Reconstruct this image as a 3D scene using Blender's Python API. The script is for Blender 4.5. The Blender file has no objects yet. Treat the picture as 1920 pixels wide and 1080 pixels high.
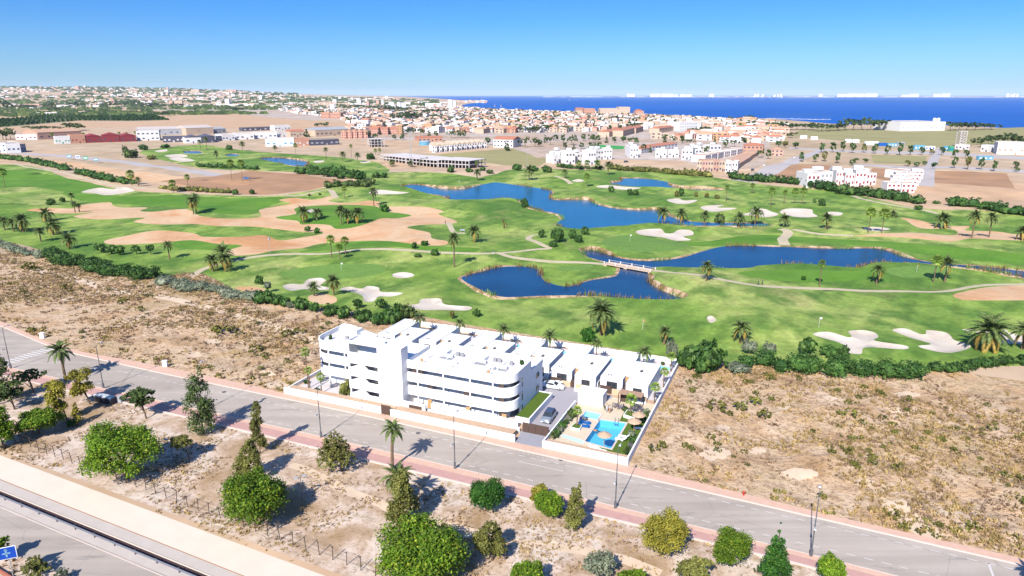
import bpy, bmesh, math, random
from mathutils import Vector, Matrix, noise, Quaternion
from mathutils.geometry import delaunay_2d_cdt
rng = random.Random(7)
R_ = math.radians
scene = bpy.context.scene
COL = scene.collection

# ---------------------------------------------------------------- camera
FPX, CAMH, HORIZ = 1280.0, 55.0, 178.0
PITCH = math.atan((540 - HORIZ) / FPX)
CP, SP = math.cos(PITCH), math.sin(PITCH)
cam_data = bpy.data.cameras.new('camera')
cam_data.sensor_width = 36.0
cam_data.lens = 36.0 * FPX / 1920.0
cam_data.clip_start = 1.0
cam_data.clip_end = 150000.0
cam = bpy.data.objects.new('camera', cam_data)
COL.objects.link(cam)
cam.location = (0, 0, CAMH)
cam.rotation_euler = (math.pi / 2 - PITCH, 0, 0)
scene.camera = cam

# ---------------------------------------------------------------- sky and sun
SUN_AZ, SUN_EL = 23.4, 40.0          # shadows run 23.4 degrees right of the view
world = bpy.data.worlds.new('World')
scene.world = world
world.use_nodes = True
wn, wl = world.node_tree.nodes, world.node_tree.links
wn.clear()
w_out = wn.new('ShaderNodeOutputWorld')
w_bg = wn.new('ShaderNodeBackground')
w_sky = wn.new('ShaderNodeTexSky')
w_sky.sky_type = 'NISHITA'
w_sky.sun_disc = False
w_sky.sun_elevation = R_(SUN_EL)
w_sky.sun_rotation = R_(180 + SUN_AZ)
w_sky.altitude = 50
w_sky.air_density = 1.0
w_sky.dust_density = 0.3
w_sky.ozone_density = 3.0
w_tc = wn.new('ShaderNodeTexCoord')
w_sep = wn.new('ShaderNodeSeparateXYZ')
w_rmp = wn.new('ShaderNodeValToRGB')
w_mul = wn.new('ShaderNodeMix')
w_mul.data_type = 'RGBA'
w_mul.blend_type = 'MULTIPLY'
w_mul.inputs[0].default_value = 1.0
wl.new(w_tc.outputs['Generated'], w_sep.inputs[0])
wl.new(w_sep.outputs['Z'], w_rmp.inputs[0])
wl.new(w_sky.outputs[0], w_mul.inputs[6])
wl.new(w_rmp.outputs[0], w_mul.inputs[7])
wl.new(w_mul.outputs[2], w_bg.inputs[0])
wl.new(w_bg.outputs[0], w_out.inputs[0])
w_bg.inputs[1].default_value = 0.125
e_ = w_rmp.color_ramp.elements
e_[0].position = 0.0
e_[0].color = (0.195, 0.315, 0.49, 1)
e_[1].position = 0.16
e_[1].color = (0.06, 0.225, 0.475, 1)
m_ = w_rmp.color_ramp.elements.new(0.05)
m_.color = (0.15, 0.285, 0.49, 1)
m_ = w_rmp.color_ramp.elements.new(0.10)
m_.color = (0.09, 0.25, 0.49, 1)
m_ = w_rmp.color_ramp.elements.new(0.5)
m_.color = (0.42, 0.62, 0.90, 1)

sun_data = bpy.data.lights.new('sun', 'SUN')
sun_data.energy = 4.6
sun_data.angle = R_(0.5)
sun_data.color = (1.0, 0.955, 0.88)
sun = bpy.data.objects.new('sun', sun_data)
COL.objects.link(sun)
sun.rotation_euler = Vector((math.sin(R_(SUN_AZ)) * math.cos(R_(SUN_EL)), math.cos(R_(SUN_AZ)) * math.cos(R_(SUN_EL)), -math.sin(R_(SUN_EL)))).to_track_quat('-Z', 'Y').to_euler()
scene.view_settings.view_transform = 'Standard'
scene.view_settings.look = 'None'
scene.view_settings.gamma = 1.0
scene.view_settings.use_curve_mapping = False
scene.view_settings.exposure = 1.2
scene.render.engine = 'CYCLES'
scene.cycles.max_bounces = 6
scene.cycles.diffuse_bounces = 3
scene.cycles.transparent_max_bounces = 12

# ---------------------------------------------------------------- surveying helpers
def smooth(a, b, x):
    t = max(0.0, min(1.0, (x - a) / (b - a)))
    return t * t * (3 - 2 * t)

SA, CA = math.sin(R_(23.4)), math.cos(R_(23.4))
ORG = (18.1, 94.6)                      # corner of the housing plot; u runs along the street, v away from it
def W(u, v, z=0.0):
    return Vector((ORG[0] + u * CA + v * SA, ORG[1] - u * SA + v * CA, z))
def LUV(x, y):
    dx, dy = x - ORG[0], y - ORG[1]
    return dx * CA - dy * SA, dx * SA + dy * CA

def hfar(x, y):
    r = math.hypot(x, y)
    if r < 3300:
        return 0.0
    az = math.degrees(math.atan2(x, y))
    if az > -3:
        return 0.0
    zm = 36 + 104 * smooth(-9, -30, az) if az < -9 else 36 * smooth(-4, -9, az)
    return zm * smooth(3300, 10500, r)

def hgt(x, y):
    """gentle mounds of the golf course, lumpy scrub plots, flat elsewhere"""
    r = math.hypot(x, y)
    if r > 3300:
        return hfar(x, y)
    u, v = LUV(x, y)
    g = smooth(50, 75, v) * (1 - smooth(600, 760, r))
    z = 0.0
    if g > 0:
        z += g * (2.1 * noise.noise((x / 46, y / 38, 1.3)) + 0.7 * noise.noise((x / 17, y / 15, 4.1)))
    if v < 60 and v > -1.5 and (u < -68.5 or u > 1.5):
        m = smooth(-1.5, 3, v) * (1 - smooth(50, 62, v)) * (smooth(-68.5, -74, u) if u < 0 else smooth(1.5, 5, u)) * (1 - smooth(-125, -140, u))
        z += m * (0.75 * noise.noise((x / 9, y / 9, 2.2)) + 0.35 * noise.noise((x / 3, y / 3, 5.0)))
    if -33.5 < v < -15.6 or v < -33:
        m = smooth(-15.6, -17.5, v) * (1 - smooth(-35.5, -37, v) if v < -35.5 else 1)
        if v > -37:
            z += m * (0.3 * noise.noise((x / 7, y / 7, 3.2)) + 0.12 * noise.noise((x / 2.5, y / 2.5, 6.0)))
    return z

def ground0(px, py, z=0.0):
    X, Y = (px - 960) / FPX, (540 - py) / FPX
    rz = -SP + Y * CP
    t = (CAMH - z) / max(1e-5, -rz)
    return Vector((X * t, (CP + Y * SP) * t, z))

def at(px, py):
    """the point of the ground that lies at this place of the view"""
    z = 0.0
    for _ in range(4):
        p = ground0(px, py, z)
        z = hgt(p.x, p.y)
    p.z = z
    return p

def top_z(base, px, py):
    """height of a thing that stands at base and reaches up to this place of the view"""
    Y = (540 - py) / FPX
    t = base.y / (CP + Y * SP)
    return CAMH + t * (-SP + Y * CP)

def proj(p):
    d = p.y * CP - (p.z - CAMH) * SP
    return 960 + FPX * p.x / d, 540 - FPX * (p.y * SP + (p.z - CAMH) * CP) / d

def mpp(p):
    """metres per photo pixel at p"""
    return (p.y * CP - (p.z - CAMH) * SP) / FPX

# ---------------------------------------------------------------- materials
MATS = {}
def srgb(r, g, b):
    f = lambda c: (c / 255 / 12.92) if c / 255 <= 0.04045 else ((c / 255 + 0.055) / 1.055) ** 2.4
    return (f(r), f(g), f(b))

class NT:
    """little builder for node materials"""
    def __init__(s, name, rough=0.85, spec=0.3):
        s.m = bpy.data.materials.new(name)
        s.m.use_nodes = True
        s.n, s.l = s.m.node_tree.nodes, s.m.node_tree.links
        s.n.clear()
        s.out = s.n.new('ShaderNodeOutputMaterial')
        s.b = s.n.new('ShaderNodeBsdfPrincipled')
        s.b.inputs['Roughness'].default_value = rough
        s.b.inputs['Specular IOR Level'].default_value = spec
        s.l.new(s.b.outputs[0], s.out.inputs[0])
        s._pos = None
        MATS[name] = s.m
    def pos(s):
        if not s._pos:
            g = s.n.new('ShaderNodeNewGeometry')
            s._geo = g
            s._pos = g.outputs['Position']
        return s._pos
    def island(s):
        s.pos()
        return s._geo.outputs['Random Per Island']
    def objrand(s):
        return s.n.new('ShaderNodeObjectInfo').outputs['Random']
    def mapped(s, scale, rot=0.0):
        mp = s.n.new('ShaderNodeMapping')
        mp.inputs['Scale'].default_value = scale
        mp.inputs['Rotation'].default_value = (0, 0, rot)
        s.l.new(s.pos(), mp.inputs['Vector'])
        return mp.outputs[0]
    def noise(s, scale, detail=3, rough=0.55, vec=None, dist=0.0):
        t = s.n.new('ShaderNodeTexNoise')
        t.inputs['Scale'].default_value = scale
        t.inputs['Detail'].default_value = detail
        t.inputs['Roughness'].default_value = rough
        t.inputs['Distortion'].default_value = dist
        s.l.new(vec if vec is not None else s.pos(), t.inputs['Vector'])
        return t.outputs['Fac']
    def ramp(s, fac, stops):
        r = s.n.new('ShaderNodeValToRGB')
        els = r.color_ramp.elements
        while len(els) < len(stops):
            els.new(0.5)
        for e, (p, c) in zip(els, stops):
            e.position = p
            e.color = (c[0], c[1], c[2], 1) if not isinstance(c, (int, float)) else (c, c, c, 1)
        s.l.new(fac, r.inputs[0])
        return r.outputs[0]
    def mix(s, fac, a, b, mode='MIX'):
        m = s.n.new('ShaderNodeMix')
        m.data_type = 'RGBA'
        m.blend_type = mode
        for i, v in ((0, fac), (6, a), (7, b)):
            if hasattr(v, 'is_output'):
                s.l.new(v, m.inputs[i])
            elif i == 0:
                m.inputs[0].default_value = v
            else:
                m.inputs[i].default_value = (v[0], v[1], v[2], 1)
        return m.outputs[2]
    def color(s, c):
        if hasattr(c, 'is_output'):
            s.l.new(c, s.b.inputs['Base Color'])
        else:
            s.b.inputs['Base Color'].default_value = (c[0], c[1], c[2], 1)
        return s
    def bump(s, fac, strength=0.4, dist=0.1):
        b = s.n.new('ShaderNodeBump')
        b.inputs['Strength'].default_value = strength
        b.inputs['Distance'].default_value = dist
        s.l.new(fac, b.inputs['Height'])
        s.l.new(b.outputs[0], s.b.inputs['Normal'])
        return s

def A(r, g, b):
    """albedo of a surface that shows this colour in full sun at this exposure"""
    c = srgb(r, g, b)
    return (c[0] / 2.1, c[1] / 2.15, c[2] / 2.15)

def mul(c, k):
    return (c[0] * k, c[1] * k, c[2] * k)

def plain(name, c, rough=0.8, var=0.12, scale=1.5, spec=0.3, metallic=0.0):
    t = NT(name, rough, spec)
    n = t.noise(scale, 4, 0.6)
    t.color(t.ramp(n, [(0.3, mul(c, 1 - var)), (0.7, mul(c, 1 + var * 0.6))]))
    t.b.inputs['Metallic'].default_value = metallic
    return t.m

def lerp3(a, b, k):
    return tuple(x + (y - x) * k for x, y in zip(a, b))
def leafmat(name, dark, mid, light, yellow=None, trans=0.35):
    t = NT(name, 0.6, 0.2)
    isl = t.island()
    dark, mid, light = [mul(q, 1.95) for q in (lerp3(dark, mid, .45), mid, lerp3(mid, light, .7))]
    yellow = mul(yellow, 1.7) if yellow else None
    stops = [(0.0, dark), (0.5, mid), (0.9, light)]
    if yellow:
        stops.append((1.0, yellow))
    c = t.ramp(isl, stops)
    n = t.noise(0.35, 2)
    o = t.ramp(t.objrand(), [(0.0, 0.82), (1.0, 1.15)])
    c = t.mix(1.0, c, t.ramp(n, [(0.3, 0.7), (0.7, 1.25)]), 'MULTIPLY')
    c = t.mix(1.0, c, o, 'MULTIPLY')
    t.color(c)
    tr = t.n.new('ShaderNodeBsdfTranslucent')
    t.l.new(c, tr.inputs[0])
    mx = t.n.new('ShaderNodeMixShader')
    mx.inputs[0].default_value = trans
    t.l.new(t.b.outputs[0], mx.inputs[1])
    t.l.new(tr.outputs[0], mx.inputs[2])
    t.l.new(mx.outputs[0], t.out.inputs[0])
    return t.m

# ---------------------------------------------------------------- mesh helpers
class MB:
    """collects faces of ONE mesh; several materials allowed"""
    def __init__(s):
        s.v, s.f, s.mi = [], [], []
        s.cur = 0
    def mat(s, i):
        s.cur = i
        return s
    def face(s, pts):
        k = len(s.v)
        s.v.extend([tuple(p) for p in pts])
        s.f.append(tuple(range(k, k + len(pts))))
        s.mi.append(s.cur)
    def add(s, vs, fs):
        k = len(s.v)
        s.v.extend([tuple(p) for p in vs])
        for f in fs:
            s.f.append(tuple(i + k for i in f))
            s.mi.append(s.cur)
    def hexa(s, b, t):
        """closed prism from bottom ring b and top ring t (counter-clockwise from above)"""
        n = len(b)
        fs = [tuple(range(n - 1, -1, -1)), tuple(range(n, 2 * n))]
        for i in range(n):
            j = (i + 1) % n
            fs.append((i, j, n + j, n + i))
        s.add(list(b) + list(t), fs)
    def box(s, x0, x1, y0, y1, z0, z1):
        b = [(x0, y0), (x1, y0), (x1, y1), (x0, y1)]
        s.hexa([(x, y, z0) for x, y in b], [(x, y, z1) for x, y in b])
        return s
    def lbox(s, u0, u1, v0, v1, z0, z1):
        """box aligned with the street grid"""
        b = [(u0, v0), (u1, v0), (u1, v1), (u0, v1)]
        s.hexa([W(u, v, z0) for u, v in b], [W(u, v, z1) for u, v in b])
        return s
    def lprism(s, pts, z0, z1):
        s.hexa([W(u, v, z0) for u, v in pts], [W(u, v, z1) for u, v in pts])
        return s
    def tube(s, path, radii, n=8, cap=True):
        path = [Vector(p) for p in path]
        vs, fs = [], []
        for i, p in enumerate(path):
            d = (path[min(i + 1, len(path) - 1)] - path[max(i - 1, 0)]).normalized()
            a = d.orthogonal().normalized() if abs(d.z) > 0.99 else d.cross(Vector((0, 0, 1))).normalized()
            b = d.cross(a)
            r = radii[i] if isinstance(radii, (list, tuple)) else radii
            for k in range(n):
                t = 2 * math.pi * k / n
                vs.append(p + a * (r * math.cos(t)) + b * (r * math.sin(t)))
        for i in range(len(path) - 1):
            for k in range(n):
                k2 = (k + 1) % n
                fs.append((i * n + k, i * n + k2, (i + 1) * n + k2, (i + 1) * n + k))
        if cap:
            fs.append(tuple(range(n - 1, -1, -1)))
            m = (len(path) - 1) * n
            fs.append(tuple(range(m, m + n)))
        s.add(vs, fs)
        return s
    def ball(s, c, rx, ry, rz, nu=8, nv=5):
        vs, fs = [], []
        for j in range(nv + 1):
            ph = math.pi * j / nv - math.pi / 2
            for i in range(nu):
                th = 2 * math.pi * i / nu
                vs.append((c[0] + rx * math.cos(ph) * math.cos(th), c[1] + ry * math.cos(ph) * math.sin(th), c[2] + rz * math.sin(ph)))
        for j in range(nv):
            for i in range(nu):
                i2 = (i + 1) % nu
                fs.append((j * nu + i, j * nu + i2, (j + 1) * nu + i2, (j + 1) * nu + i))
        s.add(vs, fs)
        return s
    def mesh(s, name, mats, origin=None, smooth_=False):
        me = bpy.data.meshes.new(name)
        if origin is not None:
            ox, oy, oz = origin
            vv = [(a - ox, b - oy, c - oz) for a, b, c in s.v]
        else:
            vv = s.v
        me.from_pydata(vv, [], s.f)
        for m in (mats if isinstance(mats, (list, tuple)) else [mats]):
            me.materials.append(MATS[m] if isinstance(m, str) else m)
        if len(me.materials) > 1:
            me.polygons.foreach_set('material_index', s.mi)
        if smooth_:
            me.polygons.foreach_set('use_smooth', [True] * len(s.f))
        me.update()
        return me

CH = {}
def ob(name, me, parent=None, loc=(0, 0, 0)):
    o = bpy.data.objects.new(name, me)
    o.location = loc
    COL.objects.link(o)
    if parent is not None:
        o.parent = parent
        CH.setdefault(parent.name, []).append(o)
    return o
def part(name, mb, mats, parent, smooth_=False):
    """a part modelled in world coordinates under a thing whose Empty is only translated"""
    root = parent
    off = Vector((0, 0, 0))
    while root is not None:
        off += root.location
        root = root.parent
    return ob(name, mb.mesh(name, mats, off, smooth_), parent)
def solo(name, mb, mats, origin, label, cat, group=None, smooth_=False):
    o = ob(name, mb.mesh(name, mats, origin, smooth_), None, origin)
    return tag(o, label, cat, group)
def thing(name, label, cat, loc, group=None, rz=0.0):
    o = bpy.data.objects.new(name, None)
    o.empty_display_size = 0.5
    o.location = loc
    o.rotation_euler = (0, 0, rz)
    COL.objects.link(o)
    return tag(o, label, cat, group)
def tag(o, label, cat, group=None):
    o['label'] = label
    o['category'] = cat
    if group:
        o['group'] = group
    return o
def struct(name, mb, mats, smooth_=False):
    o = ob(name, mb.mesh(name, mats, None, smooth_))
    o['kind'] = 'structure'
    return o
def copy_tree(o, loc=None, rz=None, scale=None, parent=None, label=None):
    c = o.copy()
    COL.objects.link(c)
    if parent is not None:
        c.parent = parent
        CH.setdefault(parent.name, []).append(c)
    for ch in list(CH.get(o.name, [])):
        copy_tree(ch, parent=c)
    if loc is not None:
        c.location = loc
    if rz is not None:
        c.rotation_euler = (0, 0, rz)
    if scale is not None:
        c.scale = scale if isinstance(scale, (tuple, list)) else (scale,) * 3
    if label:
        c['label'] = label
    return c
# ================================================================ ground materials
t = NT('dry_ground', 0.95, 0.1)
n1, n2 = t.noise(0.004, 4), t.noise(0.05, 4)
c = t.ramp(n1, [(0.35, A(226, 188, 150)), (0.5, A(222, 196, 165)), (0.65, A(200, 176, 140))])
t.color(t.mix(1.0, c, t.ramp(n2, [(0.3, 0.8), (0.7, 1.15)]), 'MULTIPLY'))

t = NT('town_ground', 0.95, 0.1)
n1, n2 = t.noise(0.01, 3), t.noise(0.08, 4)
c = t.ramp(n1, [(0.4, A(222, 208, 196)), (0.6, A(212, 186, 160))])
t.color(t.mix(1.0, c, t.ramp(n2, [(0.3, 0.7), (0.7, 1.2)]), 'MULTIPLY'))

t = NT('scrub_ground', 0.95, 0.1)
n1, n2, n3 = t.noise(0.09, 5, 0.65), t.noise(0.6, 5, 0.7), t.noise(3.0, 3, 0.6)
c = t.ramp(n1, [(0.32, A(206, 166, 118)), (0.45, A(232, 196, 154)), (0.56, A(244, 216, 182)), (0.68, A(220, 182, 128))])
c = t.mix(t.ramp(n2, [(0.48, 0.0), (0.62, 0.75)]), c, A(184, 154, 122))
c = t.mix(t.ramp(t.noise(0.045, 3), [(0.54, 0.0), (0.66, 0.5)]), c, A(196, 170, 120))
c = t.mix(t.ramp(n3, [(0.56, 0.0), (0.72, 0.35)]), c, A(160, 132, 104))
c = t.mix(t.ramp(t.noise(1.7, 4, 0.75), [(0.54, 0.0), (0.62, 0.7)]), c, A(140, 112, 88))
t.color(c).bump(n2, 1.0, 0.5)

t = NT('waste_ground', 0.95, 0.1)
n1, n2, n3 = t.noise(0.11, 5, 0.62, dist=0.6), t.noise(0.5, 5, 0.7), t.noise(2.5, 3, 0.6)
c = t.ramp(n1, [(0.32, A(186, 156, 118)), (0.43, A(214, 186, 156)), (0.52, A(240, 216, 194)), (0.60, A(246, 230, 212)), (0.70, A(200, 170, 128))])
c = t.mix(t.ramp(n2, [(0.47, 0.0), (0.62, 0.65)]), c, A(190, 162, 130))
c = t.mix(t.ramp(t.noise(1.4, 4, 0.75), [(0.54, 0.0), (0.62, 0.55)]), c, A(150, 124, 94))
c = t.mix(t.ramp(n3, [(0.55, 0.0), (0.72, 0.35)]), c, A(166, 140, 108))
t.color(c).bump(n2, 0.6, 0.15)

t = NT('fairway', 0.9, 0.15)
vec = t.mapped((1.0, 0.75, 1.0))
n1, n2, n3 = t.noise(0.022, 4, 0.55, vec, 0.4), t.noise(0.09, 4, 0.6, vec), t.noise(0.9, 4, 0.7)
n4 = t.noise(0.05, 5, 0.65, t.mapped((1.0, 0.6, 2.0), 0.7))
c = t.ramp(n1, [(0.30, A(98, 144, 52)), (0.41, A(126, 162, 66)), (0.48, A(150, 182, 80)), (0.55, A(168, 192, 94)), (0.62, A(190, 204, 112)), (0.70, A(202, 204, 128))])
c = t.mix(t.ramp(n2, [(0.45, 0.0), (0.62, 0.85)]), c, A(96, 138, 54))
c = t.mix(t.ramp(n4, [(0.56, 0.0), (0.72, 0.55)]), c, A(196, 186, 122))
c = t.mix(1.0, c, t.ramp(n3, [(0.3, 0.78), (0.7, 1.15)]), 'MULTIPLY')
c = t.mix(1.0, c, t.ramp(t.noise(0.32, 4, 0.7), [(0.35, 0.84), (0.65, 1.1)]), 'MULTIPLY')
wv = t.n.new('ShaderNodeTexWave'); wv.inputs['Scale'].default_value = 0.055; wv.inputs['Distortion'].default_value = 1.5; wv.inputs['Detail'].default_value = 1.0
t.l.new(t.mapped((1.0, 1.0, 1.0), 0.6), wv.inputs['Vector'])
c = t.mix(1.0, c, t.ramp(wv.outputs['Fac'], [(0.35, 0.95), (0.65, 1.05)]), 'MULTIPLY')
t.color(c).bump(n3, 0.3, 0.1)

t = NT('rough_grass', 0.92, 0.12)
n1, n3 = t.noise(0.05, 4, 0.6), t.noise(1.1, 4, 0.7)
c = t.ramp(n1, [(0.3, A(90, 142, 46)), (0.7, A(124, 168, 62))])
c = t.mix(1.0, c, t.ramp(n3, [(0.3, 0.8), (0.7, 1.15)]), 'MULTIPLY')
t.color(c)

t = NT('putting_green', 0.9, 0.15)
n3 = t.noise(0.5, 4, 0.7)
c = t.ramp(n3, [(0.3, A(112, 152, 68)), (0.7, A(132, 170, 80))])
t.color(c)

t = NT('bunker_sand', 0.95, 0.1)
n1, n2 = t.noise(0.12, 3), t.noise(1.6, 4)
c = t.ramp(n1, [(0.35, A(232, 216, 196)), (0.65, A(243, 232, 216))])
t.color(t.mix(1.0, c, t.ramp(n2, [(0.3, 0.92), (0.7, 1.06)]), 'MULTIPLY')).bump(n2, 0.4, 0.15)

t = NT('orange_sand', 0.95, 0.1)
n1, n2 = t.noise(0.035, 4, 0.6, dist=0.7), t.noise(0.5, 4, 0.65)
c = t.ramp(n1, [(0.33, A(222, 168, 118)), (0.45, A(236, 190, 146)), (0.56, A(240, 206, 166)), (0.7, A(232, 188, 142))])
t.color(t.mix(1.0, c, t.ramp(n2, [(0.3, 0.9), (0.7, 1.08)]), 'MULTIPLY')).bump(n2, 0.4, 0.2)

t = NT('bank_stone', 0.95, 0.1)
n1, n2 = t.noise(0.25, 4, 0.65), t.noise(2.0, 3)
c = t.ramp(n1, [(0.36, A(128, 134, 72)), (0.45, A(150, 128, 88)), (0.54, A(206, 176, 140)), (0.66, A(228, 204, 174))])
t.color(t.mix(1.0, c, t.ramp(n2, [(0.3, 0.75), (0.7, 1.15)]), 'MULTIPLY')).bump(n2, 0.6, 0.2)

def water(name, c1, c2, scale, rough=0.2, spec=0.2, b=0.25):
    t = NT(name, rough, spec)
    n1 = t.noise(scale, 4, 0.6)
    n2 = t.noise(0.9, 3, 0.6)
    t.color(t.ramp(n1, [(0.32, c1), (0.68, c2)]))
    t.bump(n2, b, 0.15)
water('pond_water', (0.0015, 0.018, 0.050), (0.004, 0.040, 0.095), 0.045)
water('lake_water', (0.003, 0.055, 0.115), (0.007, 0.088, 0.165), 0.03)
t = NT('sea_water', 0.4, 0.03)
vec = t.mapped((0.0004, 0.0022, 1.0))
n1 = t.noise(1.0, 4, 0.6, vec)
t.color(t.ramp(n1, [(0.40, (0.0004, 0.05, 0.23)), (0.60, (0.0008, 0.062, 0.285))])).bump(t.noise(0.15, 3), 0.3, 0.6)

t = NT('asphalt', 0.9, 0.2)
n1, n2, n3 = t.noise(0.06, 4, 0.6), t.noise(9.0, 3, 0.6), t.noise(0.5, 3, 0.6, t.mapped((0.05, 1.0, 1.0), R_(23.4)))
c = t.ramp(n1, [(0.35, A(196, 183, 168)), (0.65, A(211, 199, 185))])
c = t.mix(1.0, c, t.ramp(n2, [(0.3, 0.9), (0.7, 1.08)]), 'MULTIPLY')
c = t.mix(1.0, c, t.ramp(n3, [(0.3, 0.86), (0.7, 1.1)]), 'MULTIPLY')
n4 = t.noise(0.35, 5, 0.7, t.mapped((0.25, 1.6, 1.0), R_(23.4)))
c = t.mix(t.ramp(n4, [(0.58, 0.0), (0.64, 0.5)]), c, A(150, 144, 140))
vo_ = t.n.new('ShaderNodeTexVoronoi'); vo_.feature = 'DISTANCE_TO_EDGE'; vo_.inputs['Scale'].default_value = 0.09
t.l.new(t.pos(), vo_.inputs['Vector'])
t.color(t.mix(t.ramp(vo_.outputs['Distance'], [(0.0, 0.28), (0.006, 0.0)]), c, A(120, 114, 110)))
plain('path_stone', A(222, 206, 172), 0.9, 0.12, 0.4)
plain('cream_concrete', A(253, 238, 216), 0.9, 0.05, 0.3)
plain('grey_shoulder', A(222, 210, 198), 0.9, 0.07, 0.5)
plain('drain_dark', A(84, 62, 64), 0.9, 0.25, 2.0)
plain('grey_road', A(206, 198, 194), 0.9, 0.08, 0.1)
plain('brown_field', A(196, 152, 112), 0.95, 0.22, 0.05)
plain('tan_field', A(224, 186, 146), 0.95, 0.12, 0.02)
plain('olive_field', A(176, 168, 110), 0.95, 0.15, 0.02)
plain('orchard_soil', A(120, 126, 84), 0.95, 0.2, 0.05)
plain('sidewalk_pink', A(243, 202, 176), 0.9, 0.09, 1.2)
plain('bike_lane', A(222, 176, 164), 0.9, 0.1, 0.8)
plain('kerb_white', A(246, 228, 214), 0.9, 0.06, 1.5)
plain('road_paint', A(240, 234, 226), 0.8, 0.08, 2.0)
plain('white_paving', A(238, 230, 228), 0.8, 0.05, 1.0)
plain('pool_deck', A(244, 226, 196), 0.85, 0.06, 1.5)
plain('driveway_grey', A(192, 188, 194), 0.85, 0.05, 1.0)
plain('ramp_grey', A(178, 178, 186), 0.85, 0.06, 1.0)
plain('turf', A(96, 124, 30), 0.95, 0.22, 2.5)
plain('garden_soil', A(224, 190, 158), 0.95, 0.14, 1.0)
plain('pitch_green', A(74, 176, 82), 0.9, 0.05, 0.05)

# ================================================================ the ground sheet
def catmull(pts, n=4):
    out = []
    N = len(pts)
    for i in range(N):
        p0, p1, p2, p3 = pts[i - 1], pts[i], pts[(i + 1) % N], pts[(i + 2) % N]
        for k in range(n):
            s = k / n
            out.append(tuple(0.5 * (2 * p1[a] + (p2[a] - p0[a]) * s + (2 * p0[a] - 5 * p1[a] + 4 * p2[a] - p3[a]) * s * s + (3 * p1[a] - p0[a] - 3 * p2[a] + p3[a]) * s ** 3) for a in (0, 1)))
    return out
def px_poly(pts, z=None):
    return [tuple((at(*p) if z is None else ground0(p[0], p[1], z))[:2]) for p in pts]
def loc_poly(pts):
    return [tuple(W(u, v)[:2]) for u, v in pts]
def offset_line(pts, w):
    """ribbon of width w along an open line"""
    L, Rr = [], []
    for i, p in enumerate(pts):
        a, b = pts[max(i - 1, 0)], pts[min(i + 1, len(pts) - 1)]
        d = Vector((b[0] - a[0], b[1] - a[1])).normalized()
        n_ = Vector((-d.y, d.x)) * (w / 2)
        L.append((p[0] + n_.x, p[1] + n_.y))
        Rr.append((p[0] - n_.x, p[1] - n_.y))
    return L + Rr[::-1]
def open_catmull(pts, n=4):
    P = [pts[0]] + list(pts) + [pts[-1]]
    out = []
    for i in range(1, len(P) - 2):
        p0, p1, p2, p3 = P[i - 1], P[i], P[i + 1], P[i + 2]
        for k in range(n):
            s = k / n
            out.append(tuple(0.5 * (2 * p1[a] + (p2[a] - p0[a]) * s + (2 * p0[a] - 5 * p1[a] + 4 * p2[a] - p3[a]) * s * s + (3 * p1[a] - p0[a] - 3 * p2[a] + p3[a]) * s ** 3) for a in (0, 1)))
    out.append(tuple(pts[-1]))
    return out
def grow(poly, d):
    """outline moved outwards by d"""
    N = len(poly)
    ar = sum(poly[i][0] * poly[(i + 1) % N][1] - poly[(i + 1) % N][0] * poly[i][1] for i in range(N))
    sg = 1 if ar > 0 else -1
    out = []
    for i in range(N):
        a, b = poly[i - 1], poly[(i + 1) % N]
        t_ = Vector((b[0] - a[0], b[1] - a[1]))
        if t_.length < 1e-6:
            out.append(poly[i])
            continue
        t_.normalize()
        dd = d * (0.75 + 0.6 * noise.noise((poly[i][0] / 6, poly[i][1] / 6, 9.0)))
        out.append((poly[i][0] + sg * t_.y * dd, poly[i][1] - sg * t_.x * dd))
    return out

REG = []      # (object name, material, outline, class) in order of priority
def reg(name, mat, poly, cls=''):
    REG.append((name, mat, poly, cls))

FAR = 60000.0
# --- far land and water
reg('sea', 'sea_water', px_poly([(490, 179.6), (525, 180.2), (640, 180.6), (700, 181.5), (745, 183.5), (800, 185.5), (860, 187.5), (905, 189.5), (912, 191), (880, 194), (862, 198), (868, 203), (900, 206), (960, 208), (1100, 209), (1210, 213), (1320, 219), (1390, 222), (1440, 222), (1560, 232), (1690, 235), (1790, 235), (1880, 240), (1925, 241), (2300, 255), (3600, 330), (3600, 179.3), (1920, 179.2), (960, 179.2)], -0.5), 'sea')
reg('sand_spit', 'town_ground', px_poly([(1100, 182.0), (1400, 182.3), (1920, 182.6), (2500, 183), (2500, 182.2), (1920, 181.8), (1400, 181.6), (1100, 181.6)]), 'land')
reg('town_ground', 'town_ground', px_poly([(250, 206), (480, 201), (700, 200), (860, 201), (1100, 211), (1380, 225), (1440, 232), (1445, 292), (1420, 318), (1330, 318), (1270, 300), (1170, 300), (1040, 300), (960, 282), (900, 268), (820, 262), (680, 262), (640, 246), (700, 240), (640, 226), (400, 220), (260, 214)], 0.0))
reg('open_field', 'olive_field', px_poly([(1500, 243), (1560, 240), (1700, 246), (1920, 238), (2300, 262), (2300, 290), (1900, 268), (1750, 277), (1600, 266), (1480, 255)]))
reg('open_field', 'tan_field', px_poly([(-300, 216), (0, 206), (100, 203), (250, 206), (420, 210), (480, 218), (560, 225), (640, 230), (690, 234), (600, 243), (480, 241), (340, 240), (200, 238), (100, 244), (0, 246), (-300, 250)]))
reg('orchard_ground', 'orchard_soil', px_poly([(-200, 226), (0, 222), (62, 219), (64, 214), (125, 211.5), (287, 214), (320, 225), (250, 227), (150, 226), (105, 230), (37, 236), (0, 239), (-200, 244)]))
reg('open_field', 'olive_field', px_poly([(700, 284), (820, 290), (960, 278), (1030, 300), (1010, 312), (900, 305), (860, 296)]))
reg('open_field', 'brown_field', px_poly([(1636, 313), (1726, 317), (1714, 342), (1662, 340), (1628, 330)]))
reg('open_field', 'brown_field', px_poly([(1752, 320), (1888, 325), (1904, 354), (1748, 343)]))
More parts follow.
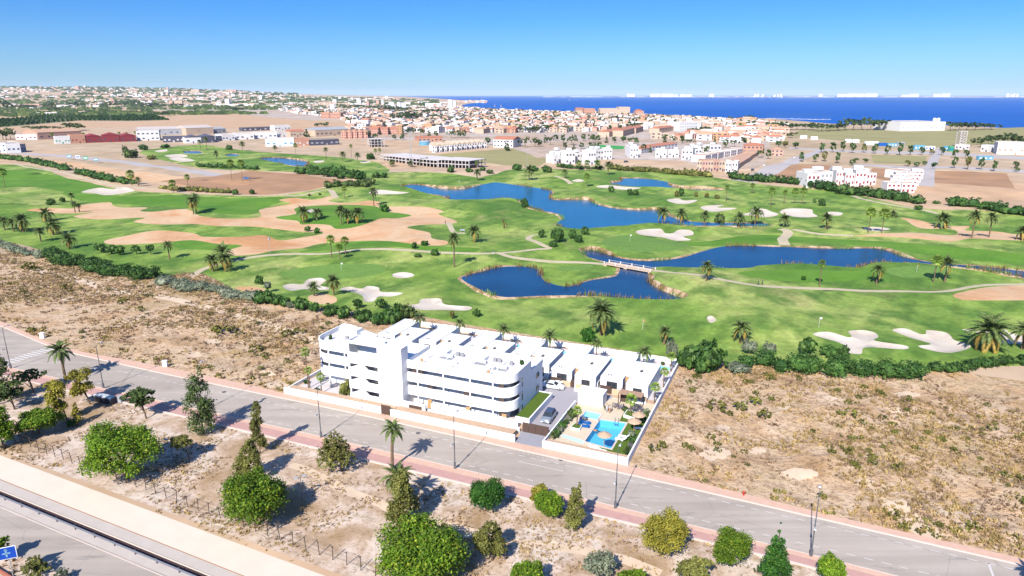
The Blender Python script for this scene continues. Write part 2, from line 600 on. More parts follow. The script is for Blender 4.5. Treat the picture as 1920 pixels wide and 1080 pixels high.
reg('open_field', 'brown_field', px_poly([(1475, 307), (1578, 311), (1545, 322), (1500, 338), (1412, 330), (1440, 318)]))
reg('open_field', 'olive_field', px_poly([(1632, 290), (1738, 293), (1734, 308), (1640, 306)]))
reg('sports_pitch', 'pitch_green', px_poly([(1118, 271), (1172, 274), (1168, 280), (1096, 279)]))
reg('avenue', 'grey_road', px_poly([(1330, 345), (1420, 322), (1500, 292), (1540, 279), (1552, 280), (1520, 294), (1470, 318), (1410, 345), (1372, 352)]))
reg('avenue', 'grey_road', px_poly([(1722, 348), (1752, 350), (1753, 318), (1764, 290), (1768, 277), (1757, 277), (1741, 300), (1731, 320)]))
reg('avenue', 'grey_road', px_poly([(1480, 279), (1600, 286), (1760, 290), (1960, 302), (1960, 296), (1760, 285), (1600, 282), (1480, 276)]))
reg('avenue', 'grey_road', px_poly([(1600, 312), (1740, 316), (1960, 325), (1960, 320), (1740, 312), (1600, 308)]))
reg('avenue', 'grey_road', px_poly([(-60, 283), (0, 287), (100, 293), (240, 308), (400, 330), (492, 342), (492, 338), (400, 324), (240, 302), (100, 289), (0, 284), (-60, 280)]))
reg('dry_field', 'orange_sand', px_poly([(0, 293), (60, 296), (150, 305), (260, 322), (400, 338), (440, 358), (330, 352), (250, 340), (150, 322), (70, 305)]))
reg('dry_field', 'brown_field', px_poly([(300, 340), (400, 331), (470, 318), (560, 326), (652, 341), (600, 352), (520, 364), (440, 364)]))

# --- golf course
GA = [(-260, 300), (0, 308), (60, 312), (150, 338), (240, 357), (330, 362), (440, 367), (520, 367), (600, 354), (660, 342), (690, 328), (760, 322), (850, 325), (900, 333), (960, 318), (1000, 316), (1080, 318), (1150, 318), (1250, 324), (1350, 334), (1440, 347), (1520, 354), (1600, 364), (1700, 387), (1780, 394), (1850, 394), (2150, 415), (2600, 700), (2000, 690), (1920, 686), (1760, 694), (1730, 700), (1600, 694), (1500, 688), (1380, 682), (1300, 676), (1255, 670), (1200, 661), (1100, 645), (960, 622), (860, 606), (780, 592), (740, 598), (640, 583), (560, 568), (480, 556), (440, 545), (400, 522), (370, 512), (330, 514), (295, 522), (220, 500), (90, 472), (0, 452), (-300, 420)]
reg('golf_course', 'fairway', px_poly(catmull(GA, 2)), 'grass')
GB = [(260, 286), (300, 278), (380, 271), (430, 279), (520, 287), (600, 292), (690, 301), (722, 312), (730, 322), (690, 329), (640, 331), (560, 323), (480, 320), (400, 317), (330, 307)]
reg('golf_course', 'fairway', px_poly(catmull(GB, 2)), 'grass')
for pts in ([(120, 360), (230, 368), (330, 366), (440, 372), (520, 369), (540, 374), (500, 388), (470, 402), (410, 400), (360, 390), (240, 384), (150, 376)],
            [(0, 320), (60, 322), (130, 335), (200, 352), (150, 362), (60, 350), (0, 350), (-80, 335)],
            [(330, 452), (420, 448), (470, 452), (440, 468), (370, 468), (330, 464)],
            [(660, 455), (760, 452), (830, 462), (900, 466), (860, 478), (740, 462), (640, 464), (600, 470), (560, 472)],
            [(1250, 455), (1330, 452), (1420, 440), (1560, 448), (1700, 455), (1850, 468), (1930, 480), (1930, 496), (1780, 484), (1690, 470), (1560, 456), (1440, 455), (1320, 462)],
            [(1380, 512), (1480, 505), (1600, 508), (1660, 500), (1640, 520), (1500, 530)]):
    reg('rough_patch', 'rough_grass', px_poly(catmull(pts, 3)), 'grass')
for pts in ([(525, 512), (580, 500), (660, 494), (720, 498), (715, 512), (660, 522), (600, 526), (550, 524)],
            [(1130, 450), (1180, 440), (1240, 450), (1290, 458), (1260, 470), (1180, 472), (1140, 464)],
            [(1660, 505), (1720, 498), (1780, 504), (1760, 518), (1690, 520)],
            [(1100, 430), (1050, 500), (1108, 496), (1106, 504), (1052, 507)][1:]):
    reg('putting_green', 'putting_green', px_poly(catmull(pts, 3)), 'grass')

S1 = [(50, 394), (75, 390), (110, 390), (135, 391), (155, 384), (205, 379), (212, 386), (232, 389), (277, 389), (262, 395), (287, 397), (350, 392), (375, 405), (430, 410), (482, 408), (490, 402), (487, 393), (530, 385), (545, 381), (522, 375), (555, 371), (590, 375), (620, 367), (632, 371), (615, 377), (655, 381), (692, 376), (715, 380), (708, 386), (732, 387), (792, 387), (832, 396), (822, 402), (857, 415), (840, 420), (800, 421), (770, 424), (766, 428), (805, 436), (810, 447), (838, 452), (835, 459), (800, 460), (730, 452), (662, 452), (600, 457), (567, 465), (512, 470), (480, 477), (435, 479), (426, 470), (455, 460), (405, 457), (360, 450), (300, 455), (217, 459), (195, 452), (237, 442), (295, 432), (362, 437), (382, 444), (450, 444), (495, 441), (525, 451), (567, 445), (603, 439), (600, 435), (555, 434), (480, 425), (410, 424), (362, 420), (300, 421), (250, 416), (272, 408), (207, 411), (162, 410), (137, 405), (178, 398), (140, 400), (87, 399)]
reg('sand_waste', 'orange_sand', px_poly(catmull(S1, 3)), 'sand')
for pts in ([(517, 407), (555, 401), (552, 391), (585, 386), (655, 384), (705, 387), (720, 396), (745, 399), (772, 404), (745, 409), (715, 409), (695, 417), (660, 427), (630, 429), (618, 422), (585, 420), (565, 421), (558, 414), (530, 411)],):
    reg('golf_course', 'rough_grass', px_poly(catmull(pts, 3)), 'grass')
for pts in ([(1689, 408), (1724, 413), (1750, 420), (1781, 424), (1819, 424), (1810, 432), (1867, 434), (1914, 440), (1990, 440), (1990, 452), (1880, 450), (1819, 447), (1781, 453), (1692, 445), (1600, 442), (1707, 436), (1780, 441), (1796, 436), (1781, 429), (1736, 429), (1715, 424), (1700, 414)],
            [(1787, 553), (1810, 546), (1855, 538), (1920, 535), (2000, 531), (2000, 563), (1925, 563), (1819, 563), (1795, 559)],
            [(578, 556), (600, 550), (628, 556), (630, 566), (610, 571), (584, 566)], [(440, 539), (480, 538), (498, 544), (470, 549)]):
    reg('sand_waste', 'orange_sand', px_poly(catmull(pts, 3)), 'sand')
BK = [
 [(152, 360), (185, 352), (212, 355), (225, 350), (252, 356), (240, 361), (200, 366), (175, 362)],
 [(692, 361), (705, 356), (742, 357), (767, 361), (742, 364), (700, 364)],
 [(734, 516), (744, 511.5), (760, 510.5), (775, 514), (775, 518), (762, 521), (744, 521)],
 [(530, 537), (545, 532), (567, 533), (577, 524), (600, 521), (612, 527), (600, 535), (617, 539), (610, 544), (572, 542), (545, 545)],
 [(637, 542), (655, 537), (677, 541), (690, 536), (710, 539), (715, 547), (755, 549), (735, 556), (710, 556), (700, 565), (682, 565), (680, 555), (660, 547)],
 [(761, 574), (785, 569), (790, 561), (825, 560), (834, 571), (882, 575), (875, 582), (830, 581), (790, 581)],
 [(1524, 626), (1553, 622), (1588, 632), (1597, 630), (1591, 621), (1618, 619), (1641, 624), (1647, 632), (1641, 639), (1698, 648), (1695, 655), (1624, 651), (1615, 663), (1591, 661), (1588, 650), (1570, 641), (1545, 634)],
 [(1673, 619), (1698, 616), (1724, 626), (1736, 626), (1739, 619), (1775, 624), (1790, 638), (1813, 644), (1819, 652), (1787, 661), (1755, 659), (1721, 649), (1746, 645), (1707, 633)],
 [(1804, 618), (1831, 617), (1884, 618), (1902, 626), (2020, 634), (2020, 643), (1884, 644), (1861, 640), (1837, 626)],
 [(1195, 432), (1237, 429), (1247, 437), (1262, 437), (1272, 431), (1295, 432), (1300, 440), (1281, 444), (1296, 450), (1267, 451), (1240, 445), (1200, 440)],
 [(1250, 375), (1272, 372), (1282, 376), (1307, 375), (1295, 381), (1270, 382)],
 [(1315, 387), (1357, 384), (1345, 389), (1382, 390), (1350, 396), (1325, 395)],
 [(1382, 402), (1405, 399), (1412, 391), (1435, 392), (1447, 397), (1460, 402), (1440, 407), (1400, 404)],
 [(1462, 398), (1477, 391), (1520, 391.5), (1524, 400), (1533, 406), (1502, 407.5), (1477, 404)],
 [(1546, 401), (1557, 397), (1579, 399), (1575, 404), (1558, 404)],
 [(1618, 428), (1640, 425.5), (1669, 429), (1650, 433.5), (1630, 432)],
 [(1117, 350), (1140, 347), (1170, 350), (1202, 352), (1180, 356), (1150, 354)],
 [(1072, 339), (1085, 335.5), (1095, 339), (1084, 341)],
 [(290, 283), (312, 280), (312, 283.5), (298, 285)], [(310, 291), (340, 289), (352, 293), (330, 296), (315, 294)],
 [(316, 297), (345, 296), (365, 301), (340, 303)], [(588, 302), (606, 301), (606, 304), (592, 305)], [(676, 303), (694, 302), (692, 306), (678, 306)],
 [(575, 394), (588, 392), (592, 397), (578, 398)], [(1325, 596), (1334, 592), (1343, 600), (1332, 605)],
]
for pts in BK:
    reg('bunker', 'bunker_sand', px_poly(catmull(pts, 4)), 'bunker')
PATHS = [
 ([(360, 519), (380, 505), (422, 492), (480, 481), (555, 476), (620, 475), (680, 467.5), (730, 467), (792, 471), (880, 475), (942, 474), (1000, 468), (1030, 465.5), (1017, 459), (992, 449), (995, 442), (1012, 439)], 2.4),
 ([(935, 474.5), (960, 482), (1010, 489), (1085, 492), (1138, 496)], 2.4),
 ([(1224, 507), (1260, 511), (1335, 520), (1410, 534), (1440, 537), (1529, 541), (1647, 546), (1736, 547), (1795, 543), (1855, 534), (1920, 533), (2000, 531)], 2.4),
 ([(440, 366), (492, 366), (547, 367), (590, 360), (620, 354)], 2.6), ([(620, 356), (630, 371)], 3.5),
 ([(27, 307), (75, 317), (140, 330), (200, 345), (250, 351), (325, 359), (440, 364)], 3.0),
 ([(1487, 430), (1538, 439), (1600, 442)], 2.4), ([(1464, 429), (1478, 436), (1467, 448), (1472, 460)], 4.0),
 ([(1600, 367), (1630, 376), (1715, 391), (1760, 401)], 3.0),
 ([(1040, 330), (1062, 338), (1070, 345)], 3.0),
 ([(840, 418), (846, 428), (852, 436), (872, 437)], 2.4),
]
for pts, w in PATHS:
    reg('cart_path', 'path_stone', offset_line(open_catmull(px_poly(pts), 3), w), 'path')
PONDS = [
 ('lake', 'lake_water', [(755, 349), (780, 346), (830, 353.5), (870, 354), (905, 346), (930, 342), (960, 346), (985, 349), (1022, 355), (1035, 360), (1032, 371), (1047, 375), (1100, 375), (1122, 384), (1155, 391), (1197, 394), (1232, 394), (1255, 405), (1285, 414), (1335, 418), (1435, 419), (1436, 424), (1360, 423), (1300, 423), (1235, 420), (1197, 422), (1147, 429), (1110, 431), (1080, 431), (1047, 424), (1045, 417), (1055, 410), (1045, 401), (1017, 395), (992, 389), (977, 377), (960, 373), (940, 373.5), (905, 376), (850, 375), (830, 367), (792, 361), (762, 355)]),
 ('lake', 'lake_water', [(1145, 344), (1165, 340), (1164, 334.5), (1210, 335), (1250, 341), (1255, 347), (1280, 354), (1350, 356), (1356, 361), (1310, 360.5), (1272, 356), (1235, 352.5), (1172, 351)]),
 ('pond', 'pond_water', [(1090, 472), (1105, 469), (1120, 471), (1140, 477), (1167, 485), (1210, 489), (1260, 486), (1287, 481), (1315, 472), (1350, 463), (1385, 460.5), (1440, 462), (1499, 464), (1573, 466), (1647, 466), (1677, 475), (1695, 481), (1733, 490), (1790, 496), (1840, 499.5), (1920, 509), (2020, 522), (2020, 534), (1920, 520), (1855, 507), (1804, 501), (1745, 495), (1707, 492), (1647, 494), (1618, 500), (1600, 504), (1558, 501), (1514, 497), (1470, 495), (1422, 500), (1397, 505), (1335, 504), (1285, 504), (1240, 503), (1222, 503), (1215, 514), (1217, 522), (1222, 532), (1242, 545), (1270, 556), (1282, 561), (1260, 567), (1200, 563), (1110, 555), (1035, 554), (960, 557), (940, 556), (920, 551), (895, 540), (865, 521), (900, 510), (930, 502), (960, 499.5), (997, 501), (1012, 507), (1014, 517), (1022, 527), (1055, 537), (1077, 535), (1110, 525), (1150, 519), (1160, 512), (1160, 500), (1135, 491), (1110, 484), (1095, 478)]),
 ('pond', 'lake_water', [(488, 297.5), (520, 295.5), (560, 300), (575, 303), (578, 309), (560, 312), (520, 305.5), (492, 301)]),
 ('pond', 'lake_water', [(345, 284.5), (362, 283), (376, 284), (376, 288.5), (350, 288.5)]),
 ('pond', 'lake_water', [(424, 291), (434, 288.7), (447, 290), (446, 293), (428, 293.3)]),
]
WL = -0.55
POND_OUT = []
for nm, mt, pts in PONDS:
    w = px_poly(catmull(pts, 4), WL)
    POND_OUT.append(w)
    reg('pond_bank', 'bank_stone', grow(w, 1.45 if pts[0][1] > 320 else 0.8), 'bank')
for (nm, mt, pts), w in zip(PONDS, POND_OUT):
    reg(nm, mt, w, 'pond')

# --- dry plots, street and motorway verge (street grid)
def tab(rows, u):
    for (u0, a), (u1, b) in zip(rows, rows[1:]):
        if u <= u1:
            return a + (b - a) * (u - u0) / (u1 - u0)
    return rows[-1][1]
K_FAR = [(-240, 14), (-158, 2.3), (-132, -2.4), (-121, -3.1), (-95, -3.3), (-60, -2.8), (-18, -3.1), (10, -3.6), (31, -4.2), (50, -4.7), (140, -7.2)]
K_NEAR = [(-240, -15), (-128, -13.6), (-108, -13.3), (-92, -12.9), (-50, -12.1), (-23, -11.9), (8, -12.3), (34, -12.8), (140, -15.4)]
S_FAR = [(-240, 17), (-162, 4.6), (-138, -0.2), (-123, -1.6), (-98, -0.6), (-74, -0.6), (-65, -1.2), (-18, -1.2), (0, -0.9), (10, -1.5), (31, -2.8), (50, -3.2), (140, -5.7)]
US = [-240, -200, -180, -162, -150, -140, -132, -125, -118] + list(range(-112, 141, 7))
def strip(fa, fb, us=US):
    return loc_poly([(u, fa(u)) for u in us] + [(u, fb(u)) for u in reversed(us)])
kf, kn, sf = (lambda u: tab(K_FAR, u)), (lambda u: tab(K_NEAR, u)), (lambda u: tab(S_FAR, u))
REG.insert(0, ('dry_plot', 'scrub_ground', strip(lambda u: sf(u) - 0.3, lambda u: 75 if u < -70 else 62), 'scrub'))
reg('waste_ground', 'waste_ground', strip(lambda u: -30 - 0.035 * (u + 60) - 7.6 - 0.0, lambda u: kn(u) - 0.5), 'waste')
plain('bare_soil', A(244, 218, 186), 0.95, 0.08, 0.8)
reg('dirt_track', 'bare_soil', offset_line(open_catmull(px_poly([(60, 505), (140, 522), (215, 545), (300, 556), (400, 580), (500, 610), (600, 645)]), 3), 3.0), 'scrub')
reg('dirt_track', 'bare_soil', offset_line(open_catmull(px_poly([(1672, 940), (1715, 985), (1742, 1000), (1765, 1010)]), 3), 3.4), 'scrub')
for cx_, cy_, rx_, ry_ in ((1340, 850, 40, 17), (1500, 888, 45, 14), (1355, 803, 18, 9), (1690, 772, 26, 8), (1470, 762, 16, 8), (1420, 845, 22, 8), (1780, 960, 30, 12), (1620, 905, 26, 9), (400, 640, 22, 6), (365, 665, 20, 6), (500, 700, 26, 7), (520, 722, 30, 8), (130, 560, 22, 5), (1700, 740, 34, 8), (1560, 745, 22, 6), (250, 600, 20, 5)):
    reg('bare_patch', 'bare_soil', px_poly([(cx_ + rx_ * (.75 + .55 * noise.noise((cx_, a_ * .9, 1.0))) * math.cos(a_ * .2094), cy_ + ry_ * (.75 + .7 * noise.noise((cy_, a_ * .8, 5.0))) * math.sin(a_ * .2094)) for a_ in range(30)]), 'scrub')
reg('dirt_path', 'bare_soil', offset_line(open_catmull(px_poly([(545, 872), (569, 879), (611, 899), (646, 918), (717, 946), (760, 975), (830, 985), (975, 1017), (1094, 1033), (1172, 1049), (1238, 1077)]), 3), 1.6), 'path')
reg('street', 'asphalt', strip(kn, kf), 'road')
# motorway side, lower left
vt = lambda a: (lambda u: a - 0.038 * (u + 80))
reg('concrete_bank', 'cream_concrete', strip(vt(-41.9), vt(-37.7)), 'flat')
reg('road_shoulder', 'grey_shoulder', strip(vt(-45.8), vt(-41.9)), 'flat')
reg('motorway', 'asphalt', strip(vt(-51.2), vt(-45.8)), 'road')
reg('verge', 'waste_ground', strip(lambda u: -80, vt(-51.2)), 'waste')
# --- housing plot
reg('garden_soil', 'garden_soil', loc_poly([(-67.2, -0.3), (0.1, -0.3), (0.1, 44.2), (-67.2, 42.5)]), 'flat')
reg('terrace_paving', 'white_paving', loc_poly([(-66.6, 0.3), (-50, 0.8), (-42.5, 2.0), (-37.5, 2.0), (-37.0, 4), (-21.5, 4), (-21.3, 22), (-13.8, 24), (-0.4, 24), (-0.4, 43.6), (-66.6, 42)]), 'flat')
reg('driveway', 'driveway_grey', loc_poly([(-19.3, 3.1), (-14.2, 3.1), (-14.2, 17.6), (-9.0, 20.2), (-8.6, 23.0), (-23.2, 24.4), (-23.2, 19.9), (-19.6, 19.6)]), 'flat')
reg('driveway_ramp', 'ramp_grey', loc_poly([(-18.7, -1.3), (-13.9, -1.3), (-14.2, 3.1), (-19.3, 3.1)]), 'flat')
reg('pool_deck', 'pool_deck', loc_poly([(-13.8, 0.3), (-0.4, 0.3), (-0.4, 22.5), (-8.6, 22.5), (-9.2, 20), (-13.8, 17.5)]), 'flat')
reg('lawn', 'turf', loc_poly([(-6.8, 0.9), (-0.4, 0.6), (-0.4, 17.8), (-5.1, 17.8), (-5.0, 13.2), (-3.4, 13.2), (-3.4, 3.0), (-6.5, 3.0)]), 'flat')
for k in range(6):
    u0 = -64.7 + 10.6 * k
    reg('lawn', 'turf', loc_poly([(u0 + 0.4, 15.2), (u0 + 3.2, 15.2), (u0 + 3.2, 18.6), (u0 + 0.4, 18.6)]) if k < 4 else loc_poly([(u0 + 0.2, 41.6), (u0 + 1.2, 41.6), (u0 + 1.2, 41.9), (u0 + 0.2, 41.9)]), 'flat')
POOLS = {'main': [(-8.3, 3.9), (-3.7, 3.2), (-3.7, 13.0), (-8.2, 12.5)], 'kids': [(-11.5, 12.4), (-8.7, 12.2), (-8.7, 14.6), (-11.5, 14.8)]}
VILLA_U = [-64.7, -54.1, -43.2, -32.2, -21.7, -11.6]
for k in range(6):
    u0 = VILLA_U[k]
    POOLS['v%d' % k] = [(u0 + 7.1, 39.6), (u0 + 9.6 if k < 5 else u0 + 10.2, 39.6), (u0 + 9.6 if k < 5 else u0 + 10.2, 41.6), (u0 + 7.1, 41.6)]
for k, p in POOLS.items():
    reg('pool_hole', 'pool_deck', loc_poly(p), 'hole')

def build_ground():
    verts, faces = [], []
    def addpt(x, y):
        verts.append(Vector((x, y)))
    big = 70000.0
    # outermost land
    base = [(-big, -800), (big, -800), (big, 60500), (-big, 60500)]
    allp = [('ground', 'dry_ground', base, 'land')] + REG
    for nm, mt, poly, cls in allp:
        k = len(verts)
        # split long edges near the camera so that borders follow the terrain
        pl = []
        N = len(poly)
        for i in range(N):
            a, b = poly[i], poly[(i + 1) % N]
            pl.append(a)
            L = math.hypot(b[0] - a[0], b[1] - a[1])
            mid = math.hypot((a[0] + b[0]) / 2, (a[1] + b[1]) / 2)
            if cls not in ('land', 'sea', 'flat', 'hole') and mid < 800:
                n_ = int(L / max(2.5, 0.02 * mid))
                for q in range(1, n_):
                    pl.append((a[0] + (b[0] - a[0]) * q / n_, a[1] + (b[1] - a[1]) * q / n_))
        if sum(pl[i][0] * pl[(i + 1) % len(pl)][1] - pl[(i + 1) % len(pl)][0] * pl[i][1] for i in range(len(pl))) < 0:
            pl.reverse()
        for x, y in pl:
            addpt(x, y)
        faces.append(list(range(k, k + len(pl))))
    # free points inside
    r = 40.0
    while r < 760:
        s = max(1.6, 0.0135 * r)
        x = -0.95 * r - 40
        while x < 0.95 * r + 20:
            px, py = x + rng.uniform(-.35, .35) * s, r + rng.uniform(-.35, .35) * s
            u, v = LUV(px, py)
            if not (-67.5 < u < 0.5 and -1.5 < v < 44.5):
                addpt(px, py)
            x += s
        r += s
    while r < 16000:
        s = 0.06 * r
        x = -0.95 * r
        while x < 0.95 * r:
            addpt(x + rng.uniform(-.3, .3) * s, r + rng.uniform(-.3, .3) * s)
            x += s
        r += s
    ov, oe, of, _, _, off = delaunay_2d_cdt(verts, [], faces, 0, 1e-4, True)
    cls_of, grp = [], {}
    zpond = set()
    inner = {}
    for fi, f in enumerate(of):
        o = off[fi]
        if not o:
            continue
        k = max(o)
        grp.setdefault(k, []).append(f)
        if allp[k][3] in ('pond', 'sea'):
            zpond.update(f)
    # bunkers and wastes are sunk: points that only belong to the region go down
    vz = [None] * len(ov)
    touch = {}
    for k, fs in grp.items():
        c = allp[k][3]
        for f in fs:
            for i in f:
                touch.setdefault(i, set()).add(c)
    for i, p in enumerate(ov):
        t_ = touch.get(i, ())
        if 'pond' in t_:
            z = WL
        elif 'sea' in t_:
            z = -0.5
        else:
            z = hgt(p[0], p[1])
            if t_ == {'bunker'}:
                z -= 0.45
            elif t_ == {'bank'}:
                z = z * 0.5 - 0.1
        vz[i] = z
    names = {}
    for k, fs in grp.items():
        nm, mt, _, cls = allp[k]
        if cls == 'hole':
            continue
        names.setdefault((nm, mt) if cls not in ('bunker', 'pond') else (nm, mt, k), []).extend(fs)
    for key, fs in names.items():
        used = {}
        vs, ff = [], []
        for f in fs:
            g = []
            for i in f:
                if i not in used:
                    used[i] = len(vs)
                    vs.append((ov[i][0], ov[i][1], vz[i]))
                g.append(used[i])
            ff.append(g)
        me = bpy.data.meshes.new(key[0])
        me.from_pydata(vs, [], ff)
        me.materials.append(MATS[key[1]])
        me.polygons.foreach_set('use_smooth', [True] * len(ff))
        me.update()
        # all faces look up
        bm = bmesh.new()
        bm.from_mesh(me)
        fl = [f for f in bm.faces if f.normal.z < 0]
        if fl:
            bmesh.ops.reverse_faces(bm, faces=fl)
        bm.to_mesh(me)
        bm.free()
        o = ob(key[0], me)
        o['kind'] = 'structure'
build_ground()
# ================================================================ wording helper: says where a thing stands by what is next to it
LM = [
 (690, 700, 'the white apartment block'), (1190, 705, 'the white villas'), (1125, 800, 'the swimming pool'), (560, 710, 'the left end of the white block'),
 (875, 575, 'the bunker behind the villas'), (1100, 540, 'the dark pond by the bridge'), (1180, 503, 'the white footbridge'), (1010, 520, 'the grassy spit in the pond'),
 (940, 360, 'the far end of the blue lake'), (1140, 405, 'the wide part of the blue lake'), (1340, 420, 'the narrow arm of the blue lake'), (1210, 345, 'the small far lake'),
 (1600, 480, 'the long river-like pond'), (1850, 508, 'the thin end of the pond'), (1250, 438, 'the bunker between lake and pond'), (755, 516, 'the small oval bunker'),
 (575, 533, 'the three-lobed white bunker'), (690, 547, 'the forked white bunker'), (1610, 640, 'the large forked bunker'), (1740, 640, 'the bunker beside the large forked one'),
 (1890, 630, 'the rightmost white bunker'), (1490, 400, 'the row of far white bunkers'), (1280, 377, 'the small bunker past the lake'), (1345, 390, 'the flat bunker past the lake'),
 (1640, 430, 'the little bunker under palms'), (1860, 445, 'the sandy waste at far right'), (1880, 550, 'the orange sand by the right path'), (205, 358, 'the lace-shaped bunker at far left'),
 (180, 395, 'the left tip of the orange sand'), (330, 450, 'the lower arm of the orange sand'), (640, 405, 'the green island in the sand'), (800, 430, 'the right bay of the orange sand'),
 (440, 495, 'the cart path at left'), (720, 468, 'the middle of the cart path'), (850, 475, 'the bend of the cart path'), (1015, 450, 'the hooked end of the path'),
 (1440, 537, 'the cart path past the bridge'), (190, 500, 'the dark green hedge at left'), (380, 535, 'the grey scrub belt'), (580, 570, 'the bushes along the plot edge'),
 (1320, 670, 'the big round bush'), (1560, 690, 'the long right-hand hedge'), (470, 345, 'the ploughed brown plot'), (530, 303, 'the far upper pond'),
 (370, 290, 'the farthest green'), (240, 315, 'the road across the far left'), (800, 305, 'the grey concrete shell'), (860, 275, 'the stepped white terrace row'),
 (1095, 300, 'the cubic white villas'), (1360, 305, 'the pale slanting terraces'), (1535, 335, 'the white townhouse block'), (1600, 335, 'the pink-trimmed houses'), (1690, 345, 'the stepped slanting flats'),
 (1800, 262, 'the concrete training tower'), (1730, 237, 'the long white factory by the sea'), (1830, 335, 'the empty brown lots'), (100, 250, 'the tan-roofed sheds'), (210, 258, 'the maroon sheds'),
]
def rel(dx, dy):
    a = abs(dx), abs(dy) * 2.2
    if a[0] > a[1]:
        return 'left of' if dx < 0 else 'right of'
    return 'behind' if dy < 0 else 'in front of'
LAB = []
def place(o, look, px, py, group=None, cat=None, where=None):
    LAB.append([o, look, px, py, where])
    if group:
        o['group'] = group
    if cat:
        o['category'] = cat
ORD = ['first', 'second', 'third', 'fourth', 'fifth', 'sixth', 'seventh', 'eighth', 'ninth']
def finish_labels():
    txt = {}
    for it in LAB:
        o, look, px, py, where = it
        c = sorted((math.hypot(px - x, (py - y) * 2.2), x, y, n) for x, y, n in LM)
        w = where if where else '%s %s' % (rel(px - c[0][1], py - c[0][2]), c[0][3])
        it.append((look + ' ' + w).strip())
        it.append(c)
    cnt = {}
    for it in LAB:
        cnt.setdefault(it[5], []).append(it)
    for t_, its in cnt.items():
        n = len(its)
        if 1 < n <= 9:
            its.sort(key=lambda i: i[2])
            for k, it in enumerate(its):
                it[5] += ', ' + (('left one' if k == 0 else 'right one') if n == 2 else ('leftmost' if k == 0 else 'rightmost' if k == n - 1 else ORD[k] + ' from left'))
        elif n > 9:
            its.sort(key=lambda i: -i[3])
            per = math.ceil(n / math.ceil(n / 8))
            ch = [its[k:k + per] for k in range(0, n, per)]
            for ci, c in enumerate(ch):
                c.sort(key=lambda i: i[2])
                row = 'front row' if ci == 0 else 'back row' if ci == len(ch) - 1 else ['', 'second', 'third', 'fourth', 'fifth', 'sixth', 'seventh', 'eighth'][min(ci, 7)] + ' row'
                for k, it in enumerate(c):
                    it[5] = it[5].split(',')[0] + ', ' + row + ', ' + ('leftmost' if k == 0 else 'rightmost' if k == len(c) - 1 else ORD[k] + ' from left')
                    if 'group' not in it[0]:
                        it[0]['group'] = it[1] + 's'
    for it in LAB:
        it[0]['label'] = ' '.join(it[5].split()[:16])
# ================================================================ street
def slab(name, mat, fa, fb, z0, z1, u0=-200, u1=140, step=7):
    us = []
    u = u0
    while u < u1:
        us.append(u)
        u += step
    us.append(u1)
    m = MB()
    for a, b in zip(us, us[1:]):
        bt = [W(a, fa(a), z0), W(b, fa(b), z0), W(b, fb(b), z0), W(a, fb(a), z0)]
        tp = [Vector((p.x, p.y, z1)) for p in bt]
        n = len(m.v)
        m.add(bt + tp, [(4, 5, 6, 7), (0, 1, 5, 4), (2, 3, 7, 6)] + ([(3, 0, 4, 7)] if a == us[0] else []) + ([(1, 2, 6, 5)] if b == us[-1] else []))
    return struct(name, m, mat)
off = lambda f, d: (lambda u: f(u) + d)
slab('pavement', 'sidewalk_pink', off(kf, 0.18), sf, -0.3, 0.13)
slab('kerb', 'kerb_white', kf, off(kf, 0.175), -0.3, 0.14)
bk = lambda u: tab([(-240, -16.0), (-128, -14.9), (-108, -14.2), (-92, -13.6), (-60, -13.4), (20, -13.5), (140, -16.6)], u)
be = lambda u: tab([(-240, -17.6), (-128, -16.9), (-108, -16.4), (-92, -15.9), (-60, -15.5), (24, -15.0), (140, -18.0)], u)
slab('kerb', 'kerb_white', off(kn, -0.175), kn, -0.3, 0.14)
slab('pavement', 'sidewalk_pink', bk, off(kn, -0.18), -0.3, 0.13)
slab('bike_lane', 'bike_lane', be, off(bk, -0.004), -0.3, 0.126)
slab('kerb', 'kerb_white', off(be, -0.30), off(be, -0.004), -0.3, 0.15)
slab('kerb', 'kerb_white', off(vt(-46.0), -0.12), off(vt(-46.0), 0.0), -0.1, 0.03, -130, -20)
slab('drain_channel', 'drain_dark', off(vt(-44.55), 0), off(vt(-43.75), 0), -0.1, 0.05, -130, -20)
slab('drain_channel', 'cream_concrete', off(vt(-43.74), 0), off(vt(-43.6), 0), -0.1, 0.12, -130, -20)
slab('joint_strip', 'brown_field', off(vt(-41.98), 0), off(vt(-41.86), 0), -0.1, 0.02, -130, -20)

D_FAR = [(-240, 9), (-150, -0.4), (-125, -5.0), (-110, -5.9), (-60, -5.2), (-37, -4.8), (-10, -4.5), (19, -5.1), (50, -5.9), (140, -8.4)]
D_NEAR = [(-240, -13), (-130, -12.2), (-73, -11.4), (-48, -10.9), (-20, -10.5), (0, -10.7), (30, -10.6), (140, -13.2)]
m = MB()
def mark(u0, u1, fa, w, z=0.006):
    m.face([W(u0, fa(u0) - w / 2, z), W(u1, fa(u1) - w / 2, z), W(u1, fa(u1) + w / 2, z), W(u0, fa(u0) + w / 2, z)])
for rows in (D_FAR, D_NEAR):
    u = -118 if rows is D_FAR else -116
    while u < 80:
        if rng.random() > 0.06:
            mark(u, u + rng.uniform(0.85, 1.15), lambda q: tab(rows, q), 0.13)
        u += 1.95
for k in range(11):      # zebra crossing
    v = -11.6 + k * 0.92
    m.face([W(-133.6, v, 0.006), W(-130.4, v, 0.006), W(-130.4, v + 0.46, 0.006), W(-133.6, v + 0.46, 0.006)])
mark(-16, -8.5, lambda u: -6.3, 0.12)
for k in range(9):
    mark(-17 + k * 0.8, -16.7 + k * 0.8, lambda u: -4.0 - 0.02 * u, 0.1)
mark(46, 46.25, lambda u: -7.3, 3.2)
struct('road_marking', m, 'road_paint')

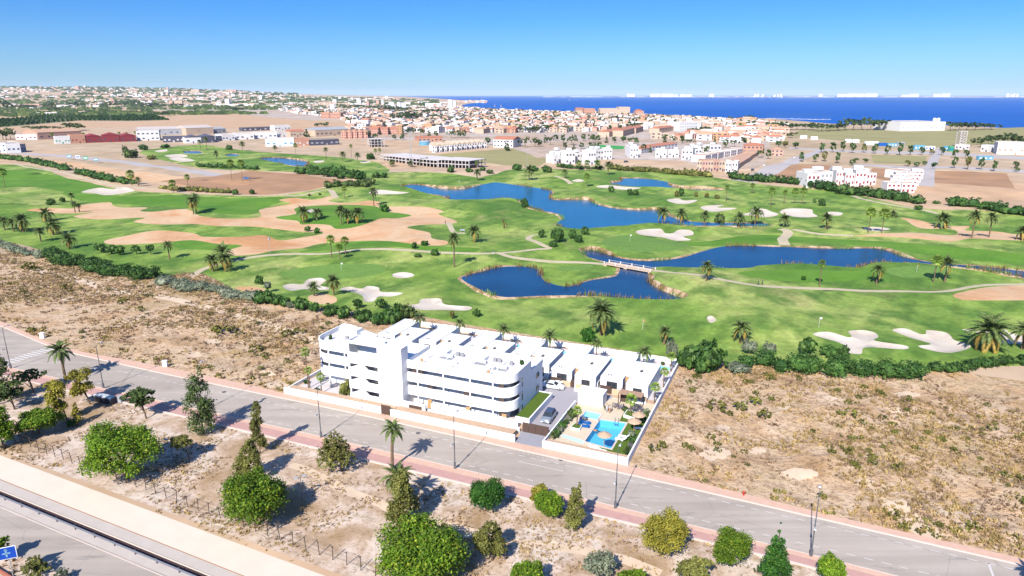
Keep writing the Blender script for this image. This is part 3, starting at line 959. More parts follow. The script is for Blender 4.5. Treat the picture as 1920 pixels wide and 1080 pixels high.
plain('lamp_grey', A(128, 132, 140), 0.5, 0.08, 2.0, 0.4, 0.3)
plain('lamp_head', A(196, 200, 206), 0.4, 0.05)
plain('galvanised', A(150, 152, 160), 0.45, 0.08, 2.0, 0.5, 0.5)
plain('post_dark', A(96, 84, 74), 0.8, 0.15, 3.0)
plain('white_paint', (0.78, 0.78, 0.78), 0.6, 0.03)
plain('sign_blue', A(14, 86, 205), 0.5, 0.05)
plain('sign_pale', A(150, 200, 235), 0.5, 0.05)
plain('bin_blue', A(70, 96, 130), 0.5, 0.15)
plain('bin_lid', A(214, 222, 230), 0.5, 0.06)
plain('bin_dark', A(60, 66, 78), 0.5, 0.1)
plain('brick_red', A(196, 120, 96), 0.9, 0.15, 3.0)

def street_lamp(p, label):
    t = thing('street_lamp', label, 'street lamp', p, 'tall lamps along the street')
    dv = Vector((SA, CA, 0))
    o = Vector((0, 0, 0))
    b = MB(); b.box(-0.16, 0.16, -0.14, 0.14, 0.1, 1.1); ob('base', b.mesh('base', 'lamp_grey'), t)
    b = MB(); b.tube([(0, 0, 0), (0, 0, 1.1), (0, 0, 9.0)], [0.10, 0.09, 0.05], 8); ob('pole', b.mesh('pole', 'lamp_grey'), t)
    b = MB(); b.tube([(0, 0, 8.9), dv * 0.5 + Vector((0, 0, 9.15)), dv * 1.0 + Vector((0, 0, 9.2))], 0.035, 6); ob('arm', b.mesh('arm', 'lamp_grey'), t)
    def head(c, s):
        b = MB()
        u_ = Vector((CA, -SA, 0))
        q = [c + dv * a * 0.36 * s + u_ * e * 0.16 * s for a, e in ((-1, -1), (1, -0.7), (1, 0.7), (-1, 1))]
        b.hexa([x + Vector((0, 0, -0.07)) for x in q], [x + (c - x) * 0.3 + Vector((0, 0, 0.09)) for x in q])
        ob('lamp_head', b.mesh('lamp_head', 'lamp_head'), t)
    head(dv * 1.25 + Vector((0, 0, 9.2)), 1.0)
    b = MB(); b.tube([(0, 0, 4.4), -dv * 0.5 + Vector((0, 0, 4.5))], 0.03, 6); ob('arm', b.mesh('arm', 'lamp_grey'), t)
    head(-dv * 0.75 + Vector((0, 0, 4.5)), 0.9)
    return t
lamp0 = street_lamp(W(-127.7, -13.9), 'grey street lamp at far left beside the zebra crossing')
for u, v, lb in ((-100.7, -13.1, 'grey street lamp right of the first street palm, above the bins'), (-75.0, -12.9, 'grey street lamp half hidden behind the tall dark tree'),
                 (-49.0, -12.4, 'grey street lamp in front of the left end of the white block'), (-23.9, -12.3, 'grey street lamp in front of the balconies, right of the windblown palm'),
                 (1.3, -12.7, 'grey street lamp across from the pool corner wall'), (26.2, -13.0, 'grey street lamp at right whose shadow runs straight up the road'), (51.5, -13.8, 'grey street lamp beyond the right edge')):
    if u < 40:
        copy_tree(lamp0, W(u, v), label=lb)

def path_lamp(p, label, h=3.6):
    t = thing('path_lamp', label, 'lamp', p, 'short double lamps on the waste ground')
    b = MB(); b.tube([(0, 0, -0.1), (0, 0, h)], [0.06, 0.045], 6); ob('pole', b.mesh('pole', 'galvanised'), t)
    for s in (-1, 1):
        b = MB(); b.tube([(0, 0, h - 0.1), (0.5 * s, 0.3 * s, h + 0.1)], 0.03, 5); ob('arm', b.mesh('arm', 'galvanised'), t)
        b = MB(); b.box(0.5 * s - 0.3, 0.5 * s + 0.3, 0.3 * s - 0.16, 0.3 * s + 0.16, h + 0.06, h + 0.2); ob('lamp_head', b.mesh('lamp_head', 'lamp_head'), t)
    return t
pl0 = path_lamp(at(325, 862), 'short twin lamp beside the small round tree, right of the big bright tree')
copy_tree(pl0, at(567, 938), label='short twin lamp in the shade of the middle bright green tree')
copy_tree(pl0, at(868, 1058), label='short twin lamp in the shade of the lower bright green tree')

# fence along the waste ground
fp = [(-118 + 2.15 * k, -33.6 - 0.052 * (-118 + 2.15 * k + 93)) for k in range(46)]
fence = thing('wire_fence', 'low wire fence on dark posts between waste ground and pale bank', 'fence', W(-93, -34.2))
pm = None
for k, (u, v) in enumerate(fp):
    w = W(u, v)
    w.z = hgt(w.x, w.y)
    if pm is None:
        b = MB(); b.tube([(0, 0, -0.3), (0, 0, 1.9)], 0.055, 5); b.tube([(0, 0, 1.75), (-0.18, -0.3, 2.1)], 0.04, 4); pm = b.mesh('post', 'post_dark')
    o = ob('post', pm, fence, w - fence.location)
    o.rotation_euler = (rng.uniform(-.08, .08), rng.uniform(-.08, .08), rng.uniform(0, 0.6))
for h in (0.5, 1.1, 1.7):
    b = MB()
    pts = []
    for u, v in fp:
        w = W(u, v); pts.append(w + Vector((0, 0, hgt(w.x, w.y) + h)))
    b.tube(pts, 0.012, 3)
    part('wire', b, 'post_dark', fence)

# guard rail
gr = thing('guard_rail', 'grey steel guard rail on short posts along the motorway edge', 'guard rail', W(-70, -45.2))
b = MB()
prof = [(0.0, 0.46), (0.06, 0.52), (0.0, 0.60), (0.06, 0.68), (0.0, 0.76)]
prev = None
for k in range(0, 32):
    u = -125 + 3.2 * k
    v = vt(-44.95)(u)
    ring = [W(u, v - a, z) for a, z in prof] + [W(u, v - a + 0.03, z) for a, z in reversed(prof)]
    if prev:
        n = len(ring)
        b.add(prev + ring, [(i, (i + 1) % n, n + (i + 1) % n, n + i) for i in range(n)])
    prev = ring
part('beam', b, 'galvanised', gr)
pm = None
for k in range(26):
    u = -125 + 3.9 * k
    if pm is None:
        b = MB(); b.box(-0.06, 0.06, 0.0, 0.12, -0.3, 0.72); b.box(-0.05, 0.05, -0.12, 0.0, 0.45, 0.62); pm = b.mesh('post', 'galvanised')
    o = ob('post', pm, gr, W(u, vt(-44.95)(u) + 0.1) - gr.location)
    o.rotation_euler = (0, 0, -R_(23.4))

# blue road sign
p = at(26, 1085)
sg = thing('road_sign', 'blue rectangular road sign with pale arrow emblem on a pole', 'sign', p)
hz = top_z(p, 24, 1036)
b = MB(); b.tube([(0, 0, -0.2), (0, 0, hz + 0.4)], 0.05, 6); ob('pole', b.mesh('pole', 'lamp_head'), sg)
q = MB(); q.box(-0.95, 0.95, -0.05, 0.0, hz - 0.75, hz + 0.75)
o = ob('panel', q.mesh('panel', 'sign_blue'), sg); o.rotation_euler = (0, 0, R_(22)); o.location = (-0.1, -0.1, 0)
q = MB(); q.box(-0.09, 0.09, -0.07, -0.055, hz - 0.5, hz + 0.5); q.box(-0.4, 0.4, -0.07, -0.058, hz - 0.12, hz + 0.06)
q.hexa([(-0.22, -0.07, hz + 0.35), (0.22, -0.07, hz + 0.35), (0.22, -0.06, hz + 0.35), (-0.22, -0.06, hz + 0.35)], [(-0.01, -0.07, hz + 0.62), (0.01, -0.07, hz + 0.62), (0.01, -0.06, hz + 0.62), (-0.01, -0.06, hz + 0.62)])
o2 = ob('arrow_emblem', q.mesh('arrow_emblem', 'sign_pale'), o)
q = MB(); q.box(-1.0, 1.0, -0.045, 0.01, hz - 0.8, hz - 0.755); q.box(-1.0, 1.0, -0.045, 0.01, hz + 0.755, hz + 0.8); q.box(-1.0, -0.955, -0.045, 0.01, hz - 0.755, hz + 0.755); q.box(0.955, 1.0, -0.045, 0.01, hz - 0.755, hz + 0.755)
ob('frame', q.mesh('frame', 'white_paint'), o)

# brick kerb at the lower left corner
wl_ = thing('brick_wall', 'low wall of red brick at the lower left corner', 'wall', at(10, 1075))
a_, c_ = at(-30, 1055), at(40, 1098)
dirv = (c_ - a_).normalized()
brm = None
Lw = (c_ - a_).length
k = 0
for row in range(3):
    s = 0.2 * (row % 2)
    while s < Lw:
        if brm is None:
            b = MB(); b.box(-0.185, 0.185, -0.1, 0.1, 0, 0.14); brm = b.mesh('brick', 'brick_red')
        o = ob('brick', brm, wl_, a_ + dirv * s + Vector((0, 0, 0.15 * row)) - wl_.location)
        o.rotation_euler = (0, 0, math.atan2(dirv.y, dirv.x) + rng.uniform(-.02, .02))
        s += 0.385

# utility cabinets on the far pavement
def cabinet(p, label, s=1.0):
    t = thing('utility_cabinet', label, 'cabinet', p, 'white utility boxes by the pavement')
    b = MB(); b.box(-0.45, 0.45, -0.25, 0.25, 0, 1.25); ob('body', b.mesh('body', 'white_paint'), t)
    b = MB(); b.box(-0.5, 0.5, -0.3, 0.3, 1.25, 1.33); ob('lid', b.mesh('lid', 'white_paint'), t)
    b = MB(); b.box(-0.40, 0.40, -0.27, -0.252, 0.1, 1.15); ob('door', b.mesh('door', 'white_paint'), t)
    return t
c0 = cabinet(at(80, 634), 'white utility box behind the pavement, left of the first palm')
copy_tree(c0, at(310, 687), label='white utility box behind the pavement, below the dry plot middle')
# waste containers
def container(p, rz, label):
    t = thing('waste_container', label, 'waste container', p, 'waste containers in the lay-by', rz)
    b = MB()
    b.hexa([(-0.75, -0.5, 0.15), (0.75, -0.5, 0.15), (0.75, 0.5, 0.15), (-0.75, 0.5, 0.15)], [(-0.9, -0.65, 1.3), (0.9, -0.65, 1.3), (0.9, 0.65, 1.3), (-0.9, 0.65, 1.3)])
    ob('body', b.mesh('body', 'bin_dark'), t)
    b = MB()
    b.hexa([(-0.93, -0.68, 1.303), (0.93, -0.68, 1.303), (0.93, 0.68, 1.303), (-0.93, 0.68, 1.303)], [(-0.85, -0.4, 1.55), (0.85, -0.4, 1.55), (0.85, 0.4, 1.55), (-0.85, 0.4, 1.55)])
    ob('lid', b.mesh('lid', 'bin_lid'), t)
    for x in (-0.65, 0.65):
        for y in (-0.4, 0.4):
            b = MB(); b.tube([(x - 0.04, y, 0.1), (x + 0.04, y, 0.1)], 0.1, 8); ob('wheel', b.mesh('wheel', 'bin_dark'), t)
    return t
b0 = container(at(189, 753), -R_(23.4), 'dark waste container with pale lid, leftmost of the lay-by row')
copy_tree(b0, at(199, 755), label='dark waste container with pale lid, middle of the lay-by row')
t2 = copy_tree(b0, at(209, 757), label='dark waste container with blue lid, rightmost of the row')
for c in CH[t2.name]:
    if c.name.startswith('lid'):
        c.data = c.data.copy(); c.data.materials[0] = MATS['bin_blue']
p = at(226, 755)
t = thing('meter_box', 'slim pale grey meter box right of the waste containers', 'cabinet', p)
b = MB(); b.box(-0.32, 0.32, -0.25, 0.25, 0, 1.3); ob('body', b.mesh('body', 'lamp_head'), t)
b = MB(); b.box(-0.36, 0.36, -0.29, 0.29, 1.3, 1.36); ob('lid', b.mesh('lid', 'lamp_head'), t)
# fire hydrant beside the road
p = at(1394, 930)
t = thing('hydrant', 'small red hydrant post on the far pavement at right', 'hydrant', p)
plain('hydrant_red', A(214, 70, 50), 0.5, 0.05)
b = MB(); b.tube([(0, 0, 0), (0, 0, 0.7)], [0.14, 0.12], 8); ob('body', b.mesh('body', 'hydrant_red'), t)
b = MB(); b.ball((0, 0, 0.72), 0.14, 0.14, 0.12); b.tube([(-0.22, 0, 0.5), (0.22, 0, 0.5)], 0.06, 6); ob('cap', b.mesh('cap', 'hydrant_red'), t)

plain('iron', A(110, 106, 104), 0.7, 0.15, 4.0)
for i, (x, y, lb) in enumerate(((1730, 953, 'round iron manhole cover in the far lane at right'), (784, 812, 'round iron manhole cover in the road in front of the garage'), (1052, 862, 'round iron manhole cover by the driveway mouth'), (420, 735, 'round iron manhole cover in the far lane at left'), (1290, 985, 'round iron manhole cover in the near lane'))):
    p = at(x, y)
    t = thing('manhole_cover', lb, 'manhole cover', p, 'manhole covers in the street')
    m = MB(); m.tube([(0, 0, -.05), (0, 0, .012)], .42, 14); ob('ring', m.mesh('ring', 'lamp_grey'), t)
    m = MB(); m.tube([(0, 0, .0125), (0, 0, .02)], .34, 14); ob('lid', m.mesh('lid', 'iron'), t)
# ================================================================ the housing complex
plain('wall_white', (0.64, 0.635, 0.63), 0.75, 0.06, 0.8)
plain('roof_white', (0.50, 0.49, 0.49), 0.85, 0.06, 0.7)
plain('window_frame', (0.30, 0.30, 0.32), 0.5, 0.05)
plain('dark_frame', A(104, 88, 80), 0.6, 0.1)
plain('gate_brown', A(104, 82, 72), 0.7, 0.08, 3.0)
plain('wood_tan', A(222, 178, 122), 0.7, 0.12, 4.0)
plain('wood_deck', A(236, 178, 132), 0.75, 0.1, 3.0)
plain('beige_stone', A(240, 210, 172), 0.85, 0.07, 1.5)
plain('pergola_cloth', A(206, 166, 138), 0.85, 0.08, 2.0)
plain('straw', A(222, 190, 158), 0.95, 0.15, 6.0)
plain('pool_tile', (0.17, 0.47, 0.60), 0.5, 0.05, 1.0)
plain('pool_pale', (0.34, 0.72, 0.86), 0.5, 0.05, 1.0)
plain('float_blue', A(24, 110, 190), 0.4, 0.05)
plain('cushion_blue', A(96, 140, 205), 0.8, 0.1)
plain('white_cloth', (0.75, 0.75, 0.75), 0.8, 0.04)
t = NT('glass_dark', 0.08, 0.5)
t.color((0.025, 0.03, 0.035))
t = NT('glass_blue', 0.1, 0.5)
t.color((0.60, 0.65, 0.72)); t.b.inputs['Roughness'].default_value = 0.3; t.b.inputs['Specular IOR Level'].default_value = 0.2
t = NT('clear_glass', 0.05, 0.5)
tr = t.n.new('ShaderNodeBsdfTransparent'); tr.inputs[0].default_value = (0.88, 0.95, 0.96, 1)
mx = t.n.new('ShaderNodeMixShader'); mx.inputs[0].default_value = 0.22
t.l.new(tr.outputs[0], mx.inputs[1]); t.l.new(t.b.outputs[0], mx.inputs[2]); t.l.new(mx.outputs[0], t.out.inputs[0])
t.color((0.6, 0.7, 0.74))
t = NT('pool_water', 0.04, 0.5)
tr = t.n.new('ShaderNodeBsdfTransparent'); tr.inputs[0].default_value = (0.66, 0.88, 0.95, 1)
gl = t.n.new('ShaderNodeBsdfGlossy'); gl.inputs['Roughness'].default_value = 0.05
mx = t.n.new('ShaderNodeMixShader')
bp = t.n.new('ShaderNodeBump'); bp.inputs['Strength'].default_value = 0.35; bp.inputs['Distance'].default_value = 0.08
t.l.new(t.noise(2.2, 3), bp.inputs['Height'])
t.l.new(bp.outputs[0], gl.inputs['Normal']); mx.inputs[0].default_value = 0.12
t.l.new(tr.outputs[0], mx.inputs[1]); t.l.new(gl.outputs[0], mx.inputs[2]); t.l.new(mx.outputs[0], t.out.inputs[0])

def arc(cx, cy, r, a0, a1, n=8):
    return [(cx + r * math.cos(R_(a0 + (a1 - a0) * k / n)), cy + r * math.sin(R_(a0 + (a1 - a0) * k / n))) for k in range(n + 1)]
def inset(line, d):
    """open line moved to its left by d"""
    out = []
    for i, p in enumerate(line):
        a, b = line[max(i - 1, 0)], line[min(i + 1, len(line) - 1)]
        t_ = Vector((b[0] - a[0], b[1] - a[1])).normalized()
        out.append((p[0] - t_.y * d, p[1] + t_.x * d))
    return out
def ribbon(mb, line, th, z0, z1):
    inn = inset(line, th)
    for i in range(len(line) - 1):
        q = [line[i], line[i + 1], inn[i + 1], inn[i]]
        b = [W(u, v, z0) for u, v in q]
        tp = [W(u, v, z1) for u, v in q]
        fs = [(3, 2, 1, 0), (4, 5, 6, 7), (0, 1, 5, 4), (2, 3, 7, 6)]
        if i == 0:
            fs.append((3, 0, 4, 7))
        if i == len(line) - 2:
            fs.append((1, 2, 6, 5))
        mb.add(b + tp, fs)
def P1(name, mat, parent, *boxes):
    m = MB()
    for b in boxes:
        m.lbox(*b)
    return part(name, m, mat, parent)

APT = thing('apartment_building', 'large white four storey apartment block with curved corners and long balconies', 'building', W(-43, 9))
# right wing
LR = [(-42.25, 4.2), (-36, 4.2), (-30, 4.2), (-24.6, 4.2)] + arc(-24.3, 7.0, 2.8, -84, 0, 9) + [(-21.5, 8.0)]
LL = [(-64.5, 14.0), (-64.5, 9.0)] + arc(-61.3, 8.5, 3.2, 180, 270, 9) + [(-56, 5.3), (-54.0, 5.3)]
for line, dz in ((LR, 0.0), (LL, 0.15)):
    for z0, z1 in ((2.2, 4.0), (4.8, 6.6), (7.4, 8.95 if line is LR else 9.2)):
        m = MB(); ribbon(m, line, 0.22, z0 + dz, z1 + dz); part('balcony_parapet', m, 'wall_white', APT)
        m = MB()
        inn = inset(line, 0.221)
        back = [(-21.9, 12.5), (-42.25, 12.5)] if line is LR else [(-54.0, 12.0), (-63.5, 14.0)]
        m.lprism(inn + back, z0 + dz + 0.02, z0 + dz + 0.28); part('floor_slab', m, 'wall_white', APT)
# core walls behind the balconies
P1('core_wall', 'wall_white', APT, (-42.25, -23.4, 6.1, 12.4, 0, 7.42))
P1('core_wall', 'wall_white', APT, (-62.6, -54.02, 7.3, 12.0, 0, 7.55))
P1('side_wall', 'wall_white', APT, (-21.85, -21.5, 8.0, 12.9, 0, 8.95))
P1('side_wall', 'wall_white', APT, (-64.5, -64.2, 14.0, 15.6, 0, 9.35))
P1('rear_block', 'wall_white', APT, (-41, -21.6, 12.95, 19.0, 0, 6.2))
P1('rear_terrace_parapet', 'wall_white', APT, (-21.85, -21.55, 12.95, 19.0, 6.2, 7.0), (-41, -21.9, 18.75, 19.0, 6.2, 7.0))
m = MB()
m.lprism([(-64.2, 14.0), (-54.0, 11.8), (-54.0, 12.4), (-62.6, 15.6), (-64.2, 15.6)], 0, 9.3); part('rear_wall', m, 'wall_white', APT)
P1('rear_wall', 'wall_white', APT, (-42.2, -21.9, 12.45, 12.92, 0, 8.9))
# roof decks
m = MB(); m.lprism(inset(LR, 0.23) + [(-21.9, 12.4), (-42.2, 12.4)], 7.75, 8.2); part('roof_deck', m, 'roof_white', APT)
m = MB(); m.lprism(inset(LL, 0.23) + [(-54.0, 11.7), (-64.1, 13.9)], 7.95, 8.4); part('roof_deck', m, 'roof_white', APT)
# windows: dark panes in pale frames along the core wall, one object each
def window(u0, u1, v, z0, z1, parent, mat='glass_dark', frame='window_frame', n=2, depth=0.06):
    f = MB()
    w = 0.06
    f.lbox(u0, u1, v - depth, v - 0.003, z0, z0 + w); f.lbox(u0, u1, v - depth, v - 0.003, z1 - w, z1)
    for k in range(n + 1):
        x = u0 + (u1 - u0 - w) * k / n
        f.lbox(x, x + w, v - depth, v - 0.003, z0 + w, z1 - w)
    fr_ = part('window', f, frame, parent)
    g = MB(); g.lbox(u0 + w, u1 - w, v - depth * 0.6, v - 0.004, z0 + w, z1 - w)
    part('pane', g, mat, fr_)
    return fr_
for fl, z in enumerate((0.15, 2.5, 5.1)):
    for k in range(4):
        u = -41.6 + 4.6 * k
        window(u + 0.4, u + 3.9, 6.1, z, z + 2.15, APT, 'glass_blue', 'wall_white')
    for k in range(2):
        u = -62.2 + 4.2 * k
        window(u + 0.3, u + 3.5, 7.3, z + 0.15, z + 2.25, APT, 'glass_blue', 'wall_white')
# slim white columns and brown partitions in the openings
for z0, z1 in ((0.0, 2.2), (4.0, 4.8), (6.6, 7.4)):
    for u in (-40.2, -34.9, -29.6, -25.2):
        P1('column', 'wall_white', APT, (u - 0.12, u + 0.12, 4.28, 4.5, z0, z1 + 0.02))
    for u in ((-60.8, -57.0) if z0 else (-60.8,)):
        P1('column', 'wall_white', APT, (u - 0.12, u + 0.12, 5.42, 5.6, z0 + 0.15, z1 + 0.17))
for u, z0, z1 in ((-41.2, 6.6, 7.4), (-39.9, 6.6, 7.4), (-37.9, 4.0, 4.8), (-30.6, 4.0, 4.8), (-23.8, 6.6, 7.4), (-23.8, 4.0, 4.8), (-23.8, 2.0, 2.2)):
    P1('privacy_screen', 'dark_frame', APT, (u - 0.5, u + 0.5, 4.75, 4.9, z0 - 0.9, z1 + 0.01))
for u in (-37.6, -29.9, -22.9):
    P1('garden_partition', 'wood_tan', APT, (u - 0.42, u + 0.42, 3.86, 4.18, 0.3, 1.98))
# glass balustrade strip above the side wall and narrow windows in it
for z in (1.3, 3.9, 6.5):
    f = MB(); f.lbox(-21.502, -21.46, 8.5, 8.9, z - 1.0, z + 0.75); part('slot_window', f, 'glass_dark', APT)
for z in (1.6, 4.2):
    f = MB(); f.lbox(-21.6, -21.52, 15.6, 17.0, z, z + 1.1); w_ = part('side_window', f, 'window_frame', APT)
    f = MB(); f.lbox(-21.53, -21.5, 15.7, 16.9, z + 0.1, z + 1.0); part('pane', f, 'glass_dark', w_)
P1('hand_rail', 'window_frame', APT, (-21.72, -21.68, 13.0, 18.9, 7.3, 7.34), (-21.72, -21.68, 13.0, 13.05, 7.0, 7.3), (-21.72, -21.68, 18.85, 18.9, 7.0, 7.3))

# stair tower
P1('tower_wall', 'wall_white', APT, (-47.4, -42.27, 2.4, 4.7, 0, 11.05), (-47.4, -42.27, 4.71, 12.3, 0, 8.9))
P1('tower_roof', 'roof_white', APT, (-53.98, -47.39, 2.4, 5.9, 11.06, 11.2), (-47.38, -42.27, 2.4, 4.7, 11.06, 11.2))
P1('tower_parapet', 'wall_white', APT, (-53.98, -42.27, 2.4, 2.65, 11.203, 11.6), (-53.98, -47.39, 5.65, 5.9, 11.203, 11.5), (-53.98, -53.73, 2.65, 5.65, 11.203, 11.6), (-42.52, -42.27, 2.65, 4.7, 11.203, 11.6))
P1('tower_side_wall', 'wall_white', APT, (-53.98, -53.7, 2.65, 5.39, 0, 11.05))
P1('recess_wall', 'wall_white', APT, (-53.98, -47.41, 5.4, 5.9, 0, 11.05), (-53.98, -47.41, 5.91, 12.3, 0, 8.9))
m = MB()
def uz(mb, pts, v0, v1):
    b = [W(u, v0, z) for u, z in pts]
    t_ = [W(u, v1, z) for u, z in pts]
    n = len(pts)
    mb.add(b + t_, [tuple(range(n)), tuple(range(2 * n - 1, n - 1, -1))] + [(i, n + i, n + (i + 1) % n, (i + 1) % n) for i in range(n)])
for k, (zb, zt) in enumerate(((7.2, 9.35), (4.65, 6.3), (2.15, 3.75), (0.0, 1.2))):
    m = MB()
    if k == 0:
        uz(m, [(-53.96, zb), (-47.42, zb), (-47.42, zt), (-53.96, zt)], 2.42, 2.64)
    else:
        top = zt + 0.9
        uz(m, [(-53.96, zb), (-47.42, zb), (-47.42, zt), (-49.6, zt + 0.05), (-50.7, top), (-51.4, top), (-53.3, zt + 0.1), (-53.96, zt)], 2.42, 2.64)
    part('balcony_parapet', m, 'wall_white', APT)
    if k < 3:
        P1('floor_slab', 'wall_white', APT, (-53.68, -47.42, 2.66, 5.38, zb + 0.02, zb + 0.25))
for z in (1.4, 3.9, 6.5, 8.5):
    window(-53.2, -48.2, 5.4, z - 1.0, z + 1.1, APT, 'glass_blue', 'wall_white', n=3)
# roof terraces: low white partitions, planters
for u, w_ in ((-40.6, 3.2), (-31.8, 2.2)):
    P1('roof_stair_box', 'wall_white', APT, (u, u + w_, 9.8, 12.3, 8.2, 8.9))
for v in (5.6, 7.4):
    P1('roof_step', 'roof_white', APT, (-38.1, -33.7, v, v + 0.15, 8.2, 8.7), (-33.3, -27.2, v, v + 0.15, 8.2, 8.7))
for u, v in ((-39.6, 4.9), (-26.3, 4.9)):
    P1('roof_door', 'wood_tan', APT, (u - 0.25, u + 0.25, v, v + 0.12, 8.2, 9.3))
P1('roof_stair_box', 'wall_white', APT, (-62.4, -58.2, 11.2, 13.2, 8.4, 10.0))
P1('roof_door', 'wood_tan', APT, (-56.6, -56.2, 6.0, 6.1, 8.4, 9.6))

plain('unit_grey', A(176, 176, 180), 0.6, 0.06)
for u, v in ((-35.5, 11.2), (-34.6, 11.2), (-28.0, 11.4), (-27.1, 11.4), (-24.6, 11.0), (-59.5, 9.8)):
    z = 8.2 if u > -50 else 8.4
    P1('roof_unit', 'unit_grey', APT, (u - 0.35, u + 0.35, v - 0.2, v + 0.2, z, z + 0.75))
for u, v, z in ((-37.0, 9.6, 8.2), (-30.2, 9.6, 8.2), (-25.6, 8.6, 8.2), (-58.4, 7.6, 8.4)):
    P1('terrace_mat', 'unit_grey', APT, (u - 1.3, u + 1.3, v - 0.8, v + 0.8, z + 0.003, z + 0.04))
    P1('terrace_bench', 'white_cloth', APT, (u - 1.0, u + 1.0, v + 0.2, v + 0.7, z + 0.045, z + 0.5))
for u in (-40.0, -36.5, -31.0, -26.0):
    P1('roof_kerb', 'wall_white', APT, (u, u + 0.16, 7.6, 12.2, 8.2, 8.45))

# low garden walls in front of the block
def wall(name, label, boxes, mat='wall_white', cat='wall', cap=None):
    b0 = boxes[0]
    w_ = thing(name, label, cat, W((b0[0] + b0[1]) / 2, (b0[2] + b0[3]) / 2))
    for b in boxes:
        P1('wall', mat, w_, b)
        if cap:
            P1('coping', cap, w_, (b[0] - 0.03, b[1] + 0.03, b[2] - 0.03, b[3] + 0.03, b[5], b[5] + 0.05))
    return w_
wall('street_wall', 'long low white wall along the pavement in front of the apartment block', [(-66.9, -44.9, -0.85, -0.6, 0, 1.25), (-42.9, -18.8, -0.95, -0.7, 0, 1.25)])
P_ = thing('pedestrian_gate', 'brown slatted pedestrian gate in the white street wall', 'gate', W(-43.9, -0.8))
for k in range(6):
    P1('slat', 'gate_brown', P_, (-44.88, -42.92, -0.82 - 0.02 * (k % 2), -0.7, 0.05 + 0.29 * k, 0.31 + 0.29 * k))
wall('garden_terrace', 'stepped white retaining walls of the ground floor gardens', [(-37.2, -19.4, 2.4, 2.65, 0, 0.9), (-37.2, -20.2, 3.6, 3.84, 0, 1.5)])
wall('garage_front', 'white garage front beside the stair tower', [(-42.2, -40.6, 1.6, 1.9, 0, 2.0), (-37.9, -37.25, 1.6, 1.9, 0, 2.0), (-40.6, -37.9, 1.6, 1.9, 1.6, 2.0)])
G_ = thing('garage_door', 'brown sectional garage door in the white garage front', 'door', W(-39.2, 1.7))
for k in range(4):
    P1('panel', 'gate_brown', G_, (-40.58, -37.92, 1.68 + 0.012 * (k % 2), 1.8, 0.02 + 0.395 * k, 0.40 + 0.395 * k))
wall('lawn_wall', 'white wall around the strip of green turf beside the driveway', [(-19.05, -18.8, 5.4, 17.1, 0, 1.25), (-21.45, -19.06, 16.86, 17.1, 0, 1.25), (-21.45, -19.06, 5.4, 5.64, 0, 1.25)])
m = MB(); m.lbox(-21.46, -19.06, 5.65, 16.85, 0.0, 1.14)
o = part('raised_lawn', m, 'turf', None); o['kind'] = 'structure'
m = MB(); m.lbox(-66.5, -42.6, -0.58, 1.2, 0.0, 1.0); m.lbox(-42.5, -19.5, -0.68, 1.55, 0.0, 1.0)
o = part('planting_bed', m, 'garden_soil', None); o['kind'] = 'structure'
m = MB(); m.lbox(-13.7, 0.0, -0.58, 0.75, 0.0, 0.9)
o = part('planting_bed', m, 'garden_soil', None); o['kind'] = 'structure'
wall('pool_street_wall', 'white wall with tan planting strip on the street side of the pool', [(-13.95, 0.1, -0.85, -0.6, 0, 1.25)])
wall('boundary_wall', 'long white boundary wall beside the right-hand dry plot', [(-0.15, 0.1, -0.6, 43.9, 0, 1.3)])
wall('boundary_wall', 'white wall between villa gardens and golf course', [(-64.9, -0.16, 43.7, 43.9, 0, 1.2)])
wall('boundary_wall', 'white wall at the left edge of the complex beside dry plot', [(-67.2, -66.95, -0.6, 42.0, 0, 0.7)])
wall('driveway_wall', 'white planter wall between driveway and pool deck', [(-14.15, -13.95, -0.55, 16.2, 0, 1.0)])
G_ = thing('sliding_gate', 'dark brown sliding gate closing the driveway', 'gate', W(-16.7, 3.0))
for k in range(4):
    P1('panel', 'gate_brown', G_, (-19.1 + 1.2 * k, -17.94 + 1.2 * k, 3.0, 3.08 + 0.012 * (k % 2), 0.08, 1.75))
P1('rail', 'dark_frame', G_, (-19.15, -14.28, 2.98, 3.1, 0.0, 0.075))

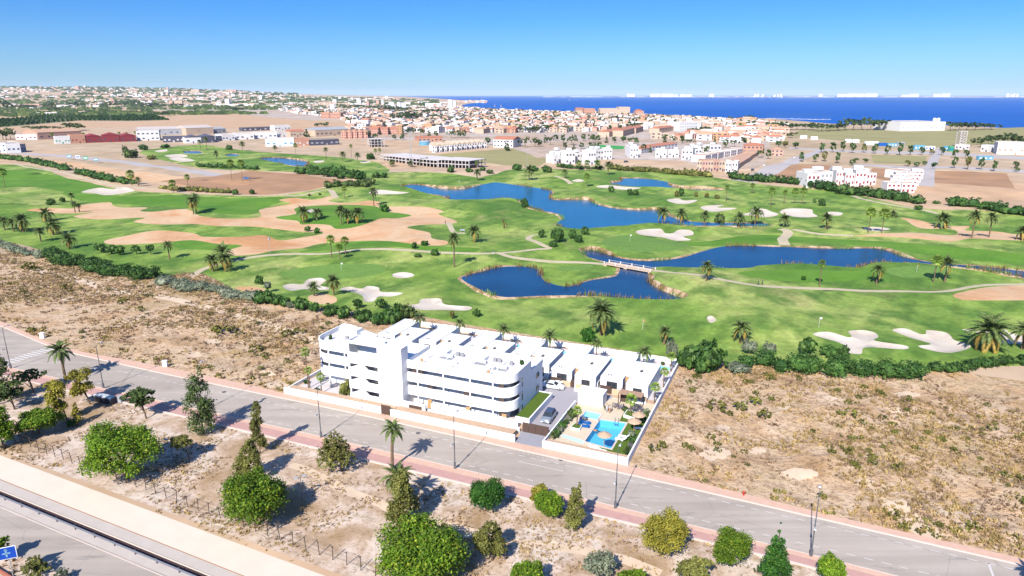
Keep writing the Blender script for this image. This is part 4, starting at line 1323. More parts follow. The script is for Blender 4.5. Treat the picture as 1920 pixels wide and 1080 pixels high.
# ---------------------------------------------------------------- villas
def villa(k):
    u = VILLA_U[k]
    txt = ['leftmost white villa at the back corner of the complex', 'second white villa from left with palm in patio', 'third white villa from left, behind roof lawn',
           'white villa fourth from left, behind the curved block end', 'white villa fifth from left behind the silver car', 'rightmost white villa beside the boundary wall'][k]
    fr_ = 24.0 if k > 3 else (27.0 if k == 3 else 27.8)
    V = thing('villa', txt, 'house', W(u + 4.7, 32), 'white villas in a row')
    h = 3.05
    P1('wing', 'wall_white', V, (u, u + 4.3, fr_, 39.0, 0, h))
    P1('wing', 'wall_white', V, (u + 5.15, u + 9.3, fr_ - 0.7 if k > 3 else fr_ - 0.9, 34.8, 0, h - 0.06))
    P1('link', 'wall_white', V, (u + 4.31, u + 5.14, fr_ + 2.4, 34.7, 0, h - 0.08))
    P1('roof', 'roof_white', V, (u + 0.25, u + 4.05, fr_ + 0.25, 38.75, h, h + 0.03))
    P1('roof', 'roof_white', V, (u + 5.4, u + 9.05, fr_ - 0.4, 34.55, h - 0.06, h - 0.03))
    P1('parapet', 'wall_white', V, (u, u + 4.3, fr_, fr_ + 0.22, h + 0.003, h + 0.14), (u, u + 4.3, 38.78, 39.0, h + 0.003, h + 0.14), (u, u + 0.22, fr_ + 0.22, 38.78, h + 0.003, h + 0.14), (u + 4.08, u + 4.3, fr_ + 0.22, 38.78, h + 0.003, h + 0.14))
    P1('entrance_panel', 'wood_tan', V, (u + 4.32, u + 5.13, fr_ + 2.2, fr_ + 2.39, 2.0, h - 0.1))
    P1('front_door', 'gate_brown', V, (u + 4.36, u + 5.1, fr_ + 2.26, fr_ + 2.395, 0.0, 1.98))
    window(u + 1.2, u + 3.3, fr_, 0.9 if k > 3 else 0.2, 2.4, V, 'glass_dark', 'dark_frame')
    window(u + 6.5, u + 8.2, fr_ - 0.7 if k > 3 else fr_ - 0.9, 0.3, 2.2, V, 'glass_dark', 'dark_frame')
    m = MB(); c = W(u + 6.6, 29.5, h - 0.1)
    m.tube([c, c + Vector((0, 0, 0.28))], 0.26, 8); m.tube([c + Vector((0, 0, 0.28)), c + Vector((0.3, 0.1, 0.36))], 0.15, 6)
    part('roof_vent', m, 'dark_frame', V)
    m = MB()
    for q in range(2):
        c = W(u + 1.2 + 0.5 * q, fr_ + 1.4, h + 0.03); m.box(c.x - .1, c.x + .1, c.y - .1, c.y + .1, c.z, c.z + .14)
    part('roof_spot', m, 'dark_frame', V)
    # garden wall on the left side of the plot
    if k:
        P1('garden_wall', 'wall_white', V, (u - 0.9, u - 0.7, 19.8 if k < 4 else 24.6, 43.6, 0, 1.4))
    return V
for k in range(6):
    villa(k)
for k in range(4):
    u = VILLA_U[k]
    wall('garden_wall', ['low white garden wall in front of the leftmost villa', 'low white garden wall in front of the second villa', 'low white garden wall in front of the third villa', 'low white garden wall in front of the fourth villa'][k],
         [(u, u + 9.2, 14.3 if k == 3 else 14.0, 14.2 if k < 3 else 14.5, 0, 2.2 if k < 3 else 0.9), (u + 3.6, u + 3.8, 14.6, 22.0, 0, 2.4)])
# front enclosures of the two right villas
for k, lb in ((4, 'front yard wall of beige stone at the fifth villa, beside the silver car'), (5, 'front yard wall of beige stone at the rightmost villa')):
    u = VILLA_U[k]
    w_ = thing('yard_wall', lb, 'wall', W(u + 5, 23.7))
    P1('wall', 'beige_stone', w_, (u + 5.4, u + 9.3, 23.0 - 0.55 * (k - 4), 23.25 - 0.55 * (k - 4), 0, 1.1))
    P1('wall', 'beige_stone', w_, (u + 2.4, u + 4.2, 23.55, 23.8, 0, 1.1))
    P1('planter', 'wall_white', w_, (u + 5.4, u + 9.3, 22.2 - 0.55 * (k - 4), 22.9 - 0.55 * (k - 4), 0, 0.35))
    g_ = thing('yard_gate', 'brown yard gate of the ' + ('fifth villa beside the white parked car' if k == 4 else 'rightmost villa beside the pergola'), 'gate', W(u + 1.2, 24.2))
    for q in range(4):
        P1('slat', 'gate_brown', g_, (u + 0.1, u + 2.3, 23.6 - 0.012 * (q % 2), 23.68, 0.05 + 0.38 * q, 0.41 + 0.38 * q))
    g_ = thing('yard_gate', 'narrow brown entrance gate of the ' + ('fifth villa' if k == 4 else 'rightmost villa'), 'gate', W(u + 4.8, 24.2))
    for q in range(4):
        P1('slat', 'gate_brown', g_, (u + 4.25, u + 5.35, 23.6 - 0.012 * (q % 2), 23.68, 0.05 + 0.40 * q, 0.43 + 0.40 * q))
# store block by the pool
SB = thing('pump_house', 'white flat service block between driveway and pool deck', 'building', W(-11.5, 19))
P1('wall', 'wall_white', SB, (-13.9, -9.2, 17.3, 20.0, 0, 2.35)); P1('roof', 'wall_white', SB, (-13.95, -9.15, 17.25, 20.05, 2.352, 2.5))
P1('door', 'gate_brown', SB, (-13.955, -13.91, 18.2, 19.2, 0.0, 1.95))
# pergola
PG = thing('pergola', 'pergola with tan cloth roof beside the rightmost villa', 'pergola', W(-4.6, 20.2))
for k in range(6):
    P1('roof_panel', 'pergola_cloth', PG, (-6.9 + 0.74 * k, -6.18 + 0.74 * k, 19.2, 21.3, 2.4, 2.47 + 0.012 * (k % 2)))
for u, v in ((-6.8, 19.3), (-2.6, 19.3), (-6.8, 21.1), (-2.6, 21.1)):
    P1('post', 'dark_frame', PG, (u - 0.07, u + 0.07, v - 0.07, v + 0.07, 0, 2.398))
P1('back_screen', 'gate_brown', PG, (-6.8, -5.4, 21.15, 21.22, 0.05, 2.3))

# ---------------------------------------------------------------- swimming pools
def basin(key, label, depth=1.3, cop='kerb_white'):
    pts = POOLS[key]
    cu, cv = sum(p[0] for p in pts) / 4, sum(p[1] for p in pts) / 4
    t_ = thing('swimming_pool', label, 'swimming pool', W(cu, cv), 'swimming pools of the white complex')
    m = MB()
    b = [W(u, v, -depth) for u, v in pts]; tp = [W(u, v, 0.0) for u, v in pts]
    m.add(b + tp, [(0, 1, 2, 3)] + [(i, 4 + i, 4 + (i + 1) % 4, (i + 1) % 4) for i in range(4)])
    part('basin', m, 'pool_tile' if key == 'main' else 'pool_pale', t_)
    m = MB(); m.face([W(u, v, -0.1) for u, v in pts]); part('water', m, 'pool_water', t_)
    m = MB()
    out = [(cu + (u - cu) * (1 + 0.3 / max(.5, abs(u - cu))), cv + (v - cv) * (1 + 0.3 / max(.5, abs(v - cv)))) for u, v in pts]
    for i in range(4):
        j = (i + 1) % 4
        m.lprism([pts[i], out[i], out[j], pts[j]] if False else [out[i], out[j], pts[j], pts[i]], -0.05, 0.06)
    part('coping', m, cop, t_)
    return t_
basin('main', 'large blue communal swimming pool beside the lawn and straw parasols')
basin('kids', 'small pale blue splash pool above the blue floats', 0.5)
for k in range(6):
    basin('v%d' % k, ['small private pool behind the leftmost villa', 'small private pool behind the second villa', 'small private pool behind the third villa', 'small private pool behind the fourth villa', 'small private pool behind the fifth villa', 'small private pool behind the rightmost villa at the wall corner'][k])
m = MB(); m.lprism([(-12.6, 4.0), (-8.35, 3.1), (-8.35, 4.0), (-12.3, 4.7)], 0.004, 0.012)
solo('shallow_pool', m, 'pool_pale', W(-10.4, 4), 'shallow tapering beach entry at the left of the large pool', 'swimming pool')

# ---------------------------------------------------------------- pool furniture
def parasol(p, label):
    t_ = thing('parasol', label, 'parasol', p, 'straw parasols around the pool')
    b = MB(); b.tube([(0, 0, 0), (0, 0, 2.5)], 0.05, 6); ob('pole', b.mesh('pole', 'wood_tan'), t_)
    vs, fs = [(0, 0, 2.75)], []
    n = 18
    for j, (r, z) in enumerate(((0.42, 2.6), (0.85, 2.42), (1.18, 2.2))):
        for i in range(n):
            a = 2 * math.pi * i / n
            rr = r * (1 + (rng.uniform(-.06, .06) if j == 2 else 0))
            vs.append((rr * math.cos(a), rr * math.sin(a), z - (0.05 if (i % 2 and j == 2) else 0)))
    fs += [(0, 1 + i, 1 + (i + 1) % n) for i in range(n)]
    for j in range(2):
        fs += [(1 + j * n + i, 1 + (j + 1) * n + i, 1 + (j + 1) * n + (i + 1) % n, 1 + j * n + (i + 1) % n) for i in range(n)]
    b = MB(); b.add(vs, fs); ob('canopy', b.mesh('canopy', 'straw'), t_)
    b = MB(); b.tube([(0, 0, 2.7), (0, 0, 2.95)], [0.12, 0.03], 6); ob('cap', b.mesh('cap', 'straw'), t_)
    return t_
ps0 = parasol(W(-1.5, 12.6), 'straw parasol nearest the white palm planter')
copy_tree(ps0, W(-1.6, 9.9), label='straw parasol in the middle of the lawn beside the pool')
copy_tree(ps0, W(-4.9, 3.3), label='straw parasol over the near end of the pool')
def lounger(p, rz, label, mat='white_cloth'):
    t_ = thing('sun_lounger', label, 'sun lounger', p, 'white sun loungers on the pool lawn', rz)
    b = MB(); b.box(-0.33, 0.33, -0.95, 0.35, 0.26, 0.34); ob('seat', b.mesh('seat', mat), t_)
    b = MB(); b.hexa([(-0.33, 0.355, 0.26), (0.33, 0.355, 0.26), (0.33, 0.42, 0.3), (-0.33, 0.42, 0.3)], [(-0.33, 0.85, 0.78), (0.33, 0.85, 0.78), (0.33, 0.92, 0.74), (-0.33, 0.92, 0.74)]); ob('backrest', b.mesh('backrest', mat), t_)
    for x in (-0.28, 0.28):
        for y in (-0.85, 0.25):
            b = MB(); b.box(x - 0.03, x + 0.03, y - 0.03, y + 0.03, 0, 0.258); ob('leg', b.mesh('leg', mat), t_)
    return t_
l0 = lounger(W(-6.2, 2.0), R_(60), 'white sun lounger at the near end of the pool under the parasol, left')
for u, v, rz, lb in ((-5.0, 1.7, 60, 'white sun lounger at the near end of the pool under the parasol, right'), (-2.9, 6.5, -115, 'white sun lounger beside the low bushes on the lawn, nearer'), (-2.7, 7.6, -115, 'white sun lounger beside the low bushes on the lawn, farther'),
                     (-0.9, 11.6, -90, 'white sun lounger against the boundary wall')):
    copy_tree(l0, W(u, v), R_(rz), label=lb)
def float_(p, rz, label):
    t_ = thing('wave_lounger', label, 'sun lounger', p, 'blue wave loungers on the deck', rz)
    b = MB()
    prof = [(-1.0, 0.12), (-0.55, 0.34), (-0.1, 0.2), (0.35, 0.16), (0.7, 0.5), (1.0, 0.85)]
    for (y0, z0), (y1, z1) in zip(prof, prof[1:]):
        b.hexa([(-0.38, y0, 0.02), (0.38, y0, 0.02), (0.38, y1, 0.02), (-0.38, y1, 0.02)], [(-0.38, y0, z0), (0.38, y0, z0), (0.38, y1, z1), (-0.38, y1, z1)])
    ob('body', b.mesh('body', 'float_blue'), t_)
    b = MB(); b.box(-0.3, 0.3, 0.72, 0.9, 0.86, 0.94); ob('headrest', b.mesh('headrest', 'float_blue'), t_)
    return t_
f0 = float_(W(-10.2, 10.2), R_(70), 'blue wave shaped lounger on the pool deck, farther one')
copy_tree(f0, W(-10.0, 8.9), R_(70), label='blue wave shaped lounger on the pool deck, nearer one')
# white palm planters
def planter(pts, h, label):
    c = (sum(p[0] for p in pts) / len(pts), sum(p[1] for p in pts) / len(pts))
    t_ = thing('planter', label, 'planter', W(*c))
    m = MB(); m.lprism(pts, 0.0, h); part('box', m, 'wall_white', t_)
    sh = [(c[0] + (u - c[0]) * 0.85, c[1] + (v - c[1]) * 0.85) for u, v in pts]
    m = MB(); m.lprism(sh, h + 0.004, h + 0.05); part('soil', m, 'turf', t_)
    return t_
planter([(-4.7, 15.0), (-2.6, 14.4), (-2.8, 16.9), (-4.6, 17.2)], 0.55, 'white raised planter at the base of the palm on the lawn')
planter([(-11.9, 7.0), (-10.2, 6.9), (-10.3, 8.6), (-11.7, 8.8)], 0.4, 'white raised planter at the base of the palm on the deck')
# wooden loungers and sofa on the roof terraces between second and third villa
def daybed(p, rz, label):
    t_ = thing('daybed', label, 'sofa', p, 'wooden daybeds between the villas', rz)
    b = MB(); b.box(-0.9, 0.9, -0.6, 0.6, 0.1, 0.4); ob('base', b.mesh('base', 'wood_deck'), t_)
    b = MB(); b.box(-0.9, 0.9, 0.605, 0.75, 0.1, 0.85); ob('backrest', b.mesh('backrest', 'wood_deck'), t_)
    b = MB(); b.box(-0.8, 0.8, -0.5, 0.55, 0.405, 0.5); ob('cushion', b.mesh('cushion', 'wood_deck'), t_)
    return t_
d0 = daybed(W(-43.5, 33.4, 0), 0, 'orange wooden sofa between second and third villa, nearest one')
copy_tree(d0, W(-43.4, 37.6, 0), -0.5, label='orange wooden daybed by the villa pool, left one')
copy_tree(d0, W(-41.4, 38.2, 0), -0.5, label='orange wooden daybed by the villa pool, right one')
# bathing steps rail
t_ = thing('pool_ladder', 'steel pool ladder at the far edge of the large pool', 'ladder', W(-5.3, 12.6))
for s in (0, 0.6):
    m = MB(); c = W(-5.6 + s, 12.5); m.tube([c + Vector((0, 0, -0.6)), c + Vector((0, 0, 0.7)), c + Vector((SA, CA, 0)) * 0.4 + Vector((0, 0, 0.75)), c + Vector((SA, CA, 0)) * 0.5], 0.03, 6)
    part('hand_rail', m, 'galvanised', t_)
P1('step', 'galvanised', t_, (-5.57, -5.03, 12.4, 12.5, -0.35, -0.3))

# ---------------------------------------------------------------- cars
plain('tyre', (0.02, 0.02, 0.02), 0.8, 0.1)
plain('rim', (0.5, 0.5, 0.52), 0.3, 0.05, 1, 0.5, 0.8)
plain('headlight', (0.75, 0.78, 0.8), 0.15, 0.02)
plain('tail_red', (0.4, 0.02, 0.02), 0.3, 0.02)
def paint(name, c):
    t_ = NT(name, 0.25, 0.5)
    t_.color(c); t_.b.inputs['Coat Weight'].default_value = 0.6
paint('paint_silver', (0.55, 0.57, 0.60)); paint('paint_dark', (0.035, 0.045, 0.07)); paint('paint_grey', (0.16, 0.18, 0.21)); paint('paint_white', (0.72, 0.72, 0.72)); paint('paint_blue', (0.05, 0.12, 0.3)); paint('paint_red', (0.35, 0.04, 0.03))
def car(p, rz, label, body, prof, cab, W2, lc='car', top=None):
    """prof: (y, z low, z top, half width) stations; cab: (y0,y1 base, y2,y3 top, z0, z1)"""
    t_ = thing('parked_car', label, lc, p, None, rz)
    b = MB()
    rings = []
    for y, zl, zt, w in prof:
        rings.append([(-w * .92, y, zl), (-w, y, zl + 0.12), (-w, y, zt - 0.16), (-w * .86, y, zt), (w * .86, y, zt), (w, y, zt - 0.16), (w, y, zl + 0.12), (w * .92, y, zl)])
    n = 8
    for r0, r1 in zip(rings, rings[1:]):
        b.add(r0 + r1, [(i, n + i, n + (i + 1) % n, (i + 1) % n) for i in range(n)])
    b.face(rings[0]); b.face(rings[-1][::-1])
    ob('body', b.mesh('body', body, None, True), t_)
    y0, y1, y2, y3, z0, z1 = cab
    w0, w1 = W2 * 0.9, W2 * 0.70
    bt = [(-w0, y0, z0), (w0, y0, z0), (w0, y1, z0), (-w0, y1, z0)]
    tp = [(-w1, y2, z1), (w1, y2, z1), (w1, y3, z1), (-w1, y3, z1)]
    b = MB(); b.hexa(bt, tp); ob('cabin', b.mesh('cabin', top or body), t_)
    def quad(a, b_, c, d, s=0.86, off_=0.012):
        q = [Vector(x) for x in (a, b_, c, d)]
        m_ = sum(q, Vector()) / 4
        n_ = (q[1] - q[0]).cross(q[2] - q[0]).normalized()
        g = MB(); f_ = [m_ + (x - m_) * s + n_ * off_ for x in q]; k_ = [m_ + (x - m_) * s for x in q]
        g.hexa(k_, f_)
        return g
    ob('windscreen', quad(bt[2], bt[3], tp[3], tp[2]).mesh('windscreen', 'glass_dark'), t_)
    ob('rear_window', quad(bt[0], bt[1], tp[1], tp[0]).mesh('rear_window', 'glass_dark'), t_)
    ob('side_window', quad(bt[1], bt[2], tp[2], tp[1]).mesh('side_window', 'glass_dark'), t_)
    ob('side_window', quad(bt[3], bt[0], tp[0], tp[3]).mesh('side_window', 'glass_dark'), t_)
    ya, yb = prof[0][0], prof[-1][0]
    L = yb - ya
    r = 0.33 * (z1 / 1.4) ** 0.4
    for y in (ya + 0.19 * L, yb - 0.18 * L):
        for s in (-1, 1):
            b = MB(); b.tube([(s * (W2 - 0.2), y, r), (s * (W2 + 0.015), y, r)], r, 14); wh = ob('wheel', b.mesh('wheel', 'tyre'), t_)
            b = MB(); b.tube([(s * (W2 + 0.016), y, r), (s * (W2 + 0.03), y, r)], r * 0.62, 10); ob('rim', b.mesh('rim', 'rim'), wh)
    for s in (-1, 1):
        z = prof[-1][2] - 0.25
        b = MB(); b.box(s * W2 * 0.6 - 0.2, s * W2 * 0.6 + 0.2, yb - 0.06, yb + 0.02, z, z + 0.14); ob('headlight', b.mesh('headlight', 'headlight'), t_)
        z = prof[0][2] - 0.28
        b = MB(); b.box(s * W2 * 0.66 - 0.16, s * W2 * 0.66 + 0.16, ya - 0.02, ya + 0.06, z, z + 0.14); ob('tail_light', b.mesh('tail_light', 'tail_red'), t_)
    return t_
SUVP = [(-2.2, 0.4, 0.85, 0.8), (-2.05, 0.3, 1.02, 0.9), (-1.2, 0.25, 1.05, 0.93), (0.9, 0.25, 1.02, 0.93), (1.7, 0.28, 0.96, 0.9), (2.1, 0.32, 0.86, 0.86), (2.22, 0.42, 0.7, 0.78)]
SPORT = [(-2.2, 0.38, 0.78, 0.8), (-2.0, 0.26, 0.95, 0.92), (-1.2, 0.2, 0.93, 0.96), (0.6, 0.2, 0.82, 0.93), (1.5, 0.2, 0.76, 0.95), (2.1, 0.24, 0.64, 0.88), (2.3, 0.3, 0.5, 0.74)]
car(W(-16.6, 9.0), R_(-23.4 + 183), 'dark two-tone hatchback parked nose down on the driveway', 'paint_grey', SUVP, (-1.95, 1.05, -1.6, 0.25, 1.0, 1.58), 0.92, top='paint_dark')
car(W(-20.5, 22.0), R_(-23.4 - 88), 'silver sports car parked beside the apartment block end', 'paint_silver', SPORT, (-1.7, 0.95, -0.8, 0.2, 0.84, 1.26), 0.93)
car(W(-20.0, 25.6), R_(-23.4 + 8), 'white car parked behind the brown yard gate', 'paint_white', SPORT, (-1.7, 0.95, -0.9, 0.2, 0.84, 1.3), 0.93)
BOXCAR = SUVP
# ================================================================ vegetation
leafmat('leaf_bright', A(40, 70, 16), A(90, 124, 28), A(134, 156, 42), A(170, 176, 60))
leafmat('leaf_deep', A(24, 54, 22), A(50, 94, 30), A(78, 122, 42), A(104, 140, 56))
leafmat('leaf_olive', A(60, 62, 30), A(104, 108, 52), A(140, 140, 72), A(168, 162, 92))
leafmat('leaf_yellow', A(84, 84, 26), A(140, 136, 48), A(176, 166, 66), A(196, 184, 90))
leafmat('leaf_pine', A(36, 52, 28), A(70, 90, 46), A(104, 122, 64), A(132, 144, 82))
leafmat('leaf_hedge', A(26, 50, 24), A(58, 92, 40), A(92, 126, 58), A(120, 150, 76))
leafmat('leaf_grey', A(64, 74, 58), A(110, 120, 96), A(150, 156, 130), A(176, 178, 156))
leafmat('leaf_palm', A(44, 62, 34), A(86, 106, 56), A(132, 146, 84), A(166, 170, 110))
leafmat('leaf_palm_gold', A(110, 96, 44), A(160, 138, 66), A(190, 164, 90))
leafmat('leaf_fan', A(50, 74, 28), A(104, 134, 48), A(150, 170, 76), A(186, 190, 110))
leafmat('leaf_dead', A(120, 92, 60), A(168, 134, 92), A(200, 166, 120))
leafmat('dry_straw', A(118, 98, 62), A(150, 128, 82), A(172, 150, 100), A(186, 162, 112), 0.15)
leafmat('scrub_grey', A(92, 74, 58), A(120, 100, 80), A(144, 122, 100), A(158, 136, 112), 0.1)
leafmat('scrub_green', A(60, 64, 26), A(96, 98, 42), A(128, 124, 58), A(146, 138, 72), 0.15)
leafmat('reed', A(70, 56, 30), A(108, 88, 50), A(132, 110, 66), A(90, 98, 46), 0.15)
leafmat('reed_green', A(40, 74, 34), A(76, 112, 48), A(110, 140, 66), A(140, 156, 84), 0.15)
leafmat('flower_lilac', A(60, 66, 60), A(96, 92, 100), A(128, 120, 140), A(160, 154, 170), 0.1)
plain('bark', A(126, 104, 82), 0.95, 0.25, 4.0)
plain('bark_pale', A(176, 154, 126), 0.95, 0.2, 4.0)
plain('palm_trunk', A(142, 118, 94), 0.95, 0.25, 6.0)

def rdir(r):
    z = r.uniform(-1, 1); a = r.uniform(0, 2 * math.pi); s = math.sqrt(1 - z * z)
    return Vector((s * math.cos(a), s * math.sin(a), z))
def cards(mb, lobes, n, size, r, up=0.35, jit=0.8, per=14, spread=0.28, low=-0.55):
    """leaf clumps over the lobes: (centre, radii) pairs"""
    wts = [l[1][0] * l[1][2] + l[1][1] * l[1][2] + l[1][0] * l[1][1] for l in lobes]
    tot = sum(wts)
    k = 0
    while k < n:
        x = r.random() * tot
        for l, w in zip(lobes, wts):
            x -= w
            if x <= 0:
                break
        c, rad = l
        d = rdir(r)
        if d.z < low:
            d.z = -d.z
        f = r.uniform(0.7, 1.02)
        sprig = r.random() < 0.16
        if sprig:
            f = r.uniform(1.02, 1.32)
        cc = Vector((c[0] + d.x * rad[0] * f, c[1] + d.y * rad[1] * f, c[2] + d.z * rad[2] * f))
        inside = False
        for l2 in lobes:
            if l2 is not l:
                e = ((cc.x - l2[0][0]) / l2[1][0]) ** 2 + ((cc.y - l2[0][1]) / l2[1][1]) ** 2 + ((cc.z - l2[0][2]) / l2[1][2]) ** 2
                if e < 0.4:
                    inside = True
                    break
        if inside:
            continue
        sp = spread * min(rad) * (.55 if sprig else 1)
        for _ in range(per // 2 if sprig else per):
            p = cc + Vector((r.gauss(0, sp), r.gauss(0, sp), r.gauss(0, sp * 0.8)))
            nn = (d * 0.7 + rdir(r) * jit + Vector((0, 0, up))).normalized()
            a = nn.orthogonal().normalized()
            a.rotate(Quaternion(nn, r.uniform(0, 6.28)))
            b = nn.cross(a)
            s = size * r.uniform(0.6, 1.3)
            a, b = a * s, b * (s * 0.62)
            mb.face([p - a, p - b, p + a, p + b])
            k += 1
def trunk(mb, pts, r0, r1, n=7):
    m_ = len(pts)
    mb.tube(pts, [r0 + (r1 - r0) * i / (m_ - 1) for i in range(m_)], n, True)

NEAR = []
def tree(kind, base, box, label, mat, n, size, seed=1, bark='bark', trunk_r=0.16, name=None, lean=(0, 0), cat='tree', group=None, per=14, spread=0.28, dens=1.0):
    """a tree standing at base whose crown fills the given part of the view"""
    r = random.Random(seed)
    p = at(*base)
    x0, x1, y0, y1 = box
    m_ = mpp(p)
    rx = (x1 - x0) / 2 * m_
    cx = ((x0 + x1) / 2 - base[0]) * m_
    zt = top_z(p, base[0], y0) - p.z
    zb = top_z(p, base[0], y1) - p.z
    ry = rx
    # the near lower rim of a crown shows lower in the view than its middle
    zb = max(0.15, zb + ry * 0.38)
    zt = zt - ry * 0.25
    h = max(zt - zb, 0.8)
    t_ = thing(name or 'tree', label, cat, p, group)
    L = []
    if kind == 'round':
        L.append((Vector((cx, 0, zb + h * 0.40)), (rx * 0.62, ry * 0.62, h * 0.46)))
        for i in range(22):
            a = 2.4 * i + r.uniform(-.3, .3)
            zz = r.uniform(0.12, 0.86)
            q = r.uniform(0.48, 0.76) * math.sqrt(max(.1, 1 - (max(0, zz - .3) / .72) ** 2))
            k_ = r.uniform(.18, .34)
            L.append((Vector((cx + rx * q * math.cos(a), ry * q * math.sin(a), zb + h * zz)), (rx * k_, rx * k_, h * k_ * .75)))
    elif kind == 'column':
        k = max(4, int(h / max(0.6, rx) * 1.6))
        for i in range(k + 1):
            s = i / k
            w = (0.55 + 0.5 * math.sin(math.pi * min(1, 0.18 + s * 0.86))) * (1 - 0.45 * s * s) * r.uniform(0.75, 1.05)
            L.append((Vector((cx + rx * r.uniform(-.38, .38), ry * r.uniform(-.38, .38), zb + h * (0.06 + 0.88 * s))), (rx * w * r.uniform(.42, .62), ry * w * r.uniform(.42, .62), h / k * r.uniform(.6, 1.0))))
            for _ in range(2):
                a = r.uniform(0, 6.28)
                L.append((Vector((cx + rx * r.uniform(.5, .8) * w * math.cos(a), ry * .65 * w * math.sin(a), zb + h * (0.06 + 0.85 * s))), (rx * r.uniform(.2, .34), ry * .28, h / k * .6)))
    elif kind == 'cone':
        k = 7
        for i in range(k):
            s = i / (k - 1)
            w = (1 - s) ** 0.8 * 0.95 + 0.08
            for q in range(5 if s < .75 else 1):
                a = 6.28 * q / 5 + i
                o_ = (0.55 if s < .75 else 0) * w
                L.append((Vector((cx + rx * o_ * math.cos(a) * r.uniform(.7, 1.2), ry * o_ * math.sin(a) * r.uniform(.7, 1.2), zb + h * (0.04 + 0.92 * s))), (rx * w * .48, ry * w * .48, h * .085)))
    else:   # loose
        for i in range(16):
            a = r.uniform(0, 6.28); q = math.sqrt(r.random()) * 0.68
            s = r.random()
            w = 0.6 + 0.4 * math.sin(math.pi * s)
            L.append((Vector((cx + rx * q * w * math.cos(a), ry * q * w * math.sin(a), zb + h * (0.1 + 0.82 * s))), (rx * r.uniform(.24, .4),) * 2 + (h * r.uniform(.10, .17),)))
    mb = MB()
    fine = 0.72 if kind != 'round' else 0.64
    cards(mb, L, int(n * dens * (1.15 if kind != 'round' else 2.0)), size * fine, r, per=per, spread=spread)
    ob('crown', mb.mesh('crown', mat), t_)
    tb = MB()
    top = Vector((cx, 0, zb + h * (0.55 if kind in ('round', 'loose') else 0.85)))
    trunk(tb, [Vector((0, 0, -0.4)), Vector((cx * .2, 0, zb * .5)), Vector((cx * .6, 0.05, (zb + top.z) * .5)), top], trunk_r, trunk_r * .3)
    for i in range(5):
        l = L[(i * 2 + 1) % len(L)][0]
        st = Vector((0, 0, 0)).lerp(top, 0.3 + 0.1 * i)
        trunk(tb, [st, st.lerp(l, .5) + Vector((0, 0, .15)), l], trunk_r * .5, trunk_r * .15, 5)
    ob('trunk', tb.mesh('trunk', bark), t_)
    return t_

# --- trees of the waste ground in front
tree('round', (238, 897), (166, 308, 786, 900), 'big bright green domed tree at left, behind the wire fence', 'leaf_bright', 9000, 0.26, 11, 'bark', 0.3)
tree('round', (482, 985), (414, 546, 879, 988), 'big bright green domed tree, middle one of three by the fence', 'leaf_bright', 9000, 0.25, 12, 'bark', 0.3)
tree('round', (795, 1100), (709, 876, 968, 1115), 'large bright yellow-green tree at the bottom edge, nearest of three domed ones', 'leaf_bright', 11000, 0.25, 13, 'bark', 0.3)
tree('round', (74, 814), (34, 116, 760, 816), 'dense bright bush-like tree at the left edge, right one of a pair', 'leaf_bright', 5500, 0.26, 14)
tree('round', (10, 842), (-30, 30, 766, 838), 'dense bright bush-like tree at the left edge, left one of a pair', 'leaf_bright', 5500, 0.26, 15)
tree('column', (-8, 760), (-28, 27, 640, 745), 'tall dark feathery tree cut by the left edge', 'leaf_pine', 5000, 0.24, 16, 'bark', 0.25)
tree('loose', (64, 737), (22, 88, 690, 722), 'dark flat-topped pine between left edge and street palm', 'leaf_pine', 3600, 0.24, 17, 'bark', 0.17)
tree('loose', (28, 768), (-8, 52, 712, 760), 'dark spreading pine at the left edge, below the flat-topped pine', 'leaf_pine', 4200, 0.25, 18, 'bark', 0.17)
tree('loose', (128, 790), (94, 140, 702, 785), 'yellow-green feathery tree, left half of the pair by the containers', 'leaf_yellow', 4200, 0.25, 19)
tree('loose', (170, 758), (132, 182, 688, 752), 'olive green tree leaning over the waste containers', 'leaf_yellow', 4200, 0.25, 20)
tree('column', (146, 797), (136, 158, 758, 795), 'slender yellow-green sapling below the feathery pair', 'leaf_yellow', 1200, 0.2, 21, 'bark', 0.08)
tree('round', (136, 799), (126, 144, 786, 800), 'small dark green bush at the foot of the yellow-green sapling', 'leaf_deep', 900, 0.18, 22, 'bark', 0.05, 'bush', cat='bush')
tree('loose', (275, 785), (236, 297, 722, 773), 'dark pine-like tree right of the waste containers', 'leaf_pine', 4500, 0.23, 23)
tree('column', (382, 812), (345, 412, 700, 812), 'tall dark grey-green tree standing before the road at left', 'leaf_pine', 6000, 0.22, 24, 'bark', 0.2)
tree('column', (488, 850), (472, 506, 746, 846), 'narrow upright green tree casting its shadow over the bike lane', 'leaf_olive', 3600, 0.2, 25, 'bark', 0.12)
tree('column', (470, 900), (442, 503, 822, 898), 'dull olive tree behind the middle domed tree', 'leaf_olive', 4200, 0.22, 26)
tree('cone', (643, 884), (594, 667, 793, 876), 'pyramid shaped olive green conifer left of the windblown palm', 'leaf_olive', 5200, 0.2, 27)
tree('column', (757, 990), (718, 797, 880, 990), 'broad olive brown tree hiding a low palm behind it', 'leaf_olive', 6500, 0.22, 28, 'bark', 0.2)
tree('round', (911, 957), (875, 947, 897, 957), 'compact deep green round tree near the bike lane', 'leaf_deep', 5500, 0.2, 29)
tree('round', (1026, 968), (997, 1057, 920, 968), 'rounded green tree in front of the yellower clump, right of the deep green one', 'leaf_bright', 4000, 0.2, 30)
tree('round', (1012, 945), (994, 1030, 907, 944), 'small yellow-green tree tucked behind the rounded green tree', 'leaf_yellow', 2200, 0.2, 31)
tree('column', (1077, 996), (1055, 1098, 912, 994), 'upright grey-olive tree right of the rounded green tree', 'leaf_olive', 4200, 0.19, 32)
